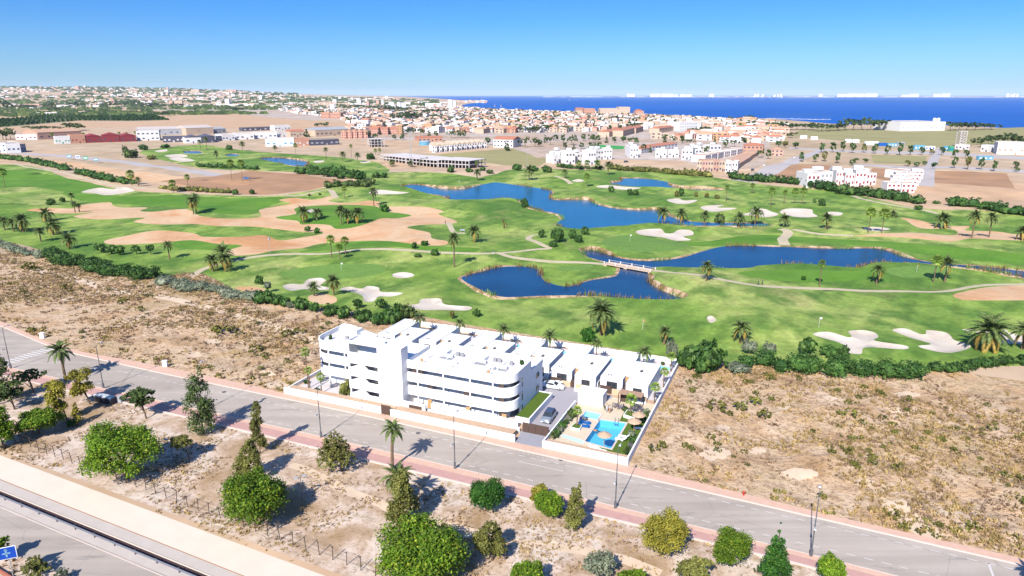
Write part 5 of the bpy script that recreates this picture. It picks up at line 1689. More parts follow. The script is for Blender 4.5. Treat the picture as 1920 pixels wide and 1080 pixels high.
tree('loose', (923, 1050), (889, 957, 975, 1050), 'olive tree on the pale dirt path, right of the nearest domed tree', 'leaf_olive', 5500, 0.2, 33, dens=1.1)
tree('round', (1239, 1042), (1196, 1283, 958, 1040), 'broad olive green tree above the orange bare patch', 'leaf_yellow', 6000, 0.19, 34)
tree('round', (1369, 1060), (1332, 1407, 993, 1060), 'round green bush-tree left of the pointed cypress', 'leaf_bright', 5000, 0.17, 35)
tree('cone', (1451, 1100), (1421, 1478, 976, 1092), 'pointed dense green cypress-like conifer at the bottom edge', 'leaf_deep', 6000, 0.17, 36)
tree('round', (1556, 1092), (1529, 1583, 1038, 1092), 'small round green tree at the bottom edge by the last street lamp', 'leaf_bright', 3500, 0.17, 37)
tree('loose', (1121, 1092), (1087, 1160, 1030, 1092), 'sparse grey-green tree at the bottom edge, middle', 'leaf_grey', 3600, 0.18, 38, dens=1.1)
tree('round', (987, 1110), (948, 1028, 1052, 1110), 'bright green crown cut by the bottom edge, right of the domed tree', 'leaf_bright', 4200, 0.2, 39)
tree('round', (1185, 1112), (1150, 1222, 1068, 1112), 'low bright green crown just showing at the bottom edge', 'leaf_bright', 2600, 0.2, 40)
tree('loose', (1302, 1108), (1262, 1342, 1046, 1108), 'olive crown cut by the bottom edge, left of the round bush-tree', 'leaf_olive', 4200, 0.2, 41)
tree('round', (356, 864), (324, 364, 814, 843), 'small round dull tree on a thin stem beside the twin lamp', 'leaf_olive', 2200, 0.18, 42, 'bark', 0.09)
tree('loose', (12, 1052), (-14, 27, 1004, 1050), 'green bush at the far lower left, above the road sign', 'leaf_bright', 2200, 0.18, 43, name='bush', cat='bush')
tree('loose', (75, 1078), (36, 104, 1044, 1084), 'dry olive scrub bush on the motorway verge beside the sign', 'leaf_olive', 2600, 0.16, 44, name='bush', cat='bush')
tree('loose', (112, 1092), (96, 138, 1068, 1092), 'grey dry scrub on the motorway verge at the bottom edge', 'leaf_grey', 1500, 0.15, 45, name='bush', cat='bush')

# ---------------------------------------------------------------- palms
def frond(L, droop, pairs, width, curl=0.0):
    """a feather frond of unit directions along +x, rising then drooping"""
    mb = MB()
    pts = []
    for i in range(9):
        s = i / 8
        pts.append(Vector((L * s * (1 - 0.18 * droop * s), curl * s * s * L, L * (0.16 * math.sin(s * 2.2) - 0.52 * droop * s ** 2.4))))
    for a, b in zip(pts, pts[1:]):
        d = Vector((0, 0.025 * L / 2.6, 0))
        mb.face([a - d, b - d * .7, b + d * .7, a + d])
    for i in range(pairs):
        s = 0.14 + 0.86 * i / (pairs - 1)
        f = s * 8
        k = min(7, int(f)); t_ = f - k
        p = pts[k].lerp(pts[k + 1], t_)
        d = (pts[k + 1] - pts[k]).normalized()
        w = width * math.sin(math.pi * min(1, 0.2 + 0.74 * s)) * L
        for sg in (-1, 1):
            tip = p + Vector((0, sg, 0)) * w * 0.85 + d * w * 0.75 + Vector((0, 0, -w * 0.28))
            e = d * (L * 0.62 / pairs)
            mid = p.lerp(tip, .5) + Vector((0, 0, w * .12))
            mb.face([p - e, mid - e * .9, mid + e * .9, p + e])
            mb.face([mid - e * .9, tip, mid + e * .9])
    return mb
def fan(L):
    mb = MB()
    mb.face([(0, -0.02, 0), (L * .55, -0.015, 0.1 * L), (L * .55, 0.015, 0.1 * L), (0, 0.02, 0)])
    c = Vector((L * .5, 0, 0.09 * L))
    n_ = 9
    for i in range(n_):
        a0 = R_(-105 + 210 * i / n_)
        a1 = R_(-105 + 210 * (i + 1) / n_)
        am = (a0 + a1) / 2
        rr = L * .5
        mb.face([c, c + Vector((rr * .6 * math.cos(a0), rr * .6 * math.sin(a0), -0.02 * L)), c + Vector((rr * math.cos(am), rr * math.sin(am), -0.16 * L)), c + Vector((rr * .6 * math.cos(a1), rr * .6 * math.sin(a1), -0.02 * L))])
    return mb
FROND = {'date': [frond(1, d, 21, .2, c).mesh('frond', 'leaf_palm') for d, c in ((0.9, .05), (1.2, -.06), (0.6, .04))],
         'gold': [frond(1, d, 21, .2, c).mesh('frond', 'leaf_palm_gold') for d, c in ((1.3, .05), (1.5, -.06))],
         'fan': [fan(1).mesh('frond', 'leaf_fan')], 'dead': [frond(1, 1.6, 9, .12).mesh('dead_frond', 'leaf_dead')]}
def frond_dirs(n, kind, r):
    out = []
    lo, hi = (-38, 78) if kind == 'date' else (-55, 80)
    for i in range(n):
        s = (i + 0.5) / n
        out.append((i * 2.39996 + r.uniform(-.2, .2), R_(lo + (hi - lo) * s ** 0.9 + r.uniform(-6, 6)), r.uniform(.86, 1.08)))
    return out
def joined(kind, n, seed):
    r = random.Random(seed)
    mb = MB()
    for az, el, sc in frond_dirs(n, kind, r):
        src = FROND[kind][r.randrange(len(FROND[kind]))]
        M = Matrix.Rotation(az, 4, 'Z') @ Matrix.Rotation(-el, 4, 'Y') @ Matrix.Scale(sc, 4)
        mb.add([M @ v.co for v in src.vertices], [tuple(p_.vertices) for p_ in src.polygons])
    return mb.mesh('crown', 'leaf_palm' if kind == 'date' else 'leaf_fan')
CROWN = {'date': [joined('date', 36, s) for s in (1, 2, 3)], 'fan': [joined('fan', 30, s) for s in (1, 2)]}
def skirt_mesh():
    r = random.Random(5)
    mb = MB()
    for i in range(12):
        src = FROND['dead'][0]
        M = Matrix.Rotation(i * 2.4, 4, 'Z') @ Matrix.Rotation(R_(62 + r.uniform(-8, 10)), 4, 'Y') @ Matrix.Scale(.55, 4)
        mb.add([M @ v.co for v in src.vertices], [tuple(p_.vertices) for p_ in src.polygons])
    return mb.mesh('skirt', 'leaf_dead')
SKIRT = skirt_mesh()
def palm_trunk(h, r0, r1, bend=(0, 0), mat='palm_trunk'):
    mb = MB()
    pts, rad = [], []
    k = max(4, min(10, int(h / .7)))
    for i in range(k + 1):
        s = i / k
        pts.append(Vector((bend[0] * s * s, bend[1] * s * s, -0.3 + (h + .3) * s)))
        rad.append((r0 + (r1 - r0) * s) * (1.08 if i % 2 else 0.94) * (1.25 if i == 0 else 1))
    mb.tube(pts, rad, 8)
    return mb.mesh('trunk', mat)
def palm(p, h, R, kind='date', detail=True, nf=26, seed=1, bend=(0, 0), look='date palm', skirt=True, r0=None, dead=0):
    r = random.Random(seed)
    t_ = thing('palm_tree', look, 'palm', p)
    r0 = r0 or (0.26 if kind == 'date' else 0.17)
    ob('trunk', palm_trunk(h, r0, r0 * .75, bend), t_)
    top = Vector((bend[0], bend[1], h))
    if detail:
        for az, el, sc in frond_dirs(nf, kind, r):
            src = FROND[kind] if not (kind == 'date' and el < R_(-14)) or dead == 0 else FROND['gold']
            o = ob('frond', src[r.randrange(len(src))], t_, top)
            o.rotation_euler = (Matrix.Rotation(az, 3, 'Z') @ Matrix.Rotation(-el, 3, 'Y')).to_euler()
            o.scale = (R * sc,) * 3
    else:
        o = ob('crown', CROWN[kind][r.randrange(len(CROWN[kind]))], t_, top)
        o.rotation_euler = (0, 0, r.uniform(0, 6.28))
        o.scale = (R, R, R)
    if skirt:
        o = ob('skirt', SKIRT, t_, top)
        o.scale = (R * .8,) * 3
    return t_
def palm_px(base, ytop, half, kind, look, seed, detail=None, grp='palms on the golf course', where=None, **kw):
    """palm whose foot and crown are read off the photo: half = crown radius in photo pixels"""
    p = at(*base)
    m_ = mpp(p)
    R = half * m_ * (1.32 if kind == 'date' else 1.12)
    zt = top_z(p, base[0], ytop) - p.z
    h = max(0.35, zt - R * (0.5 if kind == 'date' else 0.5))
    t_ = palm(p, h, R, kind, half >= 11 if detail is None else detail, seed=seed, look=look, **kw)
    place(t_, look, base[0], base[1], grp, 'palm', where)
    return t_

# street palms
tp = at(124, 716); pz = palm(tp, 6.3, 3.0, 'date', True, 30, 3, (-0.3, 0.2), 'tall date palm on the near pavement at left, beside the zebra crossing', True)
tp = at(736, 880); pz = palm(tp, 6.6, 2.3, 'date', True, 26, 4, (0.35, 0.0), 'windblown date palm in front of the stair tower', True)
tp = at(752, 955); pz = palm(tp, 4.6, 2.9, 'date', True, 26, 5, (-0.3, 0.4), 'low palm half hidden behind the broad olive brown tree', False)
sp = ground0(1897, 1066) - Vector((SA, CA, 0)) * 8.3
pz = palm(Vector((sp.x + 1.6, sp.y - 0.6, 0)), 6.8, 1.9, 'date', True, 22, 6, (0, 0), 'palm just outside the lower right corner throwing its shadow on the road', False)

# golf course palms: foot, top row, crown radius, kind, look
GP = [
 ((10, 353), 318, 9, 'fan', 'tall slim fan palm'), ((247, 348), 322, 9, 'fan', 'stout fan palm'), ((260, 349), 333, 7, 'date', 'small palm'), ((325, 361), 340, 8, 'fan', 'fan palm'), ((354, 360), 329, 6, 'fan', 'thin fan palm'),
 ((435, 339), 302, 8, 'fan', 'slender fan palm'), ((455, 339), 302, 8, 'fan', 'slender fan palm'), ((363, 402), 370, 13, 'date', 'bushy date palm'), ((368, 398), 364, 10, 'date', 'date palm'),
 ((141, 398), 378, 7, 'date', 'small palm'), ((136, 383), 362, 7, 'date', 'small palm'), ((149, 397), 382, 5, 'date', 'tiny palm'), ((88, 415), 392, 14, 'date', 'wide date palm'), ((44, 435), 403, 16, 'date', 'broad date palm'),
 ((26, 434), 411, 12, 'date', 'date palm'), ((9, 431), 408, 11, 'date', 'date palm'), ((101, 440), 411, 17, 'date', 'dense date palm'), ((77, 453), 428, 10, 'date', 'small date palm'), ((131, 466), 439, 15, 'date', 'bushy low date palm'),
 ((318, 486), 454, 10, 'date', 'lone upright palm'), ((400, 509), 478, 16, 'date', 'date palm'), ((424, 510), 476, 17, 'date', 'dense date palm'), ((420, 492), 462, 18, 'date', 'rear date palm'),
 ((646, 371), 351, 6, 'fan', 'thin fan palm'), ((701, 386), 353, 10, 'date', 'tall date palm'), ((570, 418), 390, 14, 'date', 'date palm'), ((596, 411), 393, 12, 'date', 'date palm'), ((640, 421), 388, 12, 'date', 'tall date palm'),
 ((653, 419), 395, 13, 'date', 'date palm'), ((671, 418), 391, 16, 'date', 'dense date palm'), ((889, 454), 425, 15, 'date', 'full date palm'), ((852, 501), 440, 13, 'date', 'date palm on long bare trunk'),
 ((622, 483), 444, 9, 'fan', 'fan palm'), ((637, 486), 459, 8, 'fan', 'short fan palm'), ((648, 477), 447, 9, 'fan', 'fan palm'), ((626, 553), 518, 16, 'date', 'large date palm'), ((589, 554), 531, 12, 'date', 'short date palm'),
 ((895, 339), 318, 8, 'date', 'palm'), ((894, 318), 303, 4, 'fan', 'slim palm'), ((1242, 419), 390, 14, 'date', 'dense date palm'), ((1276, 419), 394, 13, 'date', 'dense date palm'), ((1320, 424), 398, 10, 'date', 'date palm'),
 ((1385, 426), 401, 12, 'date', 'date palm'), ((1415, 424), 389, 14, 'date', 'tall date palm'), ((1324, 527), 492, 14, 'date', 'golden-skirted date palm'), ((1100, 352), 327, 7, 'fan', 'tall fan palm'), ((1140, 328), 304, 9, 'date', 'palm'),
 ((1100, 320), 302, 6, 'fan', 'fan palm'), ((1085, 319), 303, 6, 'fan', 'fan palm'), ((1120, 319), 302, 7, 'fan', 'fan palm'), ((1361, 378), 349, 5, 'fan', 'thin tall fan palm'), ((1410, 363), 345, 5, 'fan', 'small fan palm'),
 ((992, 338), 313, 11, 'date', 'bushy palm'), ((1059, 334), 318, 7, 'date', 'palm'), ((1536, 538), 490, 8, 'fan', 'tall slender fan palm'), ((1643, 533), 498, 14, 'date', 'date palm'), ((1750, 530), 483, 12, 'fan', 'tall fan palm'),
 ((1771, 529), 485, 17, 'date', 'wide date palm'), ((1849, 657), 602, 36, 'date', 'large date palm'), ((1916, 655), 610, 24, 'date', 'date palm at the frame edge'), ((1470, 425), 404, 12, 'date', 'low date palm'), ((1548, 429), 402, 13, 'date', 'date palm'),
 ((1628, 437), 393, 11, 'fan', 'tall fan palm'), ((1653, 437), 394, 12, 'fan', 'tall fan palm'), ((1766, 428), 402, 17, 'date', 'broad low date palm'), ((1822, 446), 398, 14, 'date', 'tall date palm'), ((1854, 445), 401, 12, 'date', 'tall date palm'),
 ((1914, 450), 427, 14, 'date', 'date palm'), ((1445, 387), 354, 8, 'fan', 'slim fan palm'), ((1470, 383), 358, 5, 'fan', 'thin fan palm'), ((1489, 382), 355, 8, 'fan', 'fan palm'), ((1504, 383), 354, 8, 'fan', 'fan palm'),
 ((1126, 628), 570, 30, 'date', 'very large golden date palm'), ((1245, 646), 614, 13, 'date', 'bushy young palm'), ((1388, 643), 604, 20, 'date', 'large round date palm'), ((1674, 407), 397, 9, 'date', 'low palm'),
 ((555, 292), 270, 5, 'fan', 'slim palm'), ((612, 300), 277, 5, 'date', 'palm'), ((643, 303), 285, 7, 'date', 'palm'), ((659, 295), 272, 4, 'fan', 'thin palm'), ((671, 304), 287, 6, 'date', 'palm'), ((516, 285), 273, 5, 'date', 'palm'),
 ((704, 291), 280, 4, 'fan', 'slim palm'), ((712, 292), 279, 4, 'fan', 'slim palm'), ((792, 311), 298, 6, 'date', 'palm'), ((801, 311), 297, 5, 'fan', 'palm'), ((735, 312), 300, 7, 'date', 'palm'), ((770, 313), 302, 6, 'date', 'palm'),
 ((406, 299), 284, 6, 'date', 'palm'), ((455, 283), 266, 6, 'date', 'palm'), ((376, 279), 263, 5, 'date', 'palm'), ((388, 281), 258, 5, 'date', 'palm'),
 ((225, 262), 248, 3, 'fan', 'slim palm'), ((239, 262), 249, 3, 'fan', 'slim palm'), ((255, 261), 247, 3, 'fan', 'slim palm'), ((271, 262), 248, 4, 'fan', 'slim palm'), ((284, 262), 246, 4, 'fan', 'slim palm'), ((158, 266), 250, 4, 'fan', 'slim palm'), ((99, 264), 250, 4, 'fan', 'slim palm'), ((300, 256), 244, 3, 'fan', 'slim palm'), ((358, 252), 243, 3, 'date', 'small palm'), ((372, 252), 242, 3, 'date', 'small palm'), ((386, 251), 241, 3, 'date', 'small palm'),
]
for i, (b, yt, hf, kd, look) in enumerate(GP):
    palm_px(b, yt, hf, kd, look, 100 + i, skirt=(kd == 'date' or i % 2 == 0), dead=1 if hf > 12 else 0, nf=34 if hf < 25 else 44)

# palms of the housing complex
def cpalm(u, v, h, R, kind, label, seed, z=0.0, **kw):
    t_ = palm(W(u, v, z), h, R, kind, True, 22, seed, (0, 0), label, False, **kw)
    t_['group'] = 'palms of the white complex'
    return t_
cpalm(-11.0, 7.9, 3.3, 1.0, 'fan', 'fan palm in the white planter on the pool deck', 1, r0=.12)
cpalm(-3.7, 16.0, 3.1, 1.3, 'fan', 'fan palm in the white planter on the pool lawn', 2, r0=.13)
cpalm(-0.9, 22.9, 3.2, 1.15, 'fan', 'fan palm along the boundary wall, nearest of three', 3, r0=.11)
cpalm(-0.8, 30.8, 3.3, 1.15, 'fan', 'fan palm along the boundary wall, middle of three', 4, r0=.11)
cpalm(-1.0, 39.2, 3.4, 1.15, 'fan', 'fan palm along the boundary wall, farthest of three', 5, r0=.11)
for k, R in enumerate((2.2, 1.9, 2.1, 2.4, 1.7, 2.2)):
    cpalm(VILLA_U[k] + 5.4, 37.0, 4.7 if k != 5 else 4.2, R, 'date', 'feathery palm rising above the roof of ' + ['the leftmost villa', 'the second villa', 'the third villa', 'the fourth villa', 'the fifth villa', 'the rightmost villa'][k], 10 + k, r0=.13)
for (bx, by), yt, hf, lb in (((579, 735), 655, 11, 'fan palm at the left end of the white block, farthest of three'), ((581, 727), 690, 9, 'fan palm at the left end of the white block, middle'), ((603, 737), 702, 10, 'bright fan palm behind the street wall at the left end')):
    p = at(bx, by); t_ = palm(p, max(1.5, top_z(p, bx, yt) - hf * mpp(p) * .5), hf * mpp(p), 'fan', True, 20, int(bx), (0, 0), lb, False, r0=.12)
    t_['group'] = 'palms of the white complex'
for u, v, h, R, lb in ((-13.3, 2.0, 0.9, 0.9, 'low feathery palm behind the street wall by the sliding gate'), (-18.0, 5.2 - 3.2, 0.4, 0.7, '')):
    if lb:
        cpalm(u, v + 0.4, h, R, 'date', lb, int(30 + u), r0=.1)

# ---------------------------------------------------------------- bushes
def bush_mesh(mat, n, size, seed, flat=0.75):
    r = random.Random(seed)
    L = [(Vector((0, 0, flat * .45)), (.72, .72, flat * .5))]
    for i in range(8):
        a = 2.4 * i
        L.append((Vector((.5 * math.cos(a), .5 * math.sin(a), flat * r.uniform(.3, .65))), (r.uniform(.3, .45),) * 2 + (flat * r.uniform(.28, .4),)))
    mb = MB()
    cards(mb, L, int(n * 1.4), size * .9, r, spread=.22)
    if mat not in ('scrub_green', 'flower_lilac'):
        for l in L:
            mb.ball(l[0], l[1][0] * .75, l[1][1] * .75, l[1][2] * .78, 7, 5)
    return mb.mesh('foliage', mat)
BUSH = {k: [bush_mesh(m_, n, s, 50 + i) for i in range(3)] for k, m_, n, s in (('olive', 'leaf_hedge', 420, .12), ('grey', 'leaf_grey', 380, .12), ('deep', 'leaf_deep', 420, .12), ('dull', 'leaf_olive', 380, .12), ('bright', 'leaf_bright', 420, .12), ('lilac', 'flower_lilac', 300, .1), ('scrub', 'scrub_green', 160, .17), ('pine', 'leaf_pine', 420, .12))}
sb = MB(); sb.tube([(0, 0, -.3), (0.03, 0, .25), (0, 0, .5)], [.09, .07, .04], 6); STEM = sb.mesh('stem', 'bark')
def bush(p, R, H, kind, look, seed, stem=0.0):
    r = random.Random(seed)
    t_ = thing('bush', look, 'bush', p)
    o = ob('foliage', BUSH[kind][r.randrange(3)], t_, (0, 0, stem))
    o.scale = (R, R, H / .8)
    o.rotation_euler = (0, 0, r.uniform(0, 6.28))
    o = ob('stem', STEM, t_)
    s = max(1.0, (stem + H * .5) / .5)
    o.scale = (max(1, R), max(1, R), s)
    return t_
def bush_px(x, y, half, hpx, kind, look, seed, stem=0.0, grp='bushes on the golf course'):
    p = at(x, y); m_ = mpp(p)
    b = bush(p, half * m_, hpx * m_ * (1.0 - .25 * stem), kind, look, seed, stem * hpx * m_ * .35)
    place(b, look, x, y, grp, 'bush')
for i, (x, y, hf, hp, kd, look, st) in enumerate([
 (96, 384, 9, 12, 'olive', 'dark round bush', 0), (118, 379, 6, 9, 'olive', 'dark round bush', 0), (190, 474, 12, 17, 'olive', 'olive bush', .5), (210, 476, 12, 16, 'olive', 'olive bush', .5), (226, 478, 10, 17, 'olive', 'olive bush', .5), (256, 477, 10, 16, 'olive', 'round-headed olive tree', 1), (283, 477, 9, 17, 'olive', 'round-headed olive tree', 1),
 (721, 397, 10, 15, 'deep', 'dark round bush', 0), (577, 434, 7, 10, 'olive', 'small bush', .5), (594, 437, 7, 10, 'deep', 'small bush', 0), (777, 466, 6, 13, 'olive', 'upright bush', 0), (796, 460, 8, 9, 'deep', 'low bush', 0), (816, 479, 9, 13, 'olive', 'spiky bush', 0), (784, 482, 8, 7, 'olive', 'flat bush', 0),
 (486, 533, 10, 16, 'olive', 'round bush', .2), (503, 547, 8, 17, 'grey', 'small grey tree', 1), (672, 577, 11, 17, 'olive', 'dark bush', .4), (715, 578, 13, 17, 'olive', 'dark bush', .4), (746, 584, 12, 17, 'olive', 'dark bush', 0), (848, 598, 6, 16, 'dull', 'slim yellow-green sapling', .6), (894, 594, 9, 14, 'olive', 'small dark bush', .3),
 (1015, 446, 8, 15, 'olive', 'olive bush', .2), (1046, 454, 15, 26, 'olive', 'big olive bush', .2), (1037, 463, 9, 13, 'olive', 'olive bush', 0), (1074, 448, 8, 19, 'olive', 'upright olive bush', .2), (1085, 455, 9, 15, 'olive', 'olive bush', 0), (1097, 440, 9, 15, 'olive', 'olive bush', .2), (984, 389, 9, 18, 'olive', 'shore bush', 0), (1146, 360, 7, 12, 'olive', 'dark bush', 0), (1180, 366, 6, 12, 'olive', 'round bush', 0), (1192, 366, 7, 11, 'olive', 'round bush', 0),
 (1277, 368, 6, 16, 'olive', 'tall bush', .2), (1269, 369, 5, 12, 'dull', 'bush', 0), (1344, 373, 6, 8, 'dull', 'low bush', 0), (1305, 369, 4, 9, 'dull', 'small bush', 0), (1325, 371, 5, 10, 'dull', 'small bush', .3), (1541, 386, 8, 14, 'olive', 'round bush', 0), (1527, 380, 4, 7, 'olive', 'small round bush', 0), (1349, 421, 12, 20, 'pine', 'bushy dark shrub', .3),
 (1103, 640, 16, 29, 'deep', 'dark bush under largest palm', 0), (1405, 664, 17, 25, 'grey', 'olive tree', .5), (1441, 664, 14, 22, 'grey', 'olive tree', .5), (1511, 663, 19, 29, 'olive', 'olive tree', .5), (1555, 668, 20, 20, 'olive', 'spreading olive bush', .2), (1580, 672, 12, 24, 'olive', 'small olive tree', .4), (1258, 670, 13, 33, 'grey', 'grey leafless-looking shrub', .2),
 (442, 365, 7, 11, 'olive', 'dark bush', 0), (473, 364, 6, 9, 'olive', 'dark bush', 0), (600, 366, 3, 4, 'olive', 'tiny bush', 0), (580, 368, 3, 5, 'dull', 'tiny bush', 0), (1722, 393, 9, 8, 'olive', 'low bush', 0), (1755, 382, 8, 6, 'olive', 'low bush', 0), (1506, 539 - 14, 5, 8, 'deep', 'small bush', 0),
 (640, 335, 9, 9, 'olive', 'bush', 0), (660, 330, 8, 10, 'olive', 'bush', 0), (705, 333, 9, 11, 'olive', 'bush', 0), (720, 333, 8, 10, 'olive', 'bush', 0), (685, 350, 12, 12, 'pine', 'dark bush', 0), (697, 346, 9, 12, 'pine', 'dark bush', 0), (668, 350, 9, 11, 'pine', 'dark bush', 0), (655, 347, 9, 9, 'pine', 'dark bush', 0),
 (247, 296, 15, 16, 'pine', 'big dark shrub', 0), (236, 290, 6, 17, 'pine', 'upright dark shrub', 0), (270, 281, 10, 10, 'olive', 'round shrub', 0), (310, 277, 10, 7, 'olive', 'wide shrub', 0), (285, 299, 10, 8, 'dull', 'dry shrub', 0), (430, 281, 8, 9, 'olive', 'shrub', 0), (695, 299, 10, 12, 'olive', 'shrub', 0), (970, 320, 11, 12, 'olive', 'round dark tree', 0), (1000, 321, 11, 10, 'olive', 'round dark tree', 0), (1025, 322, 11, 12, 'olive', 'round dark tree', 0), (1030, 324, 6, 10, 'pine', 'dark tree', 0),
 (880, 322, 9, 7, 'olive', 'shrub', 0), (905, 320, 7, 7, 'olive', 'shrub', 0), (918, 325, 8, 7, 'olive', 'shrub', 0), (845, 323, 8, 13, 'olive', 'shrub', 0)]):
    bush_px(x, y, hf, hp, kd, look, 300 + i, st)
# garden plants of the complex
for i, (u, v, R, H, kd, lb) in enumerate([
 (-66.0, 4.6, .7, .8, 'deep', 'round clipped bush at the left corner of the white block'), (-61.6, 2.2, .7, .8, 'deep', 'round clipped bush right of the bright fan palm'), (-55.6, 3.4, 1.5, 3.0, 'dull', 'grey-green olive tree in front of the stair tower'),
 (-13.3, 3.6, .8, 1.3, 'olive', 'planter shrub by the sliding gate, first of the row'), (-13.2, 5.2, .7, 1.2, 'grey', 'silvery planter shrub, second from the gate'), (-13.3, 6.8, .8, 1.2, 'olive', 'planter shrub, third from the gate'), (-13.2, 8.3, .6, 1.0, 'olive', 'planter shrub, fourth from the gate'), (-13.0, 11.4, 1.0, 1.7, 'pine', 'dark planter tree at the head of the driveway row'), (-13.1, 9.9, .7, .9, 'grey', 'silvery planter shrub below the dark planter tree'),
 (-8.2, 16.8, .7, .9, 'olive', 'shrub at the corner of the service block'), (-7.0, 18.2, .7, .9, 'lilac', 'lilac flowering shrub near the pergola, leftmost'), (-5.8, 18.0, 1.0, 1.0, 'lilac', 'large lilac flowering shrub beside the lawn palm'), (-5.0, 17.6, .7, .8, 'pine', 'dark shrub behind the lawn planter'), (-2.4, 18.3, .8, .9, 'lilac', 'pale flowering shrub right of the lawn palm'), (-1.3, 18.2, .7, 1.0, 'grey', 'silvery shrub below the nearest wall palm'), (-0.9, 16.2, .7, 1.3, 'pine', 'dark shrub against the boundary wall, upper one'), (-0.8, 14.6, .5, 1.0, 'olive', 'shrub against the boundary wall, below the dark one'),
 (-1.6, 8.3, .8, 1.3, 'grey', 'grey-leaved small tree on the pool lawn'), (-1.0, 6.6, .7, 1.2, 'olive', 'shrub on the lawn right of the loungers'), (-0.8, 4.4, .6, 1.2, 'lilac', 'lilac shrub against the boundary wall near the street'), (-0.8, 2.4, .7, 1.5, 'pine', 'dark shrub in the street corner of the lawn'),
 (-13.0, 23.4, .5, .6, 'olive', 'small agave-like shrub in the yard planter, left'), (-14.6, 22.6, .5, .6, 'grey', 'small silvery shrub in the yard planter'), (-12.2, 22.5, .5, .5, 'deep', 'low green shrub in the yard planter'), (-22.4, 23.3, .7, .8, 'grey', 'silvery shrub beside the silver sports car'), (-19.0, 23.1, .6, .8, 'grey', 'spiky shrub between the two yard gates'), (-3.2, 42.2, .5, .8, 'pine', 'small dark shrub by the rightmost private pool'), (-23.4, 24.0, .5, .5, 'olive', 'low shrub at the foot of the fourth villa')]):
    b = bush(W(u, v), R, H, kd, lb, 700 + i)
    b['group'] = 'garden shrubs of the white complex'
for i, (u, v, z, R, H, kd, lb) in enumerate([(-62.6, 8.6, 8.4, .4, 1.1, 'olive', 'potted shrub on the left roof terrace'), (-60.0, 12.2, 8.4, .4, .9, 'olive', 'potted shrub by the left roof stair box'), (-23.0, 11.9, 8.2, .45, 1.0, 'deep', 'round potted shrub on the right roof corner'), (-39.5, 11.2, 8.2, .4, .8, 'olive', 'potted shrub on the roof behind the tower')]):
    t_ = bush(W(u, v, z), R, H, kd, lb, 760 + i)
    t_['group'] = 'potted roof shrubs'

# ---------------------------------------------------------------- hedges
def hedge(pts, w_m, h_m, mat, label, seed, per_m=60, size=0.26, name='hedge', cat='hedge'):
    r = random.Random(seed)
    P = [at(*q) for q in pts]
    t_ = thing(name, label, cat, P[len(P) // 2])
    L = []
    for a, b in zip(P, P[1:]):
        n_ = max(2, int((b - a).length / (w_m * 0.45)))
        sd = Vector((-(b - a).y, (b - a).x, 0)).normalized()
        for i in range(n_):
            c = a.lerp(b, (i + r.random()) / n_) + sd * r.uniform(-.28, .28) * w_m
            hh = h_m * r.uniform(.72, 1.12)
            L.append((c - t_.location + Vector((0, 0, hh * .42)), (w_m * r.uniform(.34, .55), w_m * r.uniform(.34, .55), hh * .58)))
    ln = sum((b - a).length for a, b in zip(P, P[1:]))
    mb = MB()
    cards(mb, L, int(ln * per_m), size, r, spread=.2)
    for l in L:
        mb.ball(l[0], l[1][0] * .8, l[1][1] * .8, l[1][2] * .82, 7, 5)
    ob('foliage', mb.mesh('foliage', mat), t_)
    mb = MB()
    for l in L[::4]:
        mb.tube([(l[0].x, l[0].y, l[0].z - l[1][2] * .8), (l[0].x + .1, l[0].y, l[0].z)], [.07, .03], 5)
    ob('stems', mb.mesh('stems', 'bark'), t_)
    return t_
hedge([(88, 484), (150, 500), (215, 514), (284, 522)], 6.0, 3.6, 'leaf_hedge', 'long dark green hedge at left between dry plot and golf course', 1, 190, .30)
hedge([(-40, 452), (0, 462), (40, 474), (82, 484)], 4.0, 2.0, 'leaf_grey', 'lower grey-green hedge at the far left edge', 2, 110, .26)
hedge([(306, 528), (350, 540), (400, 548), (450, 560), (478, 566)], 6.5, 2.0, 'leaf_grey', 'belt of silvery grey scrub between hedge and bushes', 3, 170, .24, 'scrub_belt', 'scrub')
for i, (x, y, hf, hp, kd) in enumerate([(497, 568, 22, 26, 'olive'), (520, 572, 14, 20, 'olive'), (536, 575, 12, 18, 'olive'), (566, 580, 17, 24, 'olive'), (590, 584, 12, 18, 'olive'), (620, 590, 18, 20, 'olive'), (645, 594, 16, 20, 'olive'), (680, 602, 20, 24, 'olive'), (708, 608, 16, 22, 'olive'), (735, 606, 22, 30, 'olive'), (765, 596, 18, 26, 'pine'), (545, 577, 9, 12, 'grey')]):
    bush_px(x, y, hf, hp, kd, ['dense green bush', 'rounded bush', 'low bush', 'dark bush'][i % 4], 900 + i, 0, 'bushes along the dry plot')
bush_px(1318, 692, 46, 50, 'olive', 'very big dark green rounded bush', 931, 0, 'bushes along the dry plot')
bush_px(1290, 690, 24, 40, 'olive', 'dark green bush beside boundary wall', 932, 0, 'bushes along the dry plot')
bush_px(1384, 696, 26, 15, 'grey', 'flat grey leafless brush pile', 933, 0, 'bushes along the dry plot')
hedge([(1392, 684), (1450, 692), (1520, 698), (1600, 702), (1680, 706), (1732, 708)], 5.0, 3.4, 'leaf_hedge', 'long trimmed green hedge between golf course and right dry plot', 4, 210, .24)
hedge([(1750, 698), (1800, 690), (1860, 684), (1940, 680)], 3.2, 1.9, 'leaf_hedge', 'lower loose hedge at the right edge of the golf course', 5, 120, .22)
hedge([(-60, 290), (0, 297), (60, 304), (128, 320)], 7, 4, 'leaf_hedge', 'hedge of dark shrubs below the far left road', 6, 26, .7)
hedge([(150, 325), (200, 338), (250, 345)], 7, 4, 'leaf_hedge', 'dark hedge between sandy bank and fairway at left', 7, 30, .6)
hedge([(300, 354), (360, 358), (435, 362)], 5, 2.5, 'leaf_olive', 'low dull hedge above the left fairway', 8, 30, .5)
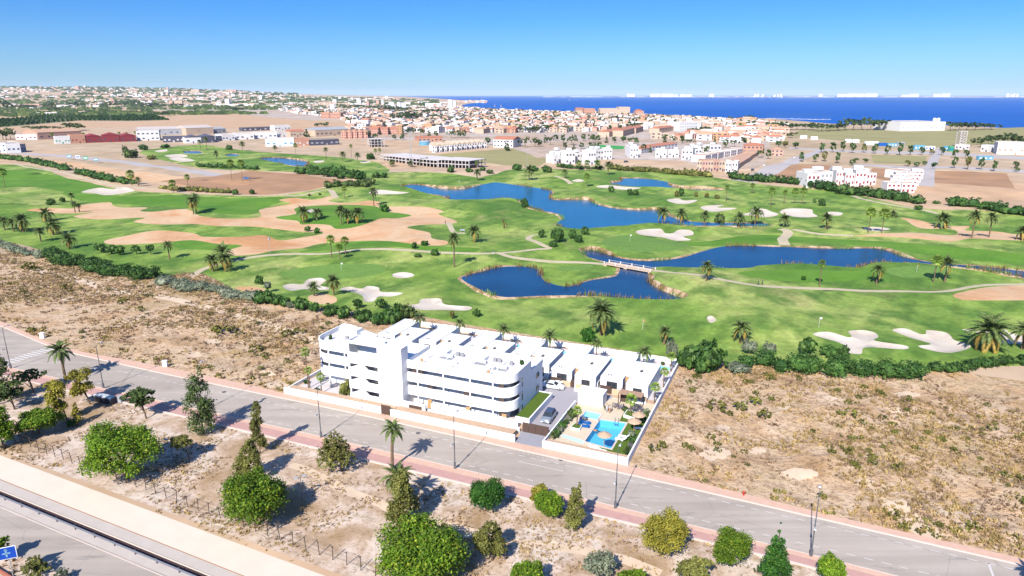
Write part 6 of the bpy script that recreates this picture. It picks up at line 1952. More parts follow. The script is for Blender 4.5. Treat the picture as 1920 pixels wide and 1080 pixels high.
hedge([(560, 326), (600, 327), (650, 332), (678, 336)], 10, 6, 'leaf_hedge', 'high dark thicket above the ploughed brown plot', 9, 45, .8)
hedge([(610, 352), (640, 350), (700, 345)], 7, 4, 'leaf_pine', 'dark thicket right of the ploughed brown plot', 10, 30, .7)
hedge([(370, 312), (420, 315), (480, 318)], 6, 3, 'leaf_hedge', 'low hedge between the far road and upper course', 11, 24, .6)
hedge([(1140, 316), (1200, 322), (1260, 326), (1330, 332)], 7, 4, 'leaf_olive', 'brownish hedge in front of the pale terraces', 12, 26, .7)
hedge([(1370, 334), (1420, 340), (1480, 344), (1520, 350)], 8, 5, 'leaf_hedge', 'dark hedge below the avenue', 13, 30, .7)
hedge([(1535, 355), (1590, 364), (1640, 370), (1690, 378), (1722, 382)], 9, 5.5, 'leaf_hedge', 'tall dark hedge in front of the pink-trimmed houses', 14, 40, .7)
hedge([(1780, 384), (1830, 390), (1880, 398), (1960, 408)], 8, 4.5, 'leaf_hedge', 'dark hedge along the right edge of the course', 15, 34, .65)
hedge([(1045, 313), (1080, 317), (1130, 318)], 5, 3, 'leaf_hedge', 'hedge in front of the cubic white villas', 16, 26, .6)

# ---------------------------------------------------------------- dry ground cover
def tufts(name, mat, spots, r, blades, label):
    mb = MB()
    for p, s in spots:
        for _ in range(blades):
            a = r.uniform(0, 6.28); q = s * .55 * math.sqrt(r.random())
            b = p + Vector((q * math.cos(a), q * math.sin(a), -0.03))
            t_ = b + Vector((r.gauss(0, s * .28), r.gauss(0, s * .28), s * r.uniform(.3, .75)))
            d = Vector((math.cos(a * 3.1), math.sin(a * 3.1), 0)) * s * .2
            mb.face([b - d, b + d, t_ + d * .5, t_ - d * .5])
    o = ob(name, mb.mesh(name, mat))
    o['kind'] = 'stuff'; o['label'] = label; o['category'] = 'ground cover'
    return o
def scatter(n, u0, u1, v0, v1, r, dens, ok):
    out = []
    while n > 0:
        u, v = r.uniform(u0, u1), r.uniform(v0, v1)
        n -= 1
        w = W(u, v)
        if not ok(u, v, w):
            continue
        if noise.noise((w.x / dens, w.y / dens, 7.7)) + 0.9 * noise.noise((w.x / 19, w.y / 19, 2.7)) + r.uniform(-.25, .25) < 0.04:
            continue
        w.z = hgt(w.x, w.y)
        out.append(w)
    return out
GApoly = px_poly(catmull(GA, 2))
def inpoly(x, y, poly):
    c = False
    j = len(poly) - 1
    for i in range(len(poly)):
        xi, yi = poly[i]; xj, yj = poly[j]
        if (yi > y) != (yj > y) and x < (xj - xi) * (y - yi) / (yj - yi) + xi:
            c = not c
        j = i
    return c
rs = random.Random(21)
okL = lambda u, v, w: v > sf(u) + 0.2 and not inpoly(w.x, w.y, GApoly) and w.y > abs(w.x) * 1.15
okR = lambda u, v, w: v > sf(u) + 0.2 and not inpoly(w.x, w.y, GApoly)
sp = [(w, rs.uniform(.25, .7)) for w in scatter(30000, -270, -68.5, -2, 95, rs, 6, okL)] + [(w, rs.uniform(.25, .75)) for w in scatter(13000, 0.8, 95, -5, 62, rs, 7, okR)]
tufts('dry_grass', 'dry_straw', sp, rs, 7, 'dry straw coloured grass tufts on the vacant plots')
sp = [(w, rs.uniform(.2, .6)) for w in scatter(36000, -270, -68.5, -2, 95, rs, 3.1, okL)] + [(w, rs.uniform(.2, .6)) for w in scatter(12000, 0.8, 95, -5, 62, rs, 3.3, okR)]
tufts('dry_scrub', 'scrub_grey', sp, rs, 7, 'grey brown dry scrub on the vacant plots')
okV = lambda u, v, w: sf(u) + 0.1 < v < sf(u) + 5 + 2 * noise.noise((u / 6, 0, 3)) and not -67.5 < u < 0.7
sp = [(w, rs.uniform(.3, .9)) for w in scatter(5000, -150, 75, -5, 9, rs, 5, okV)]
tufts('verge_grass', 'dry_straw', sp[::2], rs, 8, 'dry grass along the back of the pavement')
tufts('verge_scrub', 'scrub_green', sp[1::3], rs, 8, 'olive scrub along the back of the pavement')
okW = lambda u, v, w: v < be(u) - 0.4 and v > vt(-37.4)(u)
sp = [(w, rs.uniform(.15, .42)) for w in scatter(21000, -130, 62, -37, -15, rs, 4.2, okW)]
tufts('waste_grass', 'dry_straw', sp[::2], rs, 6, 'dry thin grass on the waste ground')
tufts('waste_scrub', 'scrub_grey', sp[1::2], rs, 6, 'grey brown weeds on the waste ground')
okE = lambda u, v, w: vt(-37.6)(u) < v < vt(-35.2)(u)
sp = [(w, rs.uniform(.2, .5)) for w in scatter(2600, -120, -20, -40, -31, rs, 3, okE)]
tufts('bank_grass', 'dry_straw', sp, rs, 7, 'dry grass along the top of the pale bank')
okM = lambda u, v, w: vt(-56)(u) < v < vt(-51.4)(u)
sp = [(w, rs.uniform(.2, .55)) for w in scatter(1800, -95, -40, -58, -48, rs, 3, okM)]
tufts('motorway_grass', 'scrub_grey', sp, rs, 8, 'grey grass on the motorway verge')
# green clumps one can count on the plots
def scrub_bush(w, R, look):
    b = bush(w, R, R * .8, 'scrub', look, rs.randrange(9999))
    return b
MBX = MB()
for u0, u1, v0, v1, ok, n, look, grp in ((-230, -69, 0, 75, okL, 420, 'low olive green scrub bush on the left dry plot', 'scrub bushes on the left dry plot'), (1.5, 78, -3, 48, okR, 420, 'low olive green scrub bush on the right dry plot', 'scrub bushes on the right dry plot')):
    ws = [(w, rs.uniform(.35, .95)) for w in scatter(n, u0, u1, v0, v1, rs, 12, ok)]
    ws.sort(key=lambda q: -q[1] / (q[0].y + 20))
    for k, (w, R) in enumerate(ws):
        if k < 48:
            b = scrub_bush(w, R, look)
            X_, Y_ = proj(w)
            place(b, 'low olive scrub bush', X_, Y_, grp)
        else:
            src = BUSH['scrub'][k % 3]
            M = Matrix.Translation(w) @ Matrix.Rotation(k * 1.7, 4, 'Z') @ Matrix.Diagonal((R, R, R, 1))
            MBX.add([M @ v.co for v in src.vertices], [tuple(f.vertices) for f in src.polygons])
o = ob('scrub_bushes', MBX.mesh('scrub_bushes', 'scrub_green')); o['kind'] = 'stuff'; o['label'] = 'small olive scrub bushes scattered over the dry plots'; o['category'] = 'scrub'
# named larger clumps read off the photo
for x, y, hf in ((1345, 770, 20), (1368, 778, 9), (1388, 768, 16), (1433, 783, 16), (1415, 757, 16), (1446, 751, 9), (1595, 780, 14), (1575, 778, 10), (1225, 845, 13), (1242, 838, 12), (1286, 838, 10), (1297, 619 + 115, 9), (1628, 848, 9), (1560, 850, 10), (1590, 850, 11), (1345, 835, 9), (1680, 880, 11), (1605, 877, 12),
              (126, 542, 10), (55, 505, 14), (70, 508, 8), (228, 570, 9), (264, 583, 10), (415, 625, 16), (435, 622, 12), (448, 628, 10), (405, 620, 12), (230, 564, 8), (205, 545, 6), (60, 622, 10), (45, 550, 8), (480, 660, 13), (496, 668, 9), (540, 680, 9), (540, 630, 14), (560, 625, 12)):
    p = at(x, y)
    b = bush(p, hf * mpp(p), hf * mpp(p) * .9, 'scrub', '', int(x + y))
    place(b, 'larger green scrub clump', x, y, 'larger green scrub clumps', 'bush')
# reeds along the ponds
rr = random.Random(33)
def reeds(name, mat, label, thr, seed, h0, h1, which):
    mb = MB()
    for pi in which:
        w = POND_OUT[pi]
        big = w
        for a, b in zip(big, big[1:] + big[:1]):
            L_ = math.hypot(b[0] - a[0], b[1] - a[1])
            for q in range(int(L_ * 5)):
                s = rr.random()
                x, y = a[0] + (b[0] - a[0]) * s, a[1] + (b[1] - a[1]) * s
                if noise.noise((x / 16, y / 16, seed)) < thr:
                    continue
                nx, ny = (b[1] - a[1]) / max(L_, .01), -(b[0] - a[0]) / max(L_, .01)
                d = rr.uniform(-1.0, 1.1)
                x += nx * d; y += ny * d
                h = rr.uniform(h0, h1)
                a_ = rr.uniform(0, 3.14)
                e = Vector((math.cos(a_), math.sin(a_), 0)) * .13
                p = Vector((x, y, WL - .1)); t_ = p + Vector((rr.gauss(0, .25), rr.gauss(0, .25), h))
                mb.face([p - e, p + e, t_ + e * .4, t_ - e * .4])
    o = ob(name, mb.mesh(name, mat)); o['kind'] = 'stuff'; o['label'] = label; o['category'] = 'reeds'
reeds('reed_bed', 'reed', 'brown dry reeds along the pond banks', 0.12, 1.0, .6, 1.7, (0, 1, 2, 3))
reeds('green_reeds', 'reed_green', 'green rushes along the pond banks', 0.22, 8.0, .5, 1.3, (0, 2))
# ================================================================ buildings beyond the golf course
plain('h_white', (0.50, 0.485, 0.475), 0.85, 0.06, 0.3)
plain('h_cream', A(232, 206, 180), 0.85, 0.06, 0.3)
plain('h_pink', A(232, 188, 166), 0.85, 0.06, 0.3)
plain('h_salmon', A(226, 172, 144), 0.85, 0.06, 0.3)
plain('h_maroon', A(166, 66, 74), 0.85, 0.1, 0.3)
plain('h_orange', A(228, 180, 132), 0.85, 0.08, 0.3)
plain('h_grey', A(190, 194, 200), 0.85, 0.08, 0.3)
plain('h_concrete', A(240, 232, 228), 0.9, 0.12, 0.4)
plain('r_tile', A(212, 142, 112), 0.9, 0.14, 0.4)
plain('r_pale', A(226, 182, 150), 0.9, 0.1, 0.3)
plain('r_beige', A(228, 206, 180), 0.9, 0.08, 0.3)
plain('r_dark', A(104, 104, 124), 0.8, 0.12, 0.3)
plain('r_white', A(226, 214, 204), 0.85, 0.05, 0.3)
plain('w_dark', A(96, 96, 116), 0.4, 0.1, 0.3)
plain('w_blue', A(70, 96, 150), 0.4, 0.1, 0.3)
plain('c_blue', A(30, 110, 210), 0.5, 0.1, 0.2)
plain('c_green', A(70, 190, 150), 0.5, 0.15, 0.2)
plain('c_teal', A(120, 190, 220), 0.5, 0.1, 0.2)
UNIT = {}
def unit_box(mat):
    if mat not in UNIT:
        b = MB(); b.box(-.5, .5, -.5, .5, 0, 1)
        UNIT[mat] = b.mesh('window', mat)
    return UNIT[mat]
BLK = []
def block(name, label, cat, xl, yl, xr, yr, ytop, depth, wall='h_white', roof='flat', rmat='r_white', cols=3, rows=1, win='w_dark', group=None, lift=0.0, door=True, hmul=1.0):
    a, b = at(xl, yl), at(xr, yr)
    h = (top_z(a, xl, ytop) - a.z) * hmul
    d = (b - a); L_ = d.length; ang = math.atan2(d.y, d.x)
    c = (a + b) / 2
    BLK.append((c.x, c.y, max(L_, depth) * .75))
    t_ = thing(name, label, cat, c, group, ang)
    build_house(t_, L_, depth, h, wall, roof, rmat, cols, rows, win, door)
    if name in ('terraced_house',) or 'high-rise' in label:
        place(t_, label, (xl + xr) / 2, (yl + yr) / 2, group, None, ' ')
    return t_
def build_house(t_, L_, D, h, wall, roof, rmat, cols, rows, win, door=True):
    m = MB()
    hw = h if roof == 'flat' else h * 0.74
    m.box(-L_ / 2, L_ / 2, 0, D, -0.5, hw)
    ob('wall', m.mesh('wall', wall), t_)
    m = MB()
    e = 0.25
    if roof == 'flat':
        m.box(-L_ / 2 + .3, L_ / 2 - .3, .3, D - .3, hw + .003, hw + .06)
        ob('roof', m.mesh('roof', rmat), t_)
        m = MB()
        for bx in ((-L_ / 2, L_ / 2, 0, .25), (-L_ / 2, L_ / 2, D - .25, D), (-L_ / 2, -L_ / 2 + .25, .25, D - .25), (L_ / 2 - .25, L_ / 2, .25, D - .25)):
            m.box(bx[0], bx[1], bx[2], bx[3], hw + .004, hw + .5)
        ob('parapet', m.mesh('parapet', wall), t_)
    elif roof == 'gable_x':      # ridge along the front
        m.add([(-L_ / 2 - e, -e, hw), (L_ / 2 + e, -e, hw), (L_ / 2 + e, D / 2, h), (-L_ / 2 - e, D / 2, h), (-L_ / 2 - e, D + e, hw), (L_ / 2 + e, D + e, hw)], [(0, 1, 2, 3), (3, 2, 5, 4), (0, 3, 4), (1, 5, 2), (0, 4, 5, 1)])
        ob('roof', m.mesh('roof', rmat), t_)
    elif roof == 'gable_y':      # ridge away from the viewer
        m.add([(-L_ / 2 - e, -e, hw), (-L_ / 2 - e, D + e, hw), (0, D + e, h), (0, -e, h), (L_ / 2 + e, -e, hw), (L_ / 2 + e, D + e, hw)], [(0, 3, 2, 1), (3, 4, 5, 2), (0, 4, 3), (1, 2, 5), (0, 1, 5, 4)])
        ob('roof', m.mesh('roof', rmat), t_)
    else:                        # hip
        q = min(L_, D) * .45
        m.add([(-L_ / 2 - e, -e, hw), (L_ / 2 + e, -e, hw), (L_ / 2 + e, D + e, hw), (-L_ / 2 - e, D + e, hw), (-L_ / 2 + q, D / 2, h), (L_ / 2 - q, D / 2, h)], [(0, 1, 5, 4), (1, 2, 5), (2, 3, 4, 5), (3, 0, 4), (0, 3, 2, 1)])
        ob('roof', m.mesh('roof', rmat), t_)
    rh = hw / rows
    for r_ in range(rows):
        for c_ in range(cols):
            if door and r_ == 0 and c_ == cols // 2:
                o = ob('door', unit_box(win), t_, (-L_ / 2 + L_ * (c_ + .5) / cols, 0, 0.02))
                o.scale = (min(1.4, L_ / cols * .5), .1, min(2.1, rh * .8))
                continue
            o = ob('window', unit_box(win), t_, (-L_ / 2 + L_ * (c_ + .5) / cols, 0, rh * (r_ + .32)))
            o.scale = (min(3.0, L_ / cols * .5), .1, min(1.6, rh * .45))
# --- sheds and workshops at the left
G1 = 'sheds along the far left road'
for i, (xl, xr, yb, yt) in enumerate(((163, 191, 268, 252), (192, 225, 267, 250), (226, 256, 266, 251))):
    block('shed', 'maroon gabled shed, ' + ['leftmost', 'middle', 'rightmost'][i] + ' of three at far left', 'shed', xl, yb, xr, yb - 1, yt, 26, 'h_maroon', 'gable_y', 'h_maroon', 3, 1, 'w_dark', G1)
block('shed', 'salmon pink low building left of the maroon sheds', 'building', 134, 269, 161, 268, 254, 24, 'h_salmon', 'flat', 'r_tile', 4, 1, 'h_maroon', G1)
block('shed', 'white workshop with green glazed front left of the salmon building', 'building', 104, 270, 133, 269, 257, 16, 'h_white', 'flat', 'r_white', 5, 1, 'c_green', G1)
block('shed', 'long tan-roofed warehouse with pink end behind the workshops', 'warehouse', 72, 262, 154, 258, 244, 40, 'h_pink', 'gable_x', 'r_pale', 6, 1, 'w_dark', G1)
block('shed', 'white flat building with three blue windows at the left edge', 'building', 14, 287, 40, 286, 270, 14, 'h_white', 'flat', 'r_pale', 3, 1, 'w_blue', G1, door=False)
block('shed', 'grey-blue annex right of the white building at the left edge', 'building', 40, 285, 50, 284, 271, 12, 'h_grey', 'flat', 'r_white', 2, 1, 'w_blue', G1, door=False)
block('shed', 'small white house with blue door cut by the left edge', 'building', -10, 285, 13, 286, 268, 14, 'h_white', 'flat', 'r_white', 3, 2, 'w_blue', G1)
block('shed', 'low white shed with red sign panels at far left', 'building', 30, 262, 70, 262, 253, 20, 'h_white', 'flat', 'r_white', 5, 1, 'h_maroon', G1)
block('warehouse', 'white two storey workshop right of the maroon sheds', 'warehouse', 257, 264, 300, 263, 246, 28, 'h_white', 'flat', 'r_white', 5, 2, 'w_dark', G1)
block('warehouse', 'very long white-roofed warehouse behind the palms', 'warehouse', 258, 254, 350, 252, 239, 45, 'h_grey', 'gable_x', 'r_white', 8, 1, 'w_dark', G1)
block('warehouse', 'tall cream warehouse in the middle of the industrial row', 'warehouse', 350, 253, 401, 251, 236, 40, 'h_cream', 'gable_x', 'r_white', 4, 1, 'h_cream', G1)
block('warehouse', 'grey-green shed right of the tall cream warehouse', 'warehouse', 402, 250, 424, 249, 239, 26, 'h_grey', 'gable_x', 'h_grey', 3, 1, 'w_dark', G1)
block('shed', 'dark open shed left of the domed workshop', 'shed', 306, 267, 346, 266, 257, 14, 'r_dark', 'flat', 'r_dark', 5, 1, 'h_white', G1)
block('shed', 'workshop with dark curved roof and white front', 'shed', 348, 269, 378, 268, 254, 22, 'h_white', 'gable_y', 'r_dark', 3, 1, 'w_blue', G1)
block('shed', 'shed with tall dark slate roof', 'shed', 379, 268, 404, 267, 252, 22, 'r_dark', 'hip', 'r_dark', 2, 1, 'h_grey', G1)
for i, (xl, xr, yb, yt) in enumerate(((405, 416, 265, 256), (417, 441, 264, 253), (442, 477, 262, 251), (478, 520, 260, 249), (521, 545, 257, 248))):
    block('warehouse', ['small blue-grey unit', 'white unit with shutters', 'long white unit with dark gate', 'longest white unit with blue gates', 'end unit with blue shutters'][i] + ' in the white workshop row', 'warehouse', xl, yb, xr, yb - 1, yt, 24, 'h_white' if i else 'h_grey', 'flat', 'r_beige', [2, 4, 4, 5, 3][i], 1, 'w_blue' if i != 2 else 'w_dark', G1)
block('shed', 'long low dark canopy behind the white workshop row', 'shed', 455, 246, 512, 244, 240, 14, 'r_dark', 'flat', 'r_beige', 6, 1, 'h_white', G1)
block('house', 'white villa with stepped roof on the hill edge above the workshops', 'house', 515, 245, 545, 244, 236, 18, 'h_white', 'flat', 'r_white', 5, 1, 'w_dark', G1)
block('building', 'white showroom with bright rounded glass front', 'building', 498, 275, 552, 274, 261, 22, 'h_white', 'flat', 'r_white', 5, 1, 'c_teal', G1)
block('building', 'showroom with red signs next to the white one', 'building', 553, 274, 580, 273, 261, 20, 'h_salmon', 'flat', 'r_tile', 4, 1, 'h_white', G1)
block('building', 'dark glazed workshop with blue end', 'building', 581, 273, 636, 271, 263, 18, 'w_dark', 'flat', 'r_beige', 6, 1, 'h_grey', G1)
block('building', 'cream building with terracotta roof beside the round tree', 'building', 545, 257, 572, 256, 243, 22, 'h_cream', 'gable_x', 'r_tile', 5, 1, 'w_dark', G1)
block('building', 'long grey-roofed nursery building', 'building', 592, 256, 655, 253, 240, 30, 'h_cream', 'gable_x', 'h_grey', 8, 1, 'w_dark', G1)
# --- housing in the middle
G2 = 'housing blocks behind the course'
for i in range(5):
    x = 640 + 10 * i
    block('house', 'peach gabled row house, ' + ['first', 'second', 'third', 'fourth', 'fifth'][i] + ' of five from left', 'house', x, 260 - i * .2, x + 9.6, 260 - i * .2, 243 - i * .3, 22, 'h_pink', 'gable_y', 'r_pale', 2, 3, 'h_maroon', 'peach gabled row houses')
for i in range(3):
    x = 692 + 18 * i
    block('apartment_house', ['left', 'middle', 'right'][i] + ' part of the peach apartment row with arcades', 'building', x, 253 - i * .6, x + 17.4, 253 - i * .6, 238, 20, 'h_pink', 'gable_x', 'r_tile', 6, 3, 'h_maroon', 'peach apartment row')
block('building', 'orange apartment building at the end of the peach row', 'building', 746, 252, 754, 252, 236, 16, 'h_orange', 'flat', 'r_tile', 2, 4, 'w_dark', G2)
block('building', 'orange brick block behind the ploughed field, left part', 'building', 602, 222, 618, 222, 211, 26, 'h_salmon', 'flat', 'h_salmon', 4, 2, 'w_dark', G2)
block('building', 'orange brick block behind the ploughed field, right part', 'building', 619, 223, 639, 223, 212, 26, 'h_salmon', 'flat', 'h_salmon', 5, 2, 'w_dark', G2)
block('hall', 'low hall with red tiled roof behind the concrete frame', 'building', 784, 266, 830, 265, 256, 20, 'h_salmon', 'gable_x', 'r_tile', 6, 1, 'w_dark', G2)
block('hall', 'school with red tiled roof beside the sports pitch', 'building', 925, 276, 962, 277, 256, 26, 'h_white', 'gable_x', 'r_tile', 6, 2, 'w_dark', G2)
block('hall', 'reddish brown house between the trees', 'building', 864, 249, 880, 249, 238, 14, 'h_salmon', 'hip', 'r_tile', 3, 2, 'w_dark', G2)
p = at(797, 272)
t = thing('water_tank', 'round pale blue water tank left of the terrace row', 'tank', p)
m = MB(); m.tube([(0, 0, -.3), (0, 0, 4.2)], 6.5, 18); ob('shell', m.mesh('shell', 'c_teal'), t)
m = MB(); m.tube([(0, 0, 4.2), (0, 0, 4.9)], [6.6, 5.9], 18); ob('cover', m.mesh('cover', 'h_grey'), t)
for i in range(11):          # stepped white terrace row
    s = i / 10
    x = 868 - 50 * (1 - s) + 38 * s * 1.0
    x = 811 + 9.3 * i
    yb = 286.5 - 0.9 * i
    block('terraced_house', 'white gabled terrace house, number %d' % (i + 1) if False else 'narrow white gabled house in the stepped terrace row', 'house', x, yb, x + 8.6, yb - .3, yb - 17 + .25 * i, 26, 'h_white', 'gable_y', 'r_beige', 2, 2, 'w_dark', 'stepped terrace row houses', door=True)
# concrete frame and concrete shell
def frame_block(name, label, xl, yl, xr, yr, ytop, depth, floors, nb, mat='h_concrete'):
    a, b = at(xl, yl), at(xr, yr)
    h = top_z(a, xl, ytop); d = b - a; L_ = d.length
    t_ = thing('unfinished_building', label, 'building', (a + b) / 2, None, math.atan2(d.y, d.x))
    BLK.append((t_.location.x, t_.location.y, L_ * .6))
    fh = h / floors
    for f in range(floors + (0 if floors > 1 else 1)):
        m = MB(); m.box(-L_ / 2, L_ / 2, 0, depth, fh * (f + 1) - .35, fh * (f + 1)); ob('floor_slab', m.mesh('floor_slab', mat), t_)
    cm = MB(); cm.box(-.25, .25, -.25, .25, -.3, h - .36); cm = cm.mesh('column', mat)
    for i in range(nb + 1):
        for j in range(3):
            ob('column', cm, t_, (-L_ / 2 + .4 + (L_ - .8) * i / nb, .4 + (depth - .8) * j / 2, 0))
    m = MB(); m.box(-L_ / 2 + 1, L_ / 2 - 1, depth * .55, depth * .6, -.3, h - .37); ob('rear_wall', m.mesh('rear_wall', 'h_concrete'), t_)
    return t_
frame_block('concrete_frame', 'bare concrete frame of three floors on the dry lot', 696, 276, 722, 275, 261, 14, 3, 4)
frame_block('concrete_shell', 'left part of the long grey concrete shell under construction', 712, 300, 760, 307, 291, 26, 2, 8)
frame_block('concrete_shell', 'middle part of the long grey concrete shell under construction', 761, 307, 820, 314, 296, 28, 2, 9)
frame_block('concrete_shell', 'right part of the long grey concrete shell under construction', 821, 314, 880, 316, 299, 24, 2, 9)
# white apartment tower by the sea
block('tower_block', 'lone white apartment tower by the shore', 'building', 840, 206, 848, 206, 187, 22, 'h_white', 'flat', 'r_white', 3, 8, 'h_grey', None)
block('tower_block', 'lower grey-white wing of the apartment tower by the shore', 'building', 849, 206, 855, 206, 190, 22, 'h_white', 'flat', 'r_white', 2, 7, 'h_grey', None)
# cubic villas
for i, (xl, xr, yb, yt, rows) in enumerate(((1038, 1048, 307, 291, 1), (1048, 1058, 305, 284, 2), (1060, 1079, 309, 284, 2), (1081, 1094, 307, 287, 2), (1102, 1118, 310, 283, 2), (1112, 1122, 300, 281, 2), (1120, 1132, 300, 281, 2), (1131, 1148, 299, 279, 2), (1176, 1186, 292, 273, 2), (1181, 1197, 297, 276, 2), (1228, 1250, 297, 281, 1), (1252, 1273, 295, 282, 1), (1277, 1299, 300, 281, 2), (1296, 1316, 298, 279, 2), (1312, 1328, 289, 273, 2), (1330, 1352, 291, 273, 2), (1290, 1310, 286, 275, 2))):
    qd = (i * 37 % 7) / 7
    t = block('cubic_villa', 'modern cube-shaped white villa', 'house', xl + .6, yb - 1.2 * qd, xr - .8, yb - .4 - 1.2 * qd, yt + 1.5 * ((i * 53 % 5) / 5), 10, 'h_white', 'flat', 'r_white', 2 if xr - xl < 15 else 3, rows, 'w_dark', 'cube-shaped white villas')
    m = MB(); hh = (top_z(at(xl, yb), xl, yt)); m.box(0.2, 3.4, 5, 9, hh + .07, hh + 2.2); ob('roof_room', m.mesh('roof_room', 'h_white'), t)
    place(t, 'modern cube-shaped white villa', (xl + xr) / 2, yb, 'cube-shaped white villas')
for i, (xl, xr, yb, yt) in enumerate(((1202, 1222, 288, 277), (1222, 1245, 284, 272), (1245, 1270, 281, 269))):
    block('terraced_house', ['nearest', 'middle', 'farthest'][i] + ' red-roofed row house right of the sports pitch', 'house', xl, yb, xr, yb - 3, yt, 16, 'h_white', 'gable_x', 'r_tile', 4, 2, 'w_dark', 'red roofed rows')
# pale slanting terraces
for i in range(5):
    x = 1306 + 10.4 * i
    block('terraced_house', 'pale pink terrace house in the front row of the slanting terraces', 'house', x, 320 + .5 * i, x + 9.8, 320.4 + .5 * i, 302, 16, 'h_pink' if i % 2 else 'h_cream', 'flat', 'r_pale', 2, 2, 'w_dark', 'front row of the slanting terraces')
for i in range(2):
    block('terraced_house', ['left', 'right'][i] + ' white end house of the slanting terraces', 'house', 1359 + 12 * i, 324, 1370 + 12 * i, 324.4, 304, 14, 'h_white', 'flat', 'r_beige', 2, 2, 'w_dark', 'end houses of the slanting terraces')
for i in range(6):
    x, y = 1383 + 6.6 * i, 318 - 4.6 * i
    block('terraced_house', 'beige-roofed house in the receding row of the slanting terraces', 'house', x, y, x + 6.3, y - 4.4, y - 13 + i * .5, 12, 'h_cream', 'gable_x', 'r_pale', 2, 2, 'h_maroon', 'receding row of the slanting terraces')
for i in range(6):
    x, y = 1322 + 12 * i, 303 - 2.6 * i
    block('terraced_house', 'white roof-terrace house behind the slanting front row', 'house', x, y, x + 10.5, y - 2.4, y - 11 + i * .4, 12, 'h_white', 'flat', 'r_pale', 3, 2, 'h_maroon', 'roof terrace houses behind the front row')
block('house', 'large orange-pink villa with hipped roof by the avenue', 'house', 1392, 287, 1430, 288, 268, 24, 'h_salmon', 'hip', 'r_tile', 5, 2, 'w_dark', G2)
block('house', 'pink villa behind the avenue trees', 'house', 1445, 292, 1468, 293, 276, 18, 'h_pink', 'hip', 'r_pale', 3, 2, 'w_dark', G2)
for i, (xl, yl, xr, yr, yt) in enumerate(((1142, 257, 1168, 251, 244), (1168, 256, 1192, 249, 241), (1192, 250, 1206, 246, 237), (1236, 249, 1272, 244, 238))):
    block('apartment_house', ['nearest', 'second', 'third', 'rightmost'][i] + ' long apartment row with orange tiled roof', 'building', xl, yl, xr, yr, yt, 16, 'h_cream', 'gable_x', 'r_tile', 7, 2, 'h_maroon', 'orange roofed apartment rows')
block('clinic', 'wide white building with rows of openings in the town middle', 'building', 1274, 246, 1307, 245, 230, 30, 'h_white', 'flat', 'r_white', 8, 3, 'h_grey', G2)
block('clinic', 'low cream building left of the wide white one', 'building', 1238, 240, 1273, 239, 231, 30, 'h_cream', 'gable_x', 'r_beige', 6, 1, 'h_grey', G2)
block('big_hall', 'large pale hall with arched end by the shore', 'building', 1125, 216, 1160, 216, 203, 60, 'h_cream', 'gable_x', 'r_beige', 8, 2, 'h_grey', G2)
block('big_hall', 'tall pale block right of the arched hall by the shore', 'building', 1160, 216, 1181, 216, 201, 50, 'h_cream', 'flat', 'r_beige', 6, 3, 'h_grey', G2)
block('big_hall', 'pink apartment hotel by the shore', 'building', 1095, 217, 1116, 217, 204, 50, 'h_salmon', 'flat', 'r_pale', 5, 3, 'w_dark', G2)
block('big_hall', 'cream apartment hotel with gable left of the pink one', 'building', 1080, 216, 1095, 216, 202, 50, 'h_cream', 'gable_x', 'r_tile', 4, 3, 'w_dark', G2)
block('big_hall', 'pink gabled church-like hall near the shore', 'building', 1192, 219, 1207, 219, 205, 40, 'h_pink', 'gable_y', 'r_tile', 3, 2, 'w_dark', G2)
# townhouses at right
for i, (xl, xr, yb, yt, lb, wn) in enumerate((  (1512, 1536, 351, 327, 'white townhouse with roof terraces, left half of the leftmost pair', 'h_maroon'), (1537, 1559, 349, 323, 'white townhouse with roof terraces, right half of the leftmost pair', 'h_grey'),
     (1566, 1582, 346, 321, 'pink-trimmed white house, first of four', 'h_maroon'), (1583, 1601, 348, 326, 'pink-trimmed white house, second of four', 'h_maroon'), (1602, 1622, 349, 321, 'pink-trimmed white house, third of four', 'h_maroon'), (1623, 1641, 347, 326, 'pink-trimmed white house, last of four', 'h_maroon'))):
    t = block('townhouse', lb, 'house', xl, yb, xr, yb, yt, 16, 'h_white', 'flat', 'r_pale', 3, 2, wn, 'white townhouses at the right of the course')
    hh = top_z(at(xl, yb), xl, yt)
    m = MB(); m.box(-3.5, 2, 6, 10, hh + .07, hh + 2.4); ob('roof_room', m.mesh('roof_room', 'h_white'), t)
for j in range(2):
    for i in range(5):
        x = 1662 + 27 * j + 5.2 * i * (1 - .12 * j)
        y = 361 - 6.6 * i + j * 0.5
        lb = ['nearest', 'second', 'third', 'fourth', 'farthest'][i] + ' step of the ' + ('left' if j == 0 else 'right') + ' stepped white flats'
        t = block('stepped_flat', lb, 'house', x, y, x + 25 - i * .6, y + .4, y - 17 + i * .4, 9, 'h_white', 'flat', 'r_pale', 3, 2, 'h_maroon', 'stepped white flats')
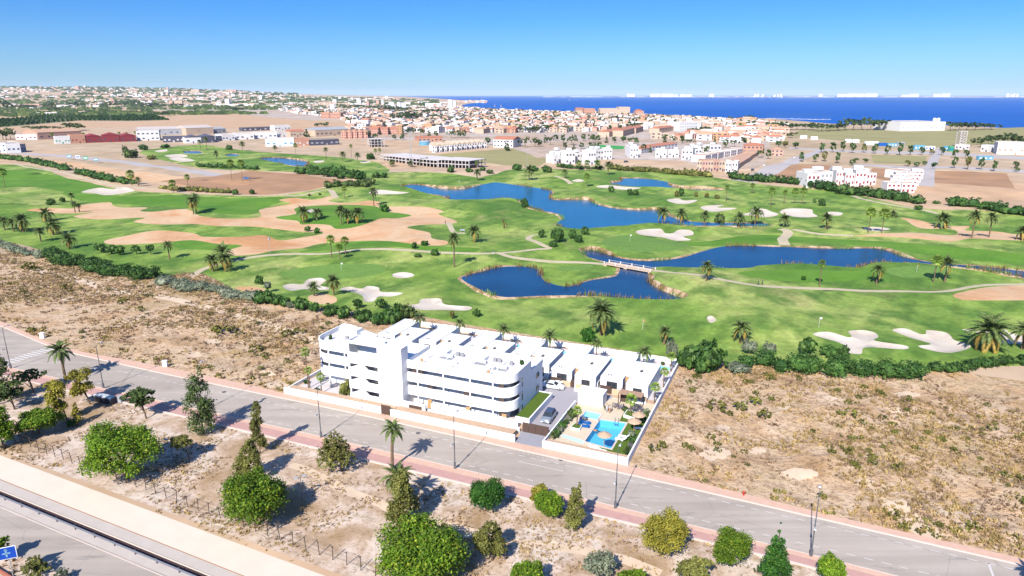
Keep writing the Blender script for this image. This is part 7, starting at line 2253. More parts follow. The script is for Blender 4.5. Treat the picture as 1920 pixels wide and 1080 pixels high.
# factory by the sea, fire station, training tower
block('factory', 'long white factory by the sea with tanks on its roof', 'factory', 1687, 246, 1771, 245, 229.5, 60, 'h_white', 'flat', 'r_white', 8, 1, 'h_grey', None)
for i, x in enumerate((1750, 1757)):
    p = at(x, 240); z = 6.5
    t = thing('roof_tank', 'white drum tank on the factory by the sea, ' + ('left' if i == 0 else 'right') + ' one', 'tank', p)
    m = MB(); m.tube([(0, 0, 0), (0, 0, z + 9)], 3, 12); ob('shell', m.mesh('shell', 'h_white'), t)
    m = MB(); m.tube([(0, 0, z + 9), (0, 0, z + 10.5)], [3.1, 1.2], 12); ob('cover', m.mesh('cover', 'h_white'), t)
block('fire_station', 'white station with red gates at the right edge', 'building', 1868, 289, 1930, 291, 268, 24, 'h_white', 'flat', 'r_white', 6, 1, 'h_salmon', None)
block('shed', 'small white shed left of the fire station', 'shed', 1838, 284, 1852, 285, 272, 10, 'h_white', 'flat', 'r_white', 2, 1, 'w_dark', None)
p = at(1804, 275); m_ = mpp(p)
hh = top_z(p, 1804, 247)
t = thing('training_tower', 'open concrete training tower of six floors', 'tower', p)
wd = 13 * m_ / 2
for f in range(7):
    z = hh * f / 6
    m = MB(); m.box(-wd, wd, 0, wd * 2, z, z + .5); ob('floor_slab', m.mesh('floor_slab', 'h_concrete'), t)
for x in (-wd + .4, wd - .4):
    for y in (.4, wd * 2 - .4):
        m = MB(); m.box(x - .4, x + .4, y - .4, y + .4, -.3, hh); ob('column', m.mesh('column', 'h_concrete'), t)
for f in range(6):
    m = MB(); m.hexa([(-wd + .9, .5, hh * f / 6 + .5), (-wd + 1.9, .5, hh * f / 6 + .5), (-wd + 1.9, .9, hh * f / 6 + .5), (-wd + .9, .9, hh * f / 6 + .5)], [(wd - 1.9, .5, hh * (f + 1) / 6), (wd - .9, .5, hh * (f + 1) / 6), (wd - .9, .9, hh * (f + 1) / 6), (wd - 1.9, .9, hh * (f + 1) / 6)]); ob('stair', m.mesh('stair', 'h_concrete'), t)
block('annex', 'flat concrete annex at the foot of the training tower', 'building', 1790, 280, 1817, 281, 272, 10, 'h_concrete', 'flat', 'r_beige', 4, 1, 'w_dark', None)
for i, (xl, xr, yb, yt, mt, lb) in enumerate(((1622, 1647, 272, 266, 'h_white', 'white painted yard wall with blue panel, leftmost'), (1648, 1664, 274, 269, 'c_blue', 'deep blue painted container in the yard row'), (1665, 1682, 275, 269.5, 'c_teal', 'pale blue painted container in the yard row'), (1683, 1696, 273, 267, 'h_grey', 'grey yard wall section right of the painted containers'),
     (1714, 1733, 281, 273, 'c_teal', 'pale blue and white container, left of the junction'), (1734, 1753, 281, 275, 'h_white', 'white container with blue foot, left of the junction'), (1770, 1780, 283, 275, 'c_teal', 'blue painted wall right of the junction'), (1780, 1788, 284, 275.5, 'c_green', 'green painted wall right of the junction'), (1834, 1862, 300, 294, 'c_teal', 'pale blue wall of the corner plot at right'))):
    block('container', lb, 'container', xl, yb, xr, yb, yt, 3, mt, 'flat', mt, 3, 1, 'c_blue' if i % 2 else 'h_white', 'painted containers and walls', door=False)
for i, (x, y) in enumerate(((1584, 267), (1598, 267.5), (1520, 262), (1500, 260))):
    block('storage_shed', ['white low shed left of the painted containers', 'second white low shed left of the painted containers', 'low pale shed at the town edge', 'low pale shed at the town corner'][i], 'shed', x, y, x + 13, y + .3, y - 5, 8, 'h_white', 'flat', 'r_white', 2, 1, 'h_grey', None)

# ---------------------------------------------------------------- cars of the streets behind the course
def far_car(x, y, rz, body, label):
    p = at(x, y)
    c = car(p, rz, label, body, [SUVP[0], SUVP[2], SUVP[4], SUVP[6]], (-1.95, 1.05, -1.6, 0.25, 1.0, 1.58), 0.92)
    c['group'] = 'cars in the far streets'
far_car(1411, 321, R_(-35), 'paint_dark', 'dark car parked on the avenue beside the pale terraces')
far_car(1434, 311, R_(-35), 'paint_white', 'pale car parked farther up the avenue')
far_car(1174, 303, R_(-55), 'paint_dark', 'dark blue car beside the cube-shaped villas')
far_car(462, 336, R_(-80), 'paint_blue', 'blue car near the palms on the far left road')
far_car(1297, 300, R_(70), 'paint_blue', 'dark car in front of a cube-shaped villa')
far_car(1490, 297, R_(-30), 'paint_white', 'white car at the avenue corner')
# road-side signs at left
for i, (x, y, yt, mt) in enumerate(((131, 300, 290, 'c_teal'), (147, 302, 291, 'h_white'), (162, 304, 293, 'c_green'), (181, 306, 296, 'c_teal'))):
    p = at(x, y); m_ = mpp(p); hz = top_z(p, x, yt) - p.z
    t = thing('billboard', ['pale blue', 'white', 'green', 'tilted pale'][i] + ' advertising board beside the far left road', 'sign', p, 'advertising boards by the far left road')
    for s in (-1, 1):
        m = MB(); m.tube([(s * 1.1, 0, -.3), (s * 1.1, 0, hz * .6)], .12, 5); ob('post', m.mesh('post', 'lamp_head'), t)
    m = MB(); m.box(-1.9, 1.9, -.1, .1, hz * .45, hz); ob('panel', m.mesh('panel', mt), t)
    m = MB(); m.box(-1.5, 1.5, -.13, -.101, hz * .62, hz * .8); ob('stripe', m.mesh('stripe', 'h_white' if mt != 'h_white' else 'c_blue'), t)

# ---------------------------------------------------------------- masts
def mast(x, y, yt, label, w=.35, arms=True):
    p = at(x, y); hz = top_z(p, x, yt) - p.z
    t = thing('mast', label, 'mast', p, 'thin masts and poles')
    for sx in (-w, w):
        m = MB(); m.tube([(sx, 0, -.3), (sx * .4, 0, hz)], [w * .3, w * .15], 5); ob('leg', m.mesh('leg', 'h_grey'), t)
    if arms:
        m = MB()
        for k in range(4):
            z = hz * (.25 + .2 * k); q = w * (1 - .6 * z / hz)
            m.tube([(-q, 0, z), (q, 0, z + w)], .08, 4)
        ob('brace', m.mesh('brace', 'h_grey'), t)
    m = MB(); m.box(-w * 2, w * 2, -.3, .3, hz - .8, hz); ob('head', m.mesh('head', 'h_grey'), t)
mast(771, 312, 250, 'tall grey lattice mast rising from the concrete shell', .9)
mast(719, 296, 262, 'thin pole left of the lattice mast', .25, False)
mast(988, 318, 285, 'thin lamp mast by the trees right of the school', .25, False)
mast(618, 262, 238, 'thin pole behind the glazed workshop', .25, False)
mast(124, 229, 215, 'wooden pole in the orchard, leftmost', .5, False); mast(208, 228, 216, 'wooden pole in the orchard, middle', .5, False); mast(263, 222, 213, 'wooden pole in the orchard, right', .5, False)
mast(507, 476, 446, 'slim bare pole standing in the lower orange sand', .12, False)

# ---------------------------------------------------------------- trees between the houses
def small_crown(mat, seed, kind):
    r = random.Random(seed)
    if kind == 'oval':
        L = [(Vector((0, 0, .58)), (.36, .36, .36)), (Vector((.1, 0, .4)), (.32, .3, .22)), (Vector((-.12, .1, .72)), (.26, .26, .22)), (Vector((0, -.1, .82)), (.2, .2, .16))]
    elif kind == 'wide':
        L = [(Vector((0.42 * math.cos(2.4 * i), .42 * math.sin(2.4 * i), .55 + .12 * (i % 3))), (.34, .34, .26)) for i in range(7)]
    else:
        L = [(Vector((0, 0, .12 + .14 * i)), (.3 * (1 - i / 7), .3 * (1 - i / 7), .12)) for i in range(6)]
    mb = MB(); cards(mb, L, 340, .085, r, spread=.2)
    return mb.mesh('crown', mat)
SC = {k: [small_crown(m_, 70 + i, k2) for i in range(3)] for k, m_, k2 in (('oval', 'leaf_hedge', 'oval'), ('wide', 'leaf_hedge', 'wide'), ('pine', 'leaf_pine', 'wide'), ('spire', 'leaf_pine', 'spire'), ('yellow', 'leaf_olive', 'oval'))}
tb = MB(); tb.tube([(0, 0, -.05), (0, 0, .5)], [.035, .02], 5); STRUNK = tb.mesh('trunk', 'bark')
def small_tree(p, H, Rr, kind, look, seed):
    r = random.Random(seed)
    t_ = thing('tree', look, 'tree', p)
    o = ob('crown', SC[kind][r.randrange(3)], t_); o.scale = (Rr / .42, Rr / .42, H); o.rotation_euler = (0, 0, r.uniform(0, 6.28))
    o = ob('trunk', STRUNK, t_); o.scale = (H, H, H)
    return t_
def tree_px(x, y, yt, half, kind, look, seed, grp, where=None):
    p = at(x, y); m_ = mpp(p)
    t_ = small_tree(p, top_z(p, x, yt) - p.z, half * m_, kind, look, seed)
    place(t_, look, x, y, grp, 'tree', where)
AV = [(1459, 276, 264), (1472, 278, 264), (1492, 279, 266), (1540, 286, 268), (1561, 286, 266), (1580, 284, 264), (1597, 287, 267), (1619, 286, 269), (1640, 288, 269), (1663, 290, 272), (1686, 291, 267), (1706, 291, 272), (1727, 291, 275), (1746, 290, 279), (1765, 291, 275), (1790, 296, 279), (1810, 297, 280),
      (1502, 304, 285), (1529, 305, 288), (1545, 303, 283), (1569, 306, 285), (1597, 310, 299), (1604, 306, 296), (1751, 317, 304), (1789, 315, 294), (1814, 318, 292), (1839, 318, 295), (1863, 321, 301), (1903, 316, 302), (1905, 322, 312), (1622, 305, 297), (1701, 312, 300), (1718, 313, 304), (1733, 309, 302), (1527, 318, 313)]
for i, (x, y, yt) in enumerate(AV):
    tree_px(x, y, yt, 5 if yt > 270 else 5.5, 'yellow' if i % 6 == 1 else 'oval', 'small round-crowned avenue tree', 400 + i, 'avenue trees at right')
for i, (x, y, yt) in enumerate(((1003, 275, 259), (1012, 275, 262), (1022, 268, 253), (1032, 272, 256), (1042, 264, 252), (1056, 268, 252), (1072, 272, 254), (1080, 264, 252), (1094, 264, 251), (1106, 268, 252), (1112, 265, 252), (1121, 267, 253), (1137, 268, 253), (1152, 268, 256), (1169, 268, 255), (1184, 270, 257), (1193, 271, 258), (1246, 270, 253), (1262, 268, 255), (1247, 263, 252), (1279, 269, 254), (1294, 272, 261), (1340, 272, 256), (1360, 277, 261), (1377, 276, 262), (1394, 268, 258), (1060, 280, 267), (1076, 281, 267), (1090, 279, 267), (1107, 280, 267), (1120, 280, 267), (1206, 287, 270), (1219, 286, 272), (1322, 290, 275), (1330, 289, 273), (1440, 298, 280), (1428, 296, 279), (960, 268, 258), (970, 275, 262), (985, 276, 258), (937, 270, 257), (914, 272, 257), (950, 283, 262), (860, 258, 244), (870, 258, 244), (846, 259, 245), (818, 256, 245), (805, 255, 243), (789, 255, 241), (776, 250, 240), (766, 250, 241), (754, 251, 241), (820, 262, 248), (690, 259, 246), (707, 262, 248), (740, 262, 252), (755, 263, 252), (575, 257, 241), (588, 254, 241), (594, 238, 231), (603, 238, 230), (613, 238, 229))):
    tree_px(x, y, yt, 5.0 if i not in (42, 57) else 8, 'spire' if i % 5 == 2 else ('oval' if i % 3 else 'pine'), 'dark street tree' if i % 3 else 'dark pine', 500 + i, 'trees between the town houses')
# pine groves by the sea and dark clumps elsewhere: one crown at a time
GV = [(1584, 244, 224), (1600, 243, 223), (1615, 243, 222), (1632, 244, 223), (1648, 244, 224), (1664, 243, 225), (1680, 242, 228), (1572, 245, 232), (1556, 245, 233), (1540, 246, 232), (1524, 244, 231), (1510, 243, 232), (1495, 243, 232), (1478, 244, 232), (1462, 240, 229), (1452, 240, 230), (1781, 245, 228), (1798, 243, 230), (1812, 244, 230), (1828, 244, 229), (1845, 243, 232), (1858, 242, 232), (1838, 276, 258), (1852, 272, 256), (1866, 272, 253), (1882, 271, 251), (1898, 272, 252), (1912, 273, 256), (1870, 284, 268), (1447, 251, 242), (1479, 258, 249)]
for i, (x, y, yt) in enumerate(GV):
    tree_px(x, y, yt, 10, 'pine', 'broad dark pine', 600 + i, 'pine groves by the sea')
for i, (x, y, yt, hf) in enumerate(((50, 205, 196, 8), (56, 204, 196, 8), (42, 205, 197, 7), (205, 196, 190, 8), (222, 197, 190, 8), (238, 198, 190, 8), (252, 200, 190, 9), (268, 201, 192, 9), (285, 201, 193, 9), (300, 201, 194, 9), (318, 202, 194, 9), (334, 201, 194, 8), (140, 196, 191, 8), (160, 197, 192, 8), (305, 218, 209, 8), (316, 217, 210, 6), (132, 245, 230, 12), (142, 246, 232, 9), (60, 246, 236, 12), (75, 244, 237, 8), (12, 262, 240, 9), (6, 262, 244, 7), (20, 261, 243, 7), (90, 243, 236, 8), (108, 243, 237, 7), (420, 205, 199, 9), (440, 206, 201, 9), (10, 196, 190, 8), (95, 196, 192, 8),
      (724, 210, 200, 9), (735, 208, 198, 9), (746, 209, 200, 9), (757, 211, 201, 8), (705, 206, 198, 9), (690, 205, 198, 8), (672, 203, 197, 8), (655, 204, 198, 8), (752, 228, 212, 11), (765, 227, 210, 11), (778, 226, 212, 10), (742, 227, 216, 8), (806, 214, 204, 9), (818, 214, 204, 8), (831, 212, 205, 6), (588, 212, 204, 8), (600, 218, 208, 6), (806, 222, 214, 9), (825, 224, 216, 8), (840, 225, 217, 8), (855, 226, 218, 8), (674, 223, 218, 9), (690, 225, 219, 8), (1160, 228, 218, 8), (1183, 228, 221, 6), (1030, 247, 233, 9), (1058, 247, 235, 9), (1045, 246, 236, 8), (990, 248, 236, 10), (975, 247, 238, 9), (1005, 249, 238, 8), (1110, 242, 233, 9), (1122, 242, 235, 8), (1183, 242, 228, 9), (1195, 241, 232, 7), (1210, 238, 229, 8), (1222, 237, 230, 8), (1232, 236, 230, 7), (1300, 248, 240, 7), (1316, 246, 238, 7), (1324, 247, 237, 7), (1382, 226, 220, 6), (1405, 224, 216, 6), (1410, 250, 243, 7), (1425, 250, 243, 7))):
    tree_px(x, y, yt, hf, 'pine', 'dark rounded tree clump', 660 + i, 'dark trees of the far plain and town')

# orchard rows
ro = random.Random(5)
mb = MB()
orch = px_poly([(0, 224), (62, 220), (66, 215), (125, 212), (287, 215), (318, 225), (250, 226), (150, 226), (105, 229), (37, 235), (0, 238), (-180, 243), (-180, 226)])
xs = [p_[0] for p_ in orch]; ys = [p_[1] for p_ in orch]
y = min(ys)
while y < max(ys):
    x = min(xs)
    while x < max(xs):
        if inpoly(x, y, orch):
            q = Vector((x + ro.uniform(-2, 2), y + ro.uniform(-1, 1), hgt(x, y)))
            s = ro.uniform(2.6, 4.2)
            for k in range(3):
                a = ro.uniform(0, 6.28); d = Vector((math.cos(a), math.sin(a), 0)) * s
                mb.face([q - d, q - d * .4 + Vector((0, 0, s * 1.1)), q + d * .4 + Vector((0, 0, s * 1.1)), q + d])
            d1 = Vector((s, 0, 0)); d2 = Vector((0, s, 0)); u_ = Vector((0, 0, s * .9))
            mb.face([q - d1 * .8 + u_, q - d2 * .8 + u_, q + d1 * .8 + u_, q + d2 * .8 + u_])
        x += 10.5
    y += 16
o = ob('orchard', mb.mesh('orchard', 'leaf_hedge')); o['kind'] = 'stuff'; o['label'] = 'rows of dark green orchard trees on the far left plain'; o['category'] = 'orchard'

# ---------------------------------------------------------------- the town itself
def house_proto(kind, wall, rmat, L_, D, h, rows):
    t_ = thing('house', '', 'house', (0, 0, 0))
    build_house(t_, L_, D, h, wall, kind, rmat, 2, rows, 'w_dark')
    return t_
PROTO = []
for wall, kd, rm, L_, D, h, rows, txt in (('h_white', 'flat', 'r_white', 11, 10, 6, 2, 'flat-roofed white house'), ('h_cream', 'flat', 'r_pale', 12, 10, 6.5, 2, 'flat-roofed cream house'), ('h_pink', 'gable_x', 'r_tile', 12, 9, 7.5, 2, 'pink house with tiled roof'), ('h_white', 'gable_x', 'r_tile', 12, 9, 7.5, 2, 'white house with tiled roof'),
     ('h_cream', 'hip', 'r_pale', 12, 11, 7.5, 2, 'cream house with pale hipped roof'), ('h_white', 'gable_x', 'r_pale', 16, 9, 8, 2, 'white row house with pale roof'), ('h_orange', 'flat', 'r_pale', 12, 11, 8.5, 3, 'ochre apartment house'), ('h_white', 'flat', 'r_beige', 15, 12, 9.5, 3, 'white apartment house'), ('h_salmon', 'gable_x', 'r_tile', 13, 9, 7, 2, 'salmon house with tiled roof')):
    PROTO.append([house_proto(kd, wall, rm, L_, D, h, rows), txt, max(L_, D), False])
TOWN = px_poly([(655, 246), (650, 228), (640, 221), (560, 213), (520, 206), (520, 201), (560, 200), (620, 200), (760, 200), (850, 201.5), (960, 208.5), (1100, 213), (1200, 217), (1320, 224), (1400, 227), (1470, 236), (1475, 262), (1440, 268), (1380, 268), (1300, 262), (1210, 262), (1120, 250), (1000, 248), (930, 250), (880, 250), (780, 248)], 0.0)
KEEP = [[tuple(ground0(a, b)[:2]) for a, b in q] for q in ([(970, 250), (1160, 248), (1240, 262), (1240, 280), (970, 280)], [(440, 222), (640, 228), (690, 238), (640, 244), (440, 240)])]
rt = random.Random(99)
cells = {}
def free(x, y, d):
    for bx, by, br in BLK:
        if abs(x - bx) < br + d * .4 and abs(y - by) < br + d * .4:
            return False
    k = (int(x // 20), int(y // 20))
    for i in (-1, 0, 1):
        for j in (-1, 0, 1):
            for ox, oy, od in cells.get((k[0] + i, k[1] + j), ()):
                if math.hypot(ox - x, oy - y) < (d + od) * .46:
                    return False
    cells.setdefault(k, []).append((x, y, d))
    return True
spots = []
xs = [p_[0] for p_ in TOWN]; ys = [p_[1] for p_ in TOWN]
tries = 0
while tries < 60000 and len(spots) < 5200:
    tries += 1
    # denser where it shows larger
    y = min(ys) * (max(ys) / min(ys)) ** rt.random()
    x = rt.uniform(-1.0, .62) * y
    if not inpoly(x, y, TOWN):
        continue
    if any(inpoly(x, y, q) for q in KEEP):
        continue
    # streets: leave lanes free
    if (x * .93 + y * .37) % 74 < 9 or (y * .93 - x * .37) % 118 < 10:
        continue
    if noise.noise((x / 190, y / 240, 3.1)) < -0.36:
        continue
    i = rt.choices(range(9), [20, 12, 7, 12, 9, 14, 4, 7, 3])[0]
    d = PROTO[i][2]
    if free(x, y, d):
        spots.append((x, y, i, rt.choice((0, 1)) * math.pi / 2 - R_(21.7) + rt.uniform(-.05, .05), rt.uniform(.85, 1.2)))
spots.sort(key=lambda s: s[1])
stuff = MB()
SMATS = ['h_white', 'h_cream', 'h_pink', 'r_tile', 'r_pale', 'r_white', 'w_dark', 'h_orange']
def add_simple(mb, x, y, z, rz, sx, sy, h, wall, roof, gable):
    c, s = math.cos(rz), math.sin(rz)
    P = lambda a, b, q: (x + a * c - b * s, y + a * s + b * c, z + q)
    L2, D2 = sx / 2, sy / 2
    hw = h * (.75 if gable else 1)
    mb.mat(wall)
    b = [P(-L2, -D2, -1), P(L2, -D2, -1), P(L2, D2, -1), P(-L2, D2, -1)]; t_ = [P(-L2, -D2, hw), P(L2, -D2, hw), P(L2, D2, hw), P(-L2, D2, hw)]
    k = len(mb.v); mb.add(b + t_, [(i, (i + 1) % 4, 4 + (i + 1) % 4, 4 + i) for i in range(4)])
    mb.mat(roof)
    if gable:
        r0, r1 = P(-L2, 0, h), P(L2, 0, h)
        mb.face([t_[0], t_[1], r1, r0]); mb.face([t_[2], t_[3], r0, r1])
        mb.mat(wall); mb.face([t_[1], t_[2], r1]); mb.face([t_[3], t_[0], r0])
    else:
        mb.face(t_)
    mb.mat(6)
    n = 2 if sx < 18 else 4
    for q in range(n):
        a = -L2 + sx * (q + .5) / n
        for fl in range(max(1, int(h / 3.2))):
            if fl > 2:
                break
            z0 = fl * 3 + .9
            for yy, sg in ((-D2 - .04, 1), (D2 + .04, -1)):
                mb.face([P(a - .9, yy, z0), P(a + .9, yy, z0), P(a + .9, yy, z0 + 1.3), P(a - .9, yy, z0 + 1.3)])
CNTG = 0
WM = {'h_white': 0, 'h_cream': 1, 'h_pink': 2}
for n_, (x, y, i, rz, sc) in enumerate(spots):
    if n_ < 190:
        pr = PROTO[i]
        if not pr[3]:
            t_ = pr[0]; pr[3] = True
            t_.location = (x, y, 0); t_.rotation_euler = (0, 0, rz); t_.scale = (sc,) * 3
        else:
            t_ = copy_tree(pr[0], (x, y, 0), rz, sc)
        t_['group'] = 'houses of the near town'
        X_ = x / (y * CP + CAMH * SP) * FPX + 960
        dY = 178 + 55 * 1280 / (y * 1.0)
        place(t_, pr[1], X_, dY, 'houses of the near town')
    else:
        add_simple(stuff, x, y, hgt(x, y), rz, rt.uniform(9, 16) * sc, rt.uniform(8, 12) * sc, rt.choice((4, 5, 6, 6, 7, 9)) * sc, rt.choice((0, 0, 0, 1, 1, 2, 7 if rt.random() < .25 else 0)), rt.choice((3, 4, 4, 5, 5, 1)), rt.random() < .45)
for pr in PROTO:
    if not pr[3]:
        pr[0].location = (900, 1500 + 20 * len(pr[1]), 0); place(pr[0], pr[1], 1500, 230, 'houses of the near town')
# blocks of the far coast and the hills at the left
for n_ in range(5600):
    y = 2500 * (12000 / 2500) ** rt.random()
    az = R_(rt.uniform(-38, -4.5))
    x, yy = y * math.sin(az), y * math.cos(az)
    if noise.noise((x / 800, yy / 420, 8.0)) < 0.02 - 0.06 * (y > 6000) + .22 * (y < 3400 and az < R_(-18)):
        continue
    X_ = x / (yy * CP + CAMH * SP) * FPX + 960
    if X_ > 520 and yy > 7800 or X_ > 740 and yy > 5200:
        continue
    big = rt.random() < .14
    s = y / 3000
    add_simple(stuff, x, yy, hgt(x, yy), rt.uniform(-.2, .2), rt.uniform(10, 24) * (4 if big else 1) * s ** .4, rt.uniform(10, 20) * s ** .4, rt.uniform(4, 8) * s ** .2 if not (rt.random() < .02) else rt.uniform(18, 34), rt.choice((0, 0, 0, 1, 1, 2)), rt.choice((5, 5, 4, 1, 3)), False)
# low houses scattered along the spit and the near shore
for n_ in range(240):
    X_ = rt.uniform(1020, 1960)
    q = ground0(X_, 182.0 + rt.uniform(-.1, .15))
    add_simple(stuff, q.x, q.y, 0, 0, rt.uniform(30, 150), 30, rt.uniform(6, 16), rt.choice((0, 0, 1)), 5, False)
for n_ in range(90):
    X_ = rt.uniform(850, 912); q = ground0(X_, rt.uniform(189.6, 193.0))
    add_simple(stuff, q.x, q.y, 0, 0, rt.uniform(12, 26), 12, rt.uniform(6, 12), rt.choice((0, 1, 2)), rt.choice((4, 5)), False)
o = ob('distant_town', stuff.mesh('distant_town', SMATS)); o['kind'] = 'stuff'; o['label'] = 'mass of small pale houses of the distant town and coast'; o['category'] = 'town'
# far dark greens of the plain
mb = MB()
for n_ in range(4600):
    y = 2200 * (11000 / 2200) ** rt.random()
    az = R_(rt.uniform(-38, -6)); x, yy = y * math.sin(az), y * math.cos(az)
    X_ = x / (yy * CP + CAMH * SP) * FPX + 960
    if X_ > 560 and yy > 7000:
        continue
    if noise.noise((x / 700, yy / 300, 18.0)) < -0.02:
        continue
    q = Vector((x, yy, hgt(x, yy))); s = rt.uniform(4, 9) * (y / 2500) ** .5
    for k in range(2):
        a = rt.uniform(-.5, .5); d = Vector((math.cos(a), math.sin(a), 0)) * s * rt.uniform(1, 2.4)
        mb.face([q - d, q - d * .6 + Vector((0, 0, s)), q + d * .5 + Vector((0, 0, s * 1.1)), q + d])
for n_ in range(3000):
    if n_ % 2:
        x_, y_, _, _, _ = spots[rt.randrange(190, len(spots))]
        q = Vector((x_ + 9, y_ + 6, 0))
    else:
        q = ground0(rt.uniform(380, 1420), rt.uniform(198, 232))
        if not inpoly(q.x, q.y, TOWN):
            continue
    s = rt.uniform(3, 6)
    for k in range(3):
        a = rt.uniform(0, 3.14); d = Vector((math.cos(a), math.sin(a), 0)) * s * .8
        mb.face([q - d, q - d * .6 + Vector((0, 0, s * 1.5)), q + d * .5 + Vector((0, 0, s * 1.6)), q + d])
o = ob('distant_trees', mb.mesh('distant_trees', 'leaf_pine')); o['kind'] = 'stuff'; o['label'] = 'dark trees scattered through the distant plain and town'; o['category'] = 'trees'
# tower blocks on the far spit
for i, (xl, xr, yt) in enumerate(((1175, 1182, 176), (1182.5, 1190, 176.4), (1219, 1226, 176), (1227, 1238, 175.8), (1239, 1252, 175.8), (1253, 1264, 176), (1265, 1271, 177.4), (1275, 1284, 176.4), (1285, 1297, 177), (1330, 1339, 176.2), (1414, 1418, 176.2), (1419.5, 1423, 176.4), (1428, 1432, 177), (1450, 1454, 177.6), (1457, 1460, 176.3), (1462, 1466, 176), (1535, 1542, 176.3), (1570, 1585, 176.2), (1586, 1602, 175.6), (1603, 1622, 175.6), (1623, 1645, 175.4), (1690, 1704, 177.6), (1705, 1722, 176), (1750, 1764, 176.2), (1765, 1781, 175.5), (1887, 1892, 175.2), (1894, 1899, 177), (1899, 1903, 175), (1905, 1909, 175.6))):
    t = block('tower_block', 'pale high-rise on the sand spit across the sea', 'building', xl, 182, xr, 182, yt, 60, 'h_white', 'flat', 'r_white', 3, 4, 'h_grey', 'high-rises on the far spit', door=False)
    t['group'] = 'high-rises on the far spit'
# boats
boat_hull = MB()
st = [(-4, .2, .9), (-2, 1.2, 1.0), (1, 1.4, 1.05), (3.2, .8, 1.2), (4.5, .05, 1.4)]
for (x0, w0, h0), (x1, w1, h1) in zip(st, st[1:]):
    boat_hull.hexa([(x0, -w0 * .5, -.3), (x1, -w1 * .5, -.3), (x1, w1 * .5, -.3), (x0, w0 * .5, -.3)], [(x0, -w0, h0), (x1, -w1, h1), (x1, w1, h1), (x0, w0, h0)])
BH = boat_hull.mesh('hull', 'h_white')
mb = MB(); mb.tube([(0, 0, .8), (0, 0, 13)], [.14, .07], 5); BM = mb.mesh('mast', 'h_grey')
mb = MB(); mb.hexa([(-3.6, -.05, 2), (-.2, -.05, 2), (-.2, .05, 2), (-3.6, .05, 2)], [(-.35, -.04, 12.4), (-.2, -.04, 12.4), (-.2, .04, 12.4), (-.35, .04, 12.4)]); BS = mb.mesh('sail', 'r_white')
def boat(x, y, sail, look, s=1.0):
    p = ground0(x, y, -.5)
    t_ = thing('sailing_boat', look, 'boat', p, None, rt.uniform(-.5, .5)); t_.scale = (s,) * 3
    ob('hull', BH, t_); ob('mast', BM, t_)
    if sail:
        ob('sail', BS, t_)
    place(t_, look, x, y, 'sailing boats at sea' if sail else 'boats in the marina', 'boat')
for x, y in ((1068, 188.2), (1030, 181.5), (1075, 181.3), (779, 181.8), (844, 180), (866, 198.5), (928, 200.3), (940, 201), (990, 181), (1626, 184.4), (1466, 184.6), (1920, 191)):
    boat(x, y, True, 'small white sailing boat', 1.6 if y < 190 else 1.1)
for i in range(26):
    boat(1440 + 4.6 * i + rt.uniform(-1, 1), 222.5 + .09 * i + rt.uniform(-.3, .3), False, 'moored yacht')
# ================================================================ bridge, golfers and small things on the course
A_, B_ = at(1140, 497), at(1222, 507)
br = thing('footbridge', 'white footbridge with railings across the neck of the pond', 'bridge', (A_ + B_) / 2, None, math.atan2((B_ - A_).y, (B_ - A_).x))
Lb = (B_ - A_).length + 1.5
m = MB(); m.box(-Lb / 2, Lb / 2, -1.5, 1.5, .02, .25); ob('deck', m.mesh('deck', 'h_cream'), br)
m = MB(); m.box(-Lb / 2, Lb / 2, -1.72, -1.52, .06, .42); ob('side_wall', m.mesh('side_wall', 'h_cream'), br)
m = MB(); m.box(-Lb / 2, Lb / 2, 1.52, 1.72, .06, .42); ob('side_wall', m.mesh('side_wall', 'h_cream'), br)
for x in (-Lb / 2 + .6, -.6, Lb / 2 - .6):
    m = MB(); m.box(x - .6, x + .6, -1.7, 1.7, -1.4, .018); ob('pier', m.mesh('pier', 'h_cream'), br)
for y in (-1.63, 1.63):
    m = MB(); m.tube([(-Lb / 2, y, .95), (Lb / 2, y, .95)], .04, 5); ob('hand_rail', m.mesh('hand_rail', 'h_white'), br)
    for k in range(5):
        m = MB(); x = -Lb / 2 + .3 + (Lb - .6) * k / 4; m.box(x - .14, x + .14, y - .12, y + .12, .422, 1.15); ob('post', m.mesh('post', 'h_white'), br)

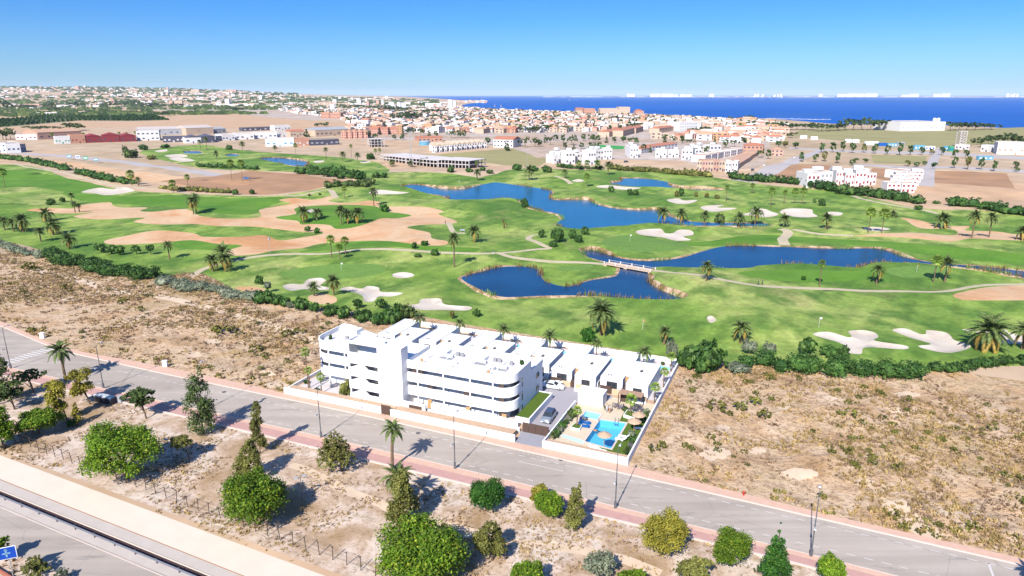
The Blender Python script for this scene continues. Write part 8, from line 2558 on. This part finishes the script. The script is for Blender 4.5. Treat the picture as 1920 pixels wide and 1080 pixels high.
plain('skin', A(214, 160, 130), 0.6, 0.05)
plain('cloth_white', A(240, 240, 240), 0.8, 0.05)
plain('cloth_dark', A(60, 70, 90), 0.8, 0.1)
plain('cloth_blue', A(60, 100, 160), 0.8, 0.1)
plain('cloth_red', A(190, 70, 60), 0.8, 0.1)
plain('hair_dark', (0.03, 0.02, 0.015), 0.6, 0.1)
plain('bronze', A(118, 72, 46), 0.6, 0.15)
def person(p, rz, label, shirt, trousers, H=1.74, pose='stand', group='people'):
    """one continuous skinned body; clothes and hair are its children"""
    t_ = thing('person', label, 'person', p, group, rz)
    s = H / 1.74
    J = {'pelvis': (0, 0, .92), 'waist': (0, 0, 1.08), 'chest': (0, .01, 1.3), 'neck': (0, .02, 1.47), 'head': (0, .03, 1.58), 'crown': (0, .03, 1.70)}
    for q, sx in (('l', -1), ('r', 1)):
        st = .16 if pose == 'walk' else .03
        J['hip' + q] = (sx * .1, 0, .88); J['knee' + q] = (sx * .11, .05 + sx * st * .6, .48); J['ank' + q] = (sx * .11, sx * st, .08); J['toe' + q] = (sx * .12, sx * st + .17, .03)
        J['sho' + q] = (sx * .18, .01, 1.40)
        if pose == 'swing':
            J['elb' + q] = (sx * .1 + .12, .2, 1.22); J['wri' + q] = (.16, .36, 1.02); J['han' + q] = (.17, .44, .96)
        else:
            J['elb' + q] = (sx * .25, -.02 - sx * st * .7, 1.13); J['wri' + q] = (sx * .26, .05 - sx * st, .90); J['han' + q] = (sx * .26, .08 - sx * st, .80)
    names = list(J)
    E = [('pelvis', 'waist'), ('waist', 'chest'), ('chest', 'neck'), ('neck', 'head'), ('head', 'crown')]
    for q in 'lr':
        E += [('pelvis', 'hip' + q), ('hip' + q, 'knee' + q), ('knee' + q, 'ank' + q), ('ank' + q, 'toe' + q), ('chest', 'sho' + q), ('sho' + q, 'elb' + q), ('elb' + q, 'wri' + q), ('wri' + q, 'han' + q)]
    RAD = {'pelvis': .13, 'waist': .12, 'chest': .15, 'neck': .055, 'head': .095, 'crown': .07, 'hip': .09, 'knee': .06, 'ank': .042, 'toe': .035, 'sho': .06, 'elb': .042, 'wri': .03, 'han': .035}
    def skin(nm, keep, grow_, mat):
        ks = [n for n in names if n.rstrip('lr') in keep or n in keep]
        me = bpy.data.meshes.new(nm)
        me.from_pydata([Vector(J[n]) * s for n in ks], [(ks.index(a), ks.index(b)) for a, b in E if a in ks and b in ks], [])
        o = ob(nm, me, t_)
        mo = o.modifiers.new('skin', 'SKIN')
        for i, n in enumerate(ks):
            q = RAD[n if n in RAD else n[:-1]] * s * grow_
            me.skin_vertices[0].data[i].radius = (q, q * .8 if n in ('chest', 'pelvis', 'waist') else q)
        me.skin_vertices[0].data[0].use_root = True
        sub = o.modifiers.new('sub', 'SUBSURF'); sub.levels = 1; sub.render_levels = 1
        me.materials.append(MATS[mat])
        return o
    KEY = lambda *a: set(a)
    skin('body', {'pelvis', 'waist', 'chest', 'neck', 'head', 'crown', 'hip', 'knee', 'ank', 'toe', 'sho', 'elb', 'wri', 'han'} | set(n for n in names), 1.0, 'skin')
    skin('trousers', {n for n in names if n in ('pelvis', 'waist') or n[:-1] in ('hip', 'knee', 'ank')}, 1.14, trousers)
    skin('shirt', {n for n in names if n in ('pelvis', 'waist', 'chest') or n[:-1] in ('sho', 'elb')}, 1.16, shirt)
    m = MB(); m.ball((0, .01 * s, 1.66 * s), .105 * s, .115 * s, .09 * s); ob('hair', m.mesh('hair', 'hair_dark'), t_)
    for k, sx in enumerate((-1, 1)):      # hands
        w = Vector(J['han' + 'lr'[k]]) * s
        m = MB()
        for f in range(4):
            m.tube([w + Vector((0, (f - 1.5) * .018, 0)), w + Vector((0, (f - 1.5) * .02 + .01, -.05)), w + Vector((-sx * .015, (f - 1.5) * .02 + .015, -.085 + .008 * abs(f - 1.5)))], [.010, .009, .007], 5)
        m.tube([w + Vector((0, .03, .02)), w + Vector((-sx * .01, .06, -.02)), w + Vector((-sx * .015, .065, -.05))], [.011, .010, .008], 5)
        ob('hand', m.mesh('hand', 'skin'), t_)
    return t_
def trolley(p, label):
    t_ = thing('golf_trolley', label, 'trolley', p, 'golf trolleys')
    m = MB(); m.tube([(0, 0, .25), (0, .15, 1.15)], .13, 8); ob('bag', m.mesh('bag', 'cloth_dark'), t_)
    for sx in (-.35, .35):
        m = MB(); m.tube([(sx - .03, -.1, .2), (sx + .03, -.1, .2)], .2, 10); ob('wheel', m.mesh('wheel', 'tyre'), t_)
    m = MB(); m.tube([(-.35, -.1, .2), (.35, -.1, .2)], .025, 5); m.tube([(0, -.1, .2), (0, .45, 1.05), (0, .6, 1.05)], .025, 5); ob('frame', m.mesh('frame', 'galvanised'), t_)
    m = MB()
    for k in range(4):
        m.tube([(-.06 + .04 * k, .15, 1.1), (-.08 + .05 * k, .18, 1.35)], .015, 4)
    ob('clubs', m.mesh('clubs', 'galvanised'), t_)
person(at(1429, 534), R_(-80), 'person in dark clothes walking on the cart path right of the bridge', 'cloth_dark', 'cloth_dark', 1.75, 'walk')
trolley(at(1422, 534), 'golf trolley beside the walker on the cart path')
person(at(925, 477), R_(60), 'person in blue on the bend of the cart path', 'cloth_blue', 'cloth_white', 1.75, 'walk')
person(at(861, 343), 0, 'person in white standing on the far shore green, left', 'cloth_white', 'cloth_white', 1.8)
person(at(868, 343), 1, 'person in white standing on the far shore green, right', 'cloth_white', 'cloth_dark', 1.8)
person(at(835, 420), R_(30), 'person in red by the right bay of the orange sand', 'cloth_red', 'cloth_dark', 1.75)
person(W(-8.0, 15.9), R_(150), 'person in light clothes at the shrub border of the pool deck, left', 'cloth_white', 'cloth_white', 1.7, 'stand', 'people at the pool')
person(W(-7.4, 15.7), R_(190), 'person in pale dress at the shrub border of the pool deck, right', 'cloth_white', 'skin', 1.66, 'stand', 'people at the pool')
p = W(-6.0, 8.6, -.12)
sw = person(p, 0, 'person swimming in the middle of the large pool', 'skin', 'cloth_dark', 1.7, 'stand', 'people at the pool')
sw.rotation_euler = (R_(-84), 0, R_(70))
sw.location = p + Vector((-.7, .2, -.05))
# bare bronze-brown tree stump with raised limbs on the fairway
p = at(945, 428)
t = thing('dead_tree', 'small dead brown tree with raised limbs on the fairway', 'tree', p)
m_ = mpp(p)
m = MB(); trunk(m, [(0, 0, -.3), (.1, 0, 1.6), (-.3, 0, 3.0), (-1.0, 0, 4.4)], .35, .1); ob('trunk', m.mesh('trunk', 'bronze'), t)
m = MB(); trunk(m, [(0, 0, 1.6), (.9, .1, 2.4), (1.9, 0, 1.0)], .22, .08, 5); trunk(m, [(-.3, 0, 3), (.2, 0, 3.9), (.1, 0, 4.8)], .15, .05, 5); trunk(m, [(.9, .1, 2.2), (1.3, -.2, 1.2), (1.0, 0, .2)], .16, .06, 5); ob('limb', m.mesh('limb', 'bronze'), t)
# flags on the greens
for i, (x, y) in enumerate(((1181, 452), (1718, 512), (1535, 614), (1205, 618), (640, 507))):
    p = at(x, y)
    t = thing('flagstick', 'thin flagstick with pale flag on the green', 'flag', p, 'flagsticks on the greens')
    m = MB(); m.tube([(0, 0, -.1), (0, 0, 2.6)], .03, 5); ob('pole', m.mesh('pole', 'h_white'), t)
    m = MB(); m.box(0.03, .6, -.012, .012, 2.1, 2.55); ob('flag', m.mesh('flag', 'leaf_dead' if i % 2 else 'h_white'), t)
    place(t, 'thin flagstick on the green', x, y, 'flagsticks on the greens')
# stone seats circle at the end of the right bay path
p = at(867, 434)
t = thing('bench', 'small grey bench at the round end of the path', 'bench', p)
m = MB(); m.box(-1, 1, -.25, .25, .4, .5); ob('seat', m.mesh('seat', 'h_grey'), t)
for x in (-.8, .8):
    m = MB(); m.box(x - .1, x + .1, -.2, .2, -.1, .398); ob('leg', m.mesh('leg', 'h_grey'), t)
m = MB(); m.box(-1, 1, .252, .32, .45, .95); ob('backrest', m.mesh('backrest', 'h_grey'), t)
# ================================================================ the air over the plain
hz_ = MB(); hz_.box(-64000, 64000, -700, 64000, -6.0, 330.0)
hm = bpy.data.materials.new('haze')
hm.use_nodes = True
hm.node_tree.nodes.clear()
vo = hm.node_tree.nodes.new('ShaderNodeOutputMaterial')
vp = hm.node_tree.nodes.new('ShaderNodeVolumePrincipled')
vp.inputs['Color'].default_value = (0.72, 0.86, 1.0, 1)
vp.inputs['Density'].default_value = 2.4e-5
hm.node_tree.links.new(vp.outputs[0], vo.inputs['Volume'])
MATS['haze'] = hm
o = ob('haze', hz_.mesh('haze', 'haze')); o['kind'] = 'stuff'; o['label'] = 'thin pale haze over the whole landscape'; o['category'] = 'haze'
finish_labels()
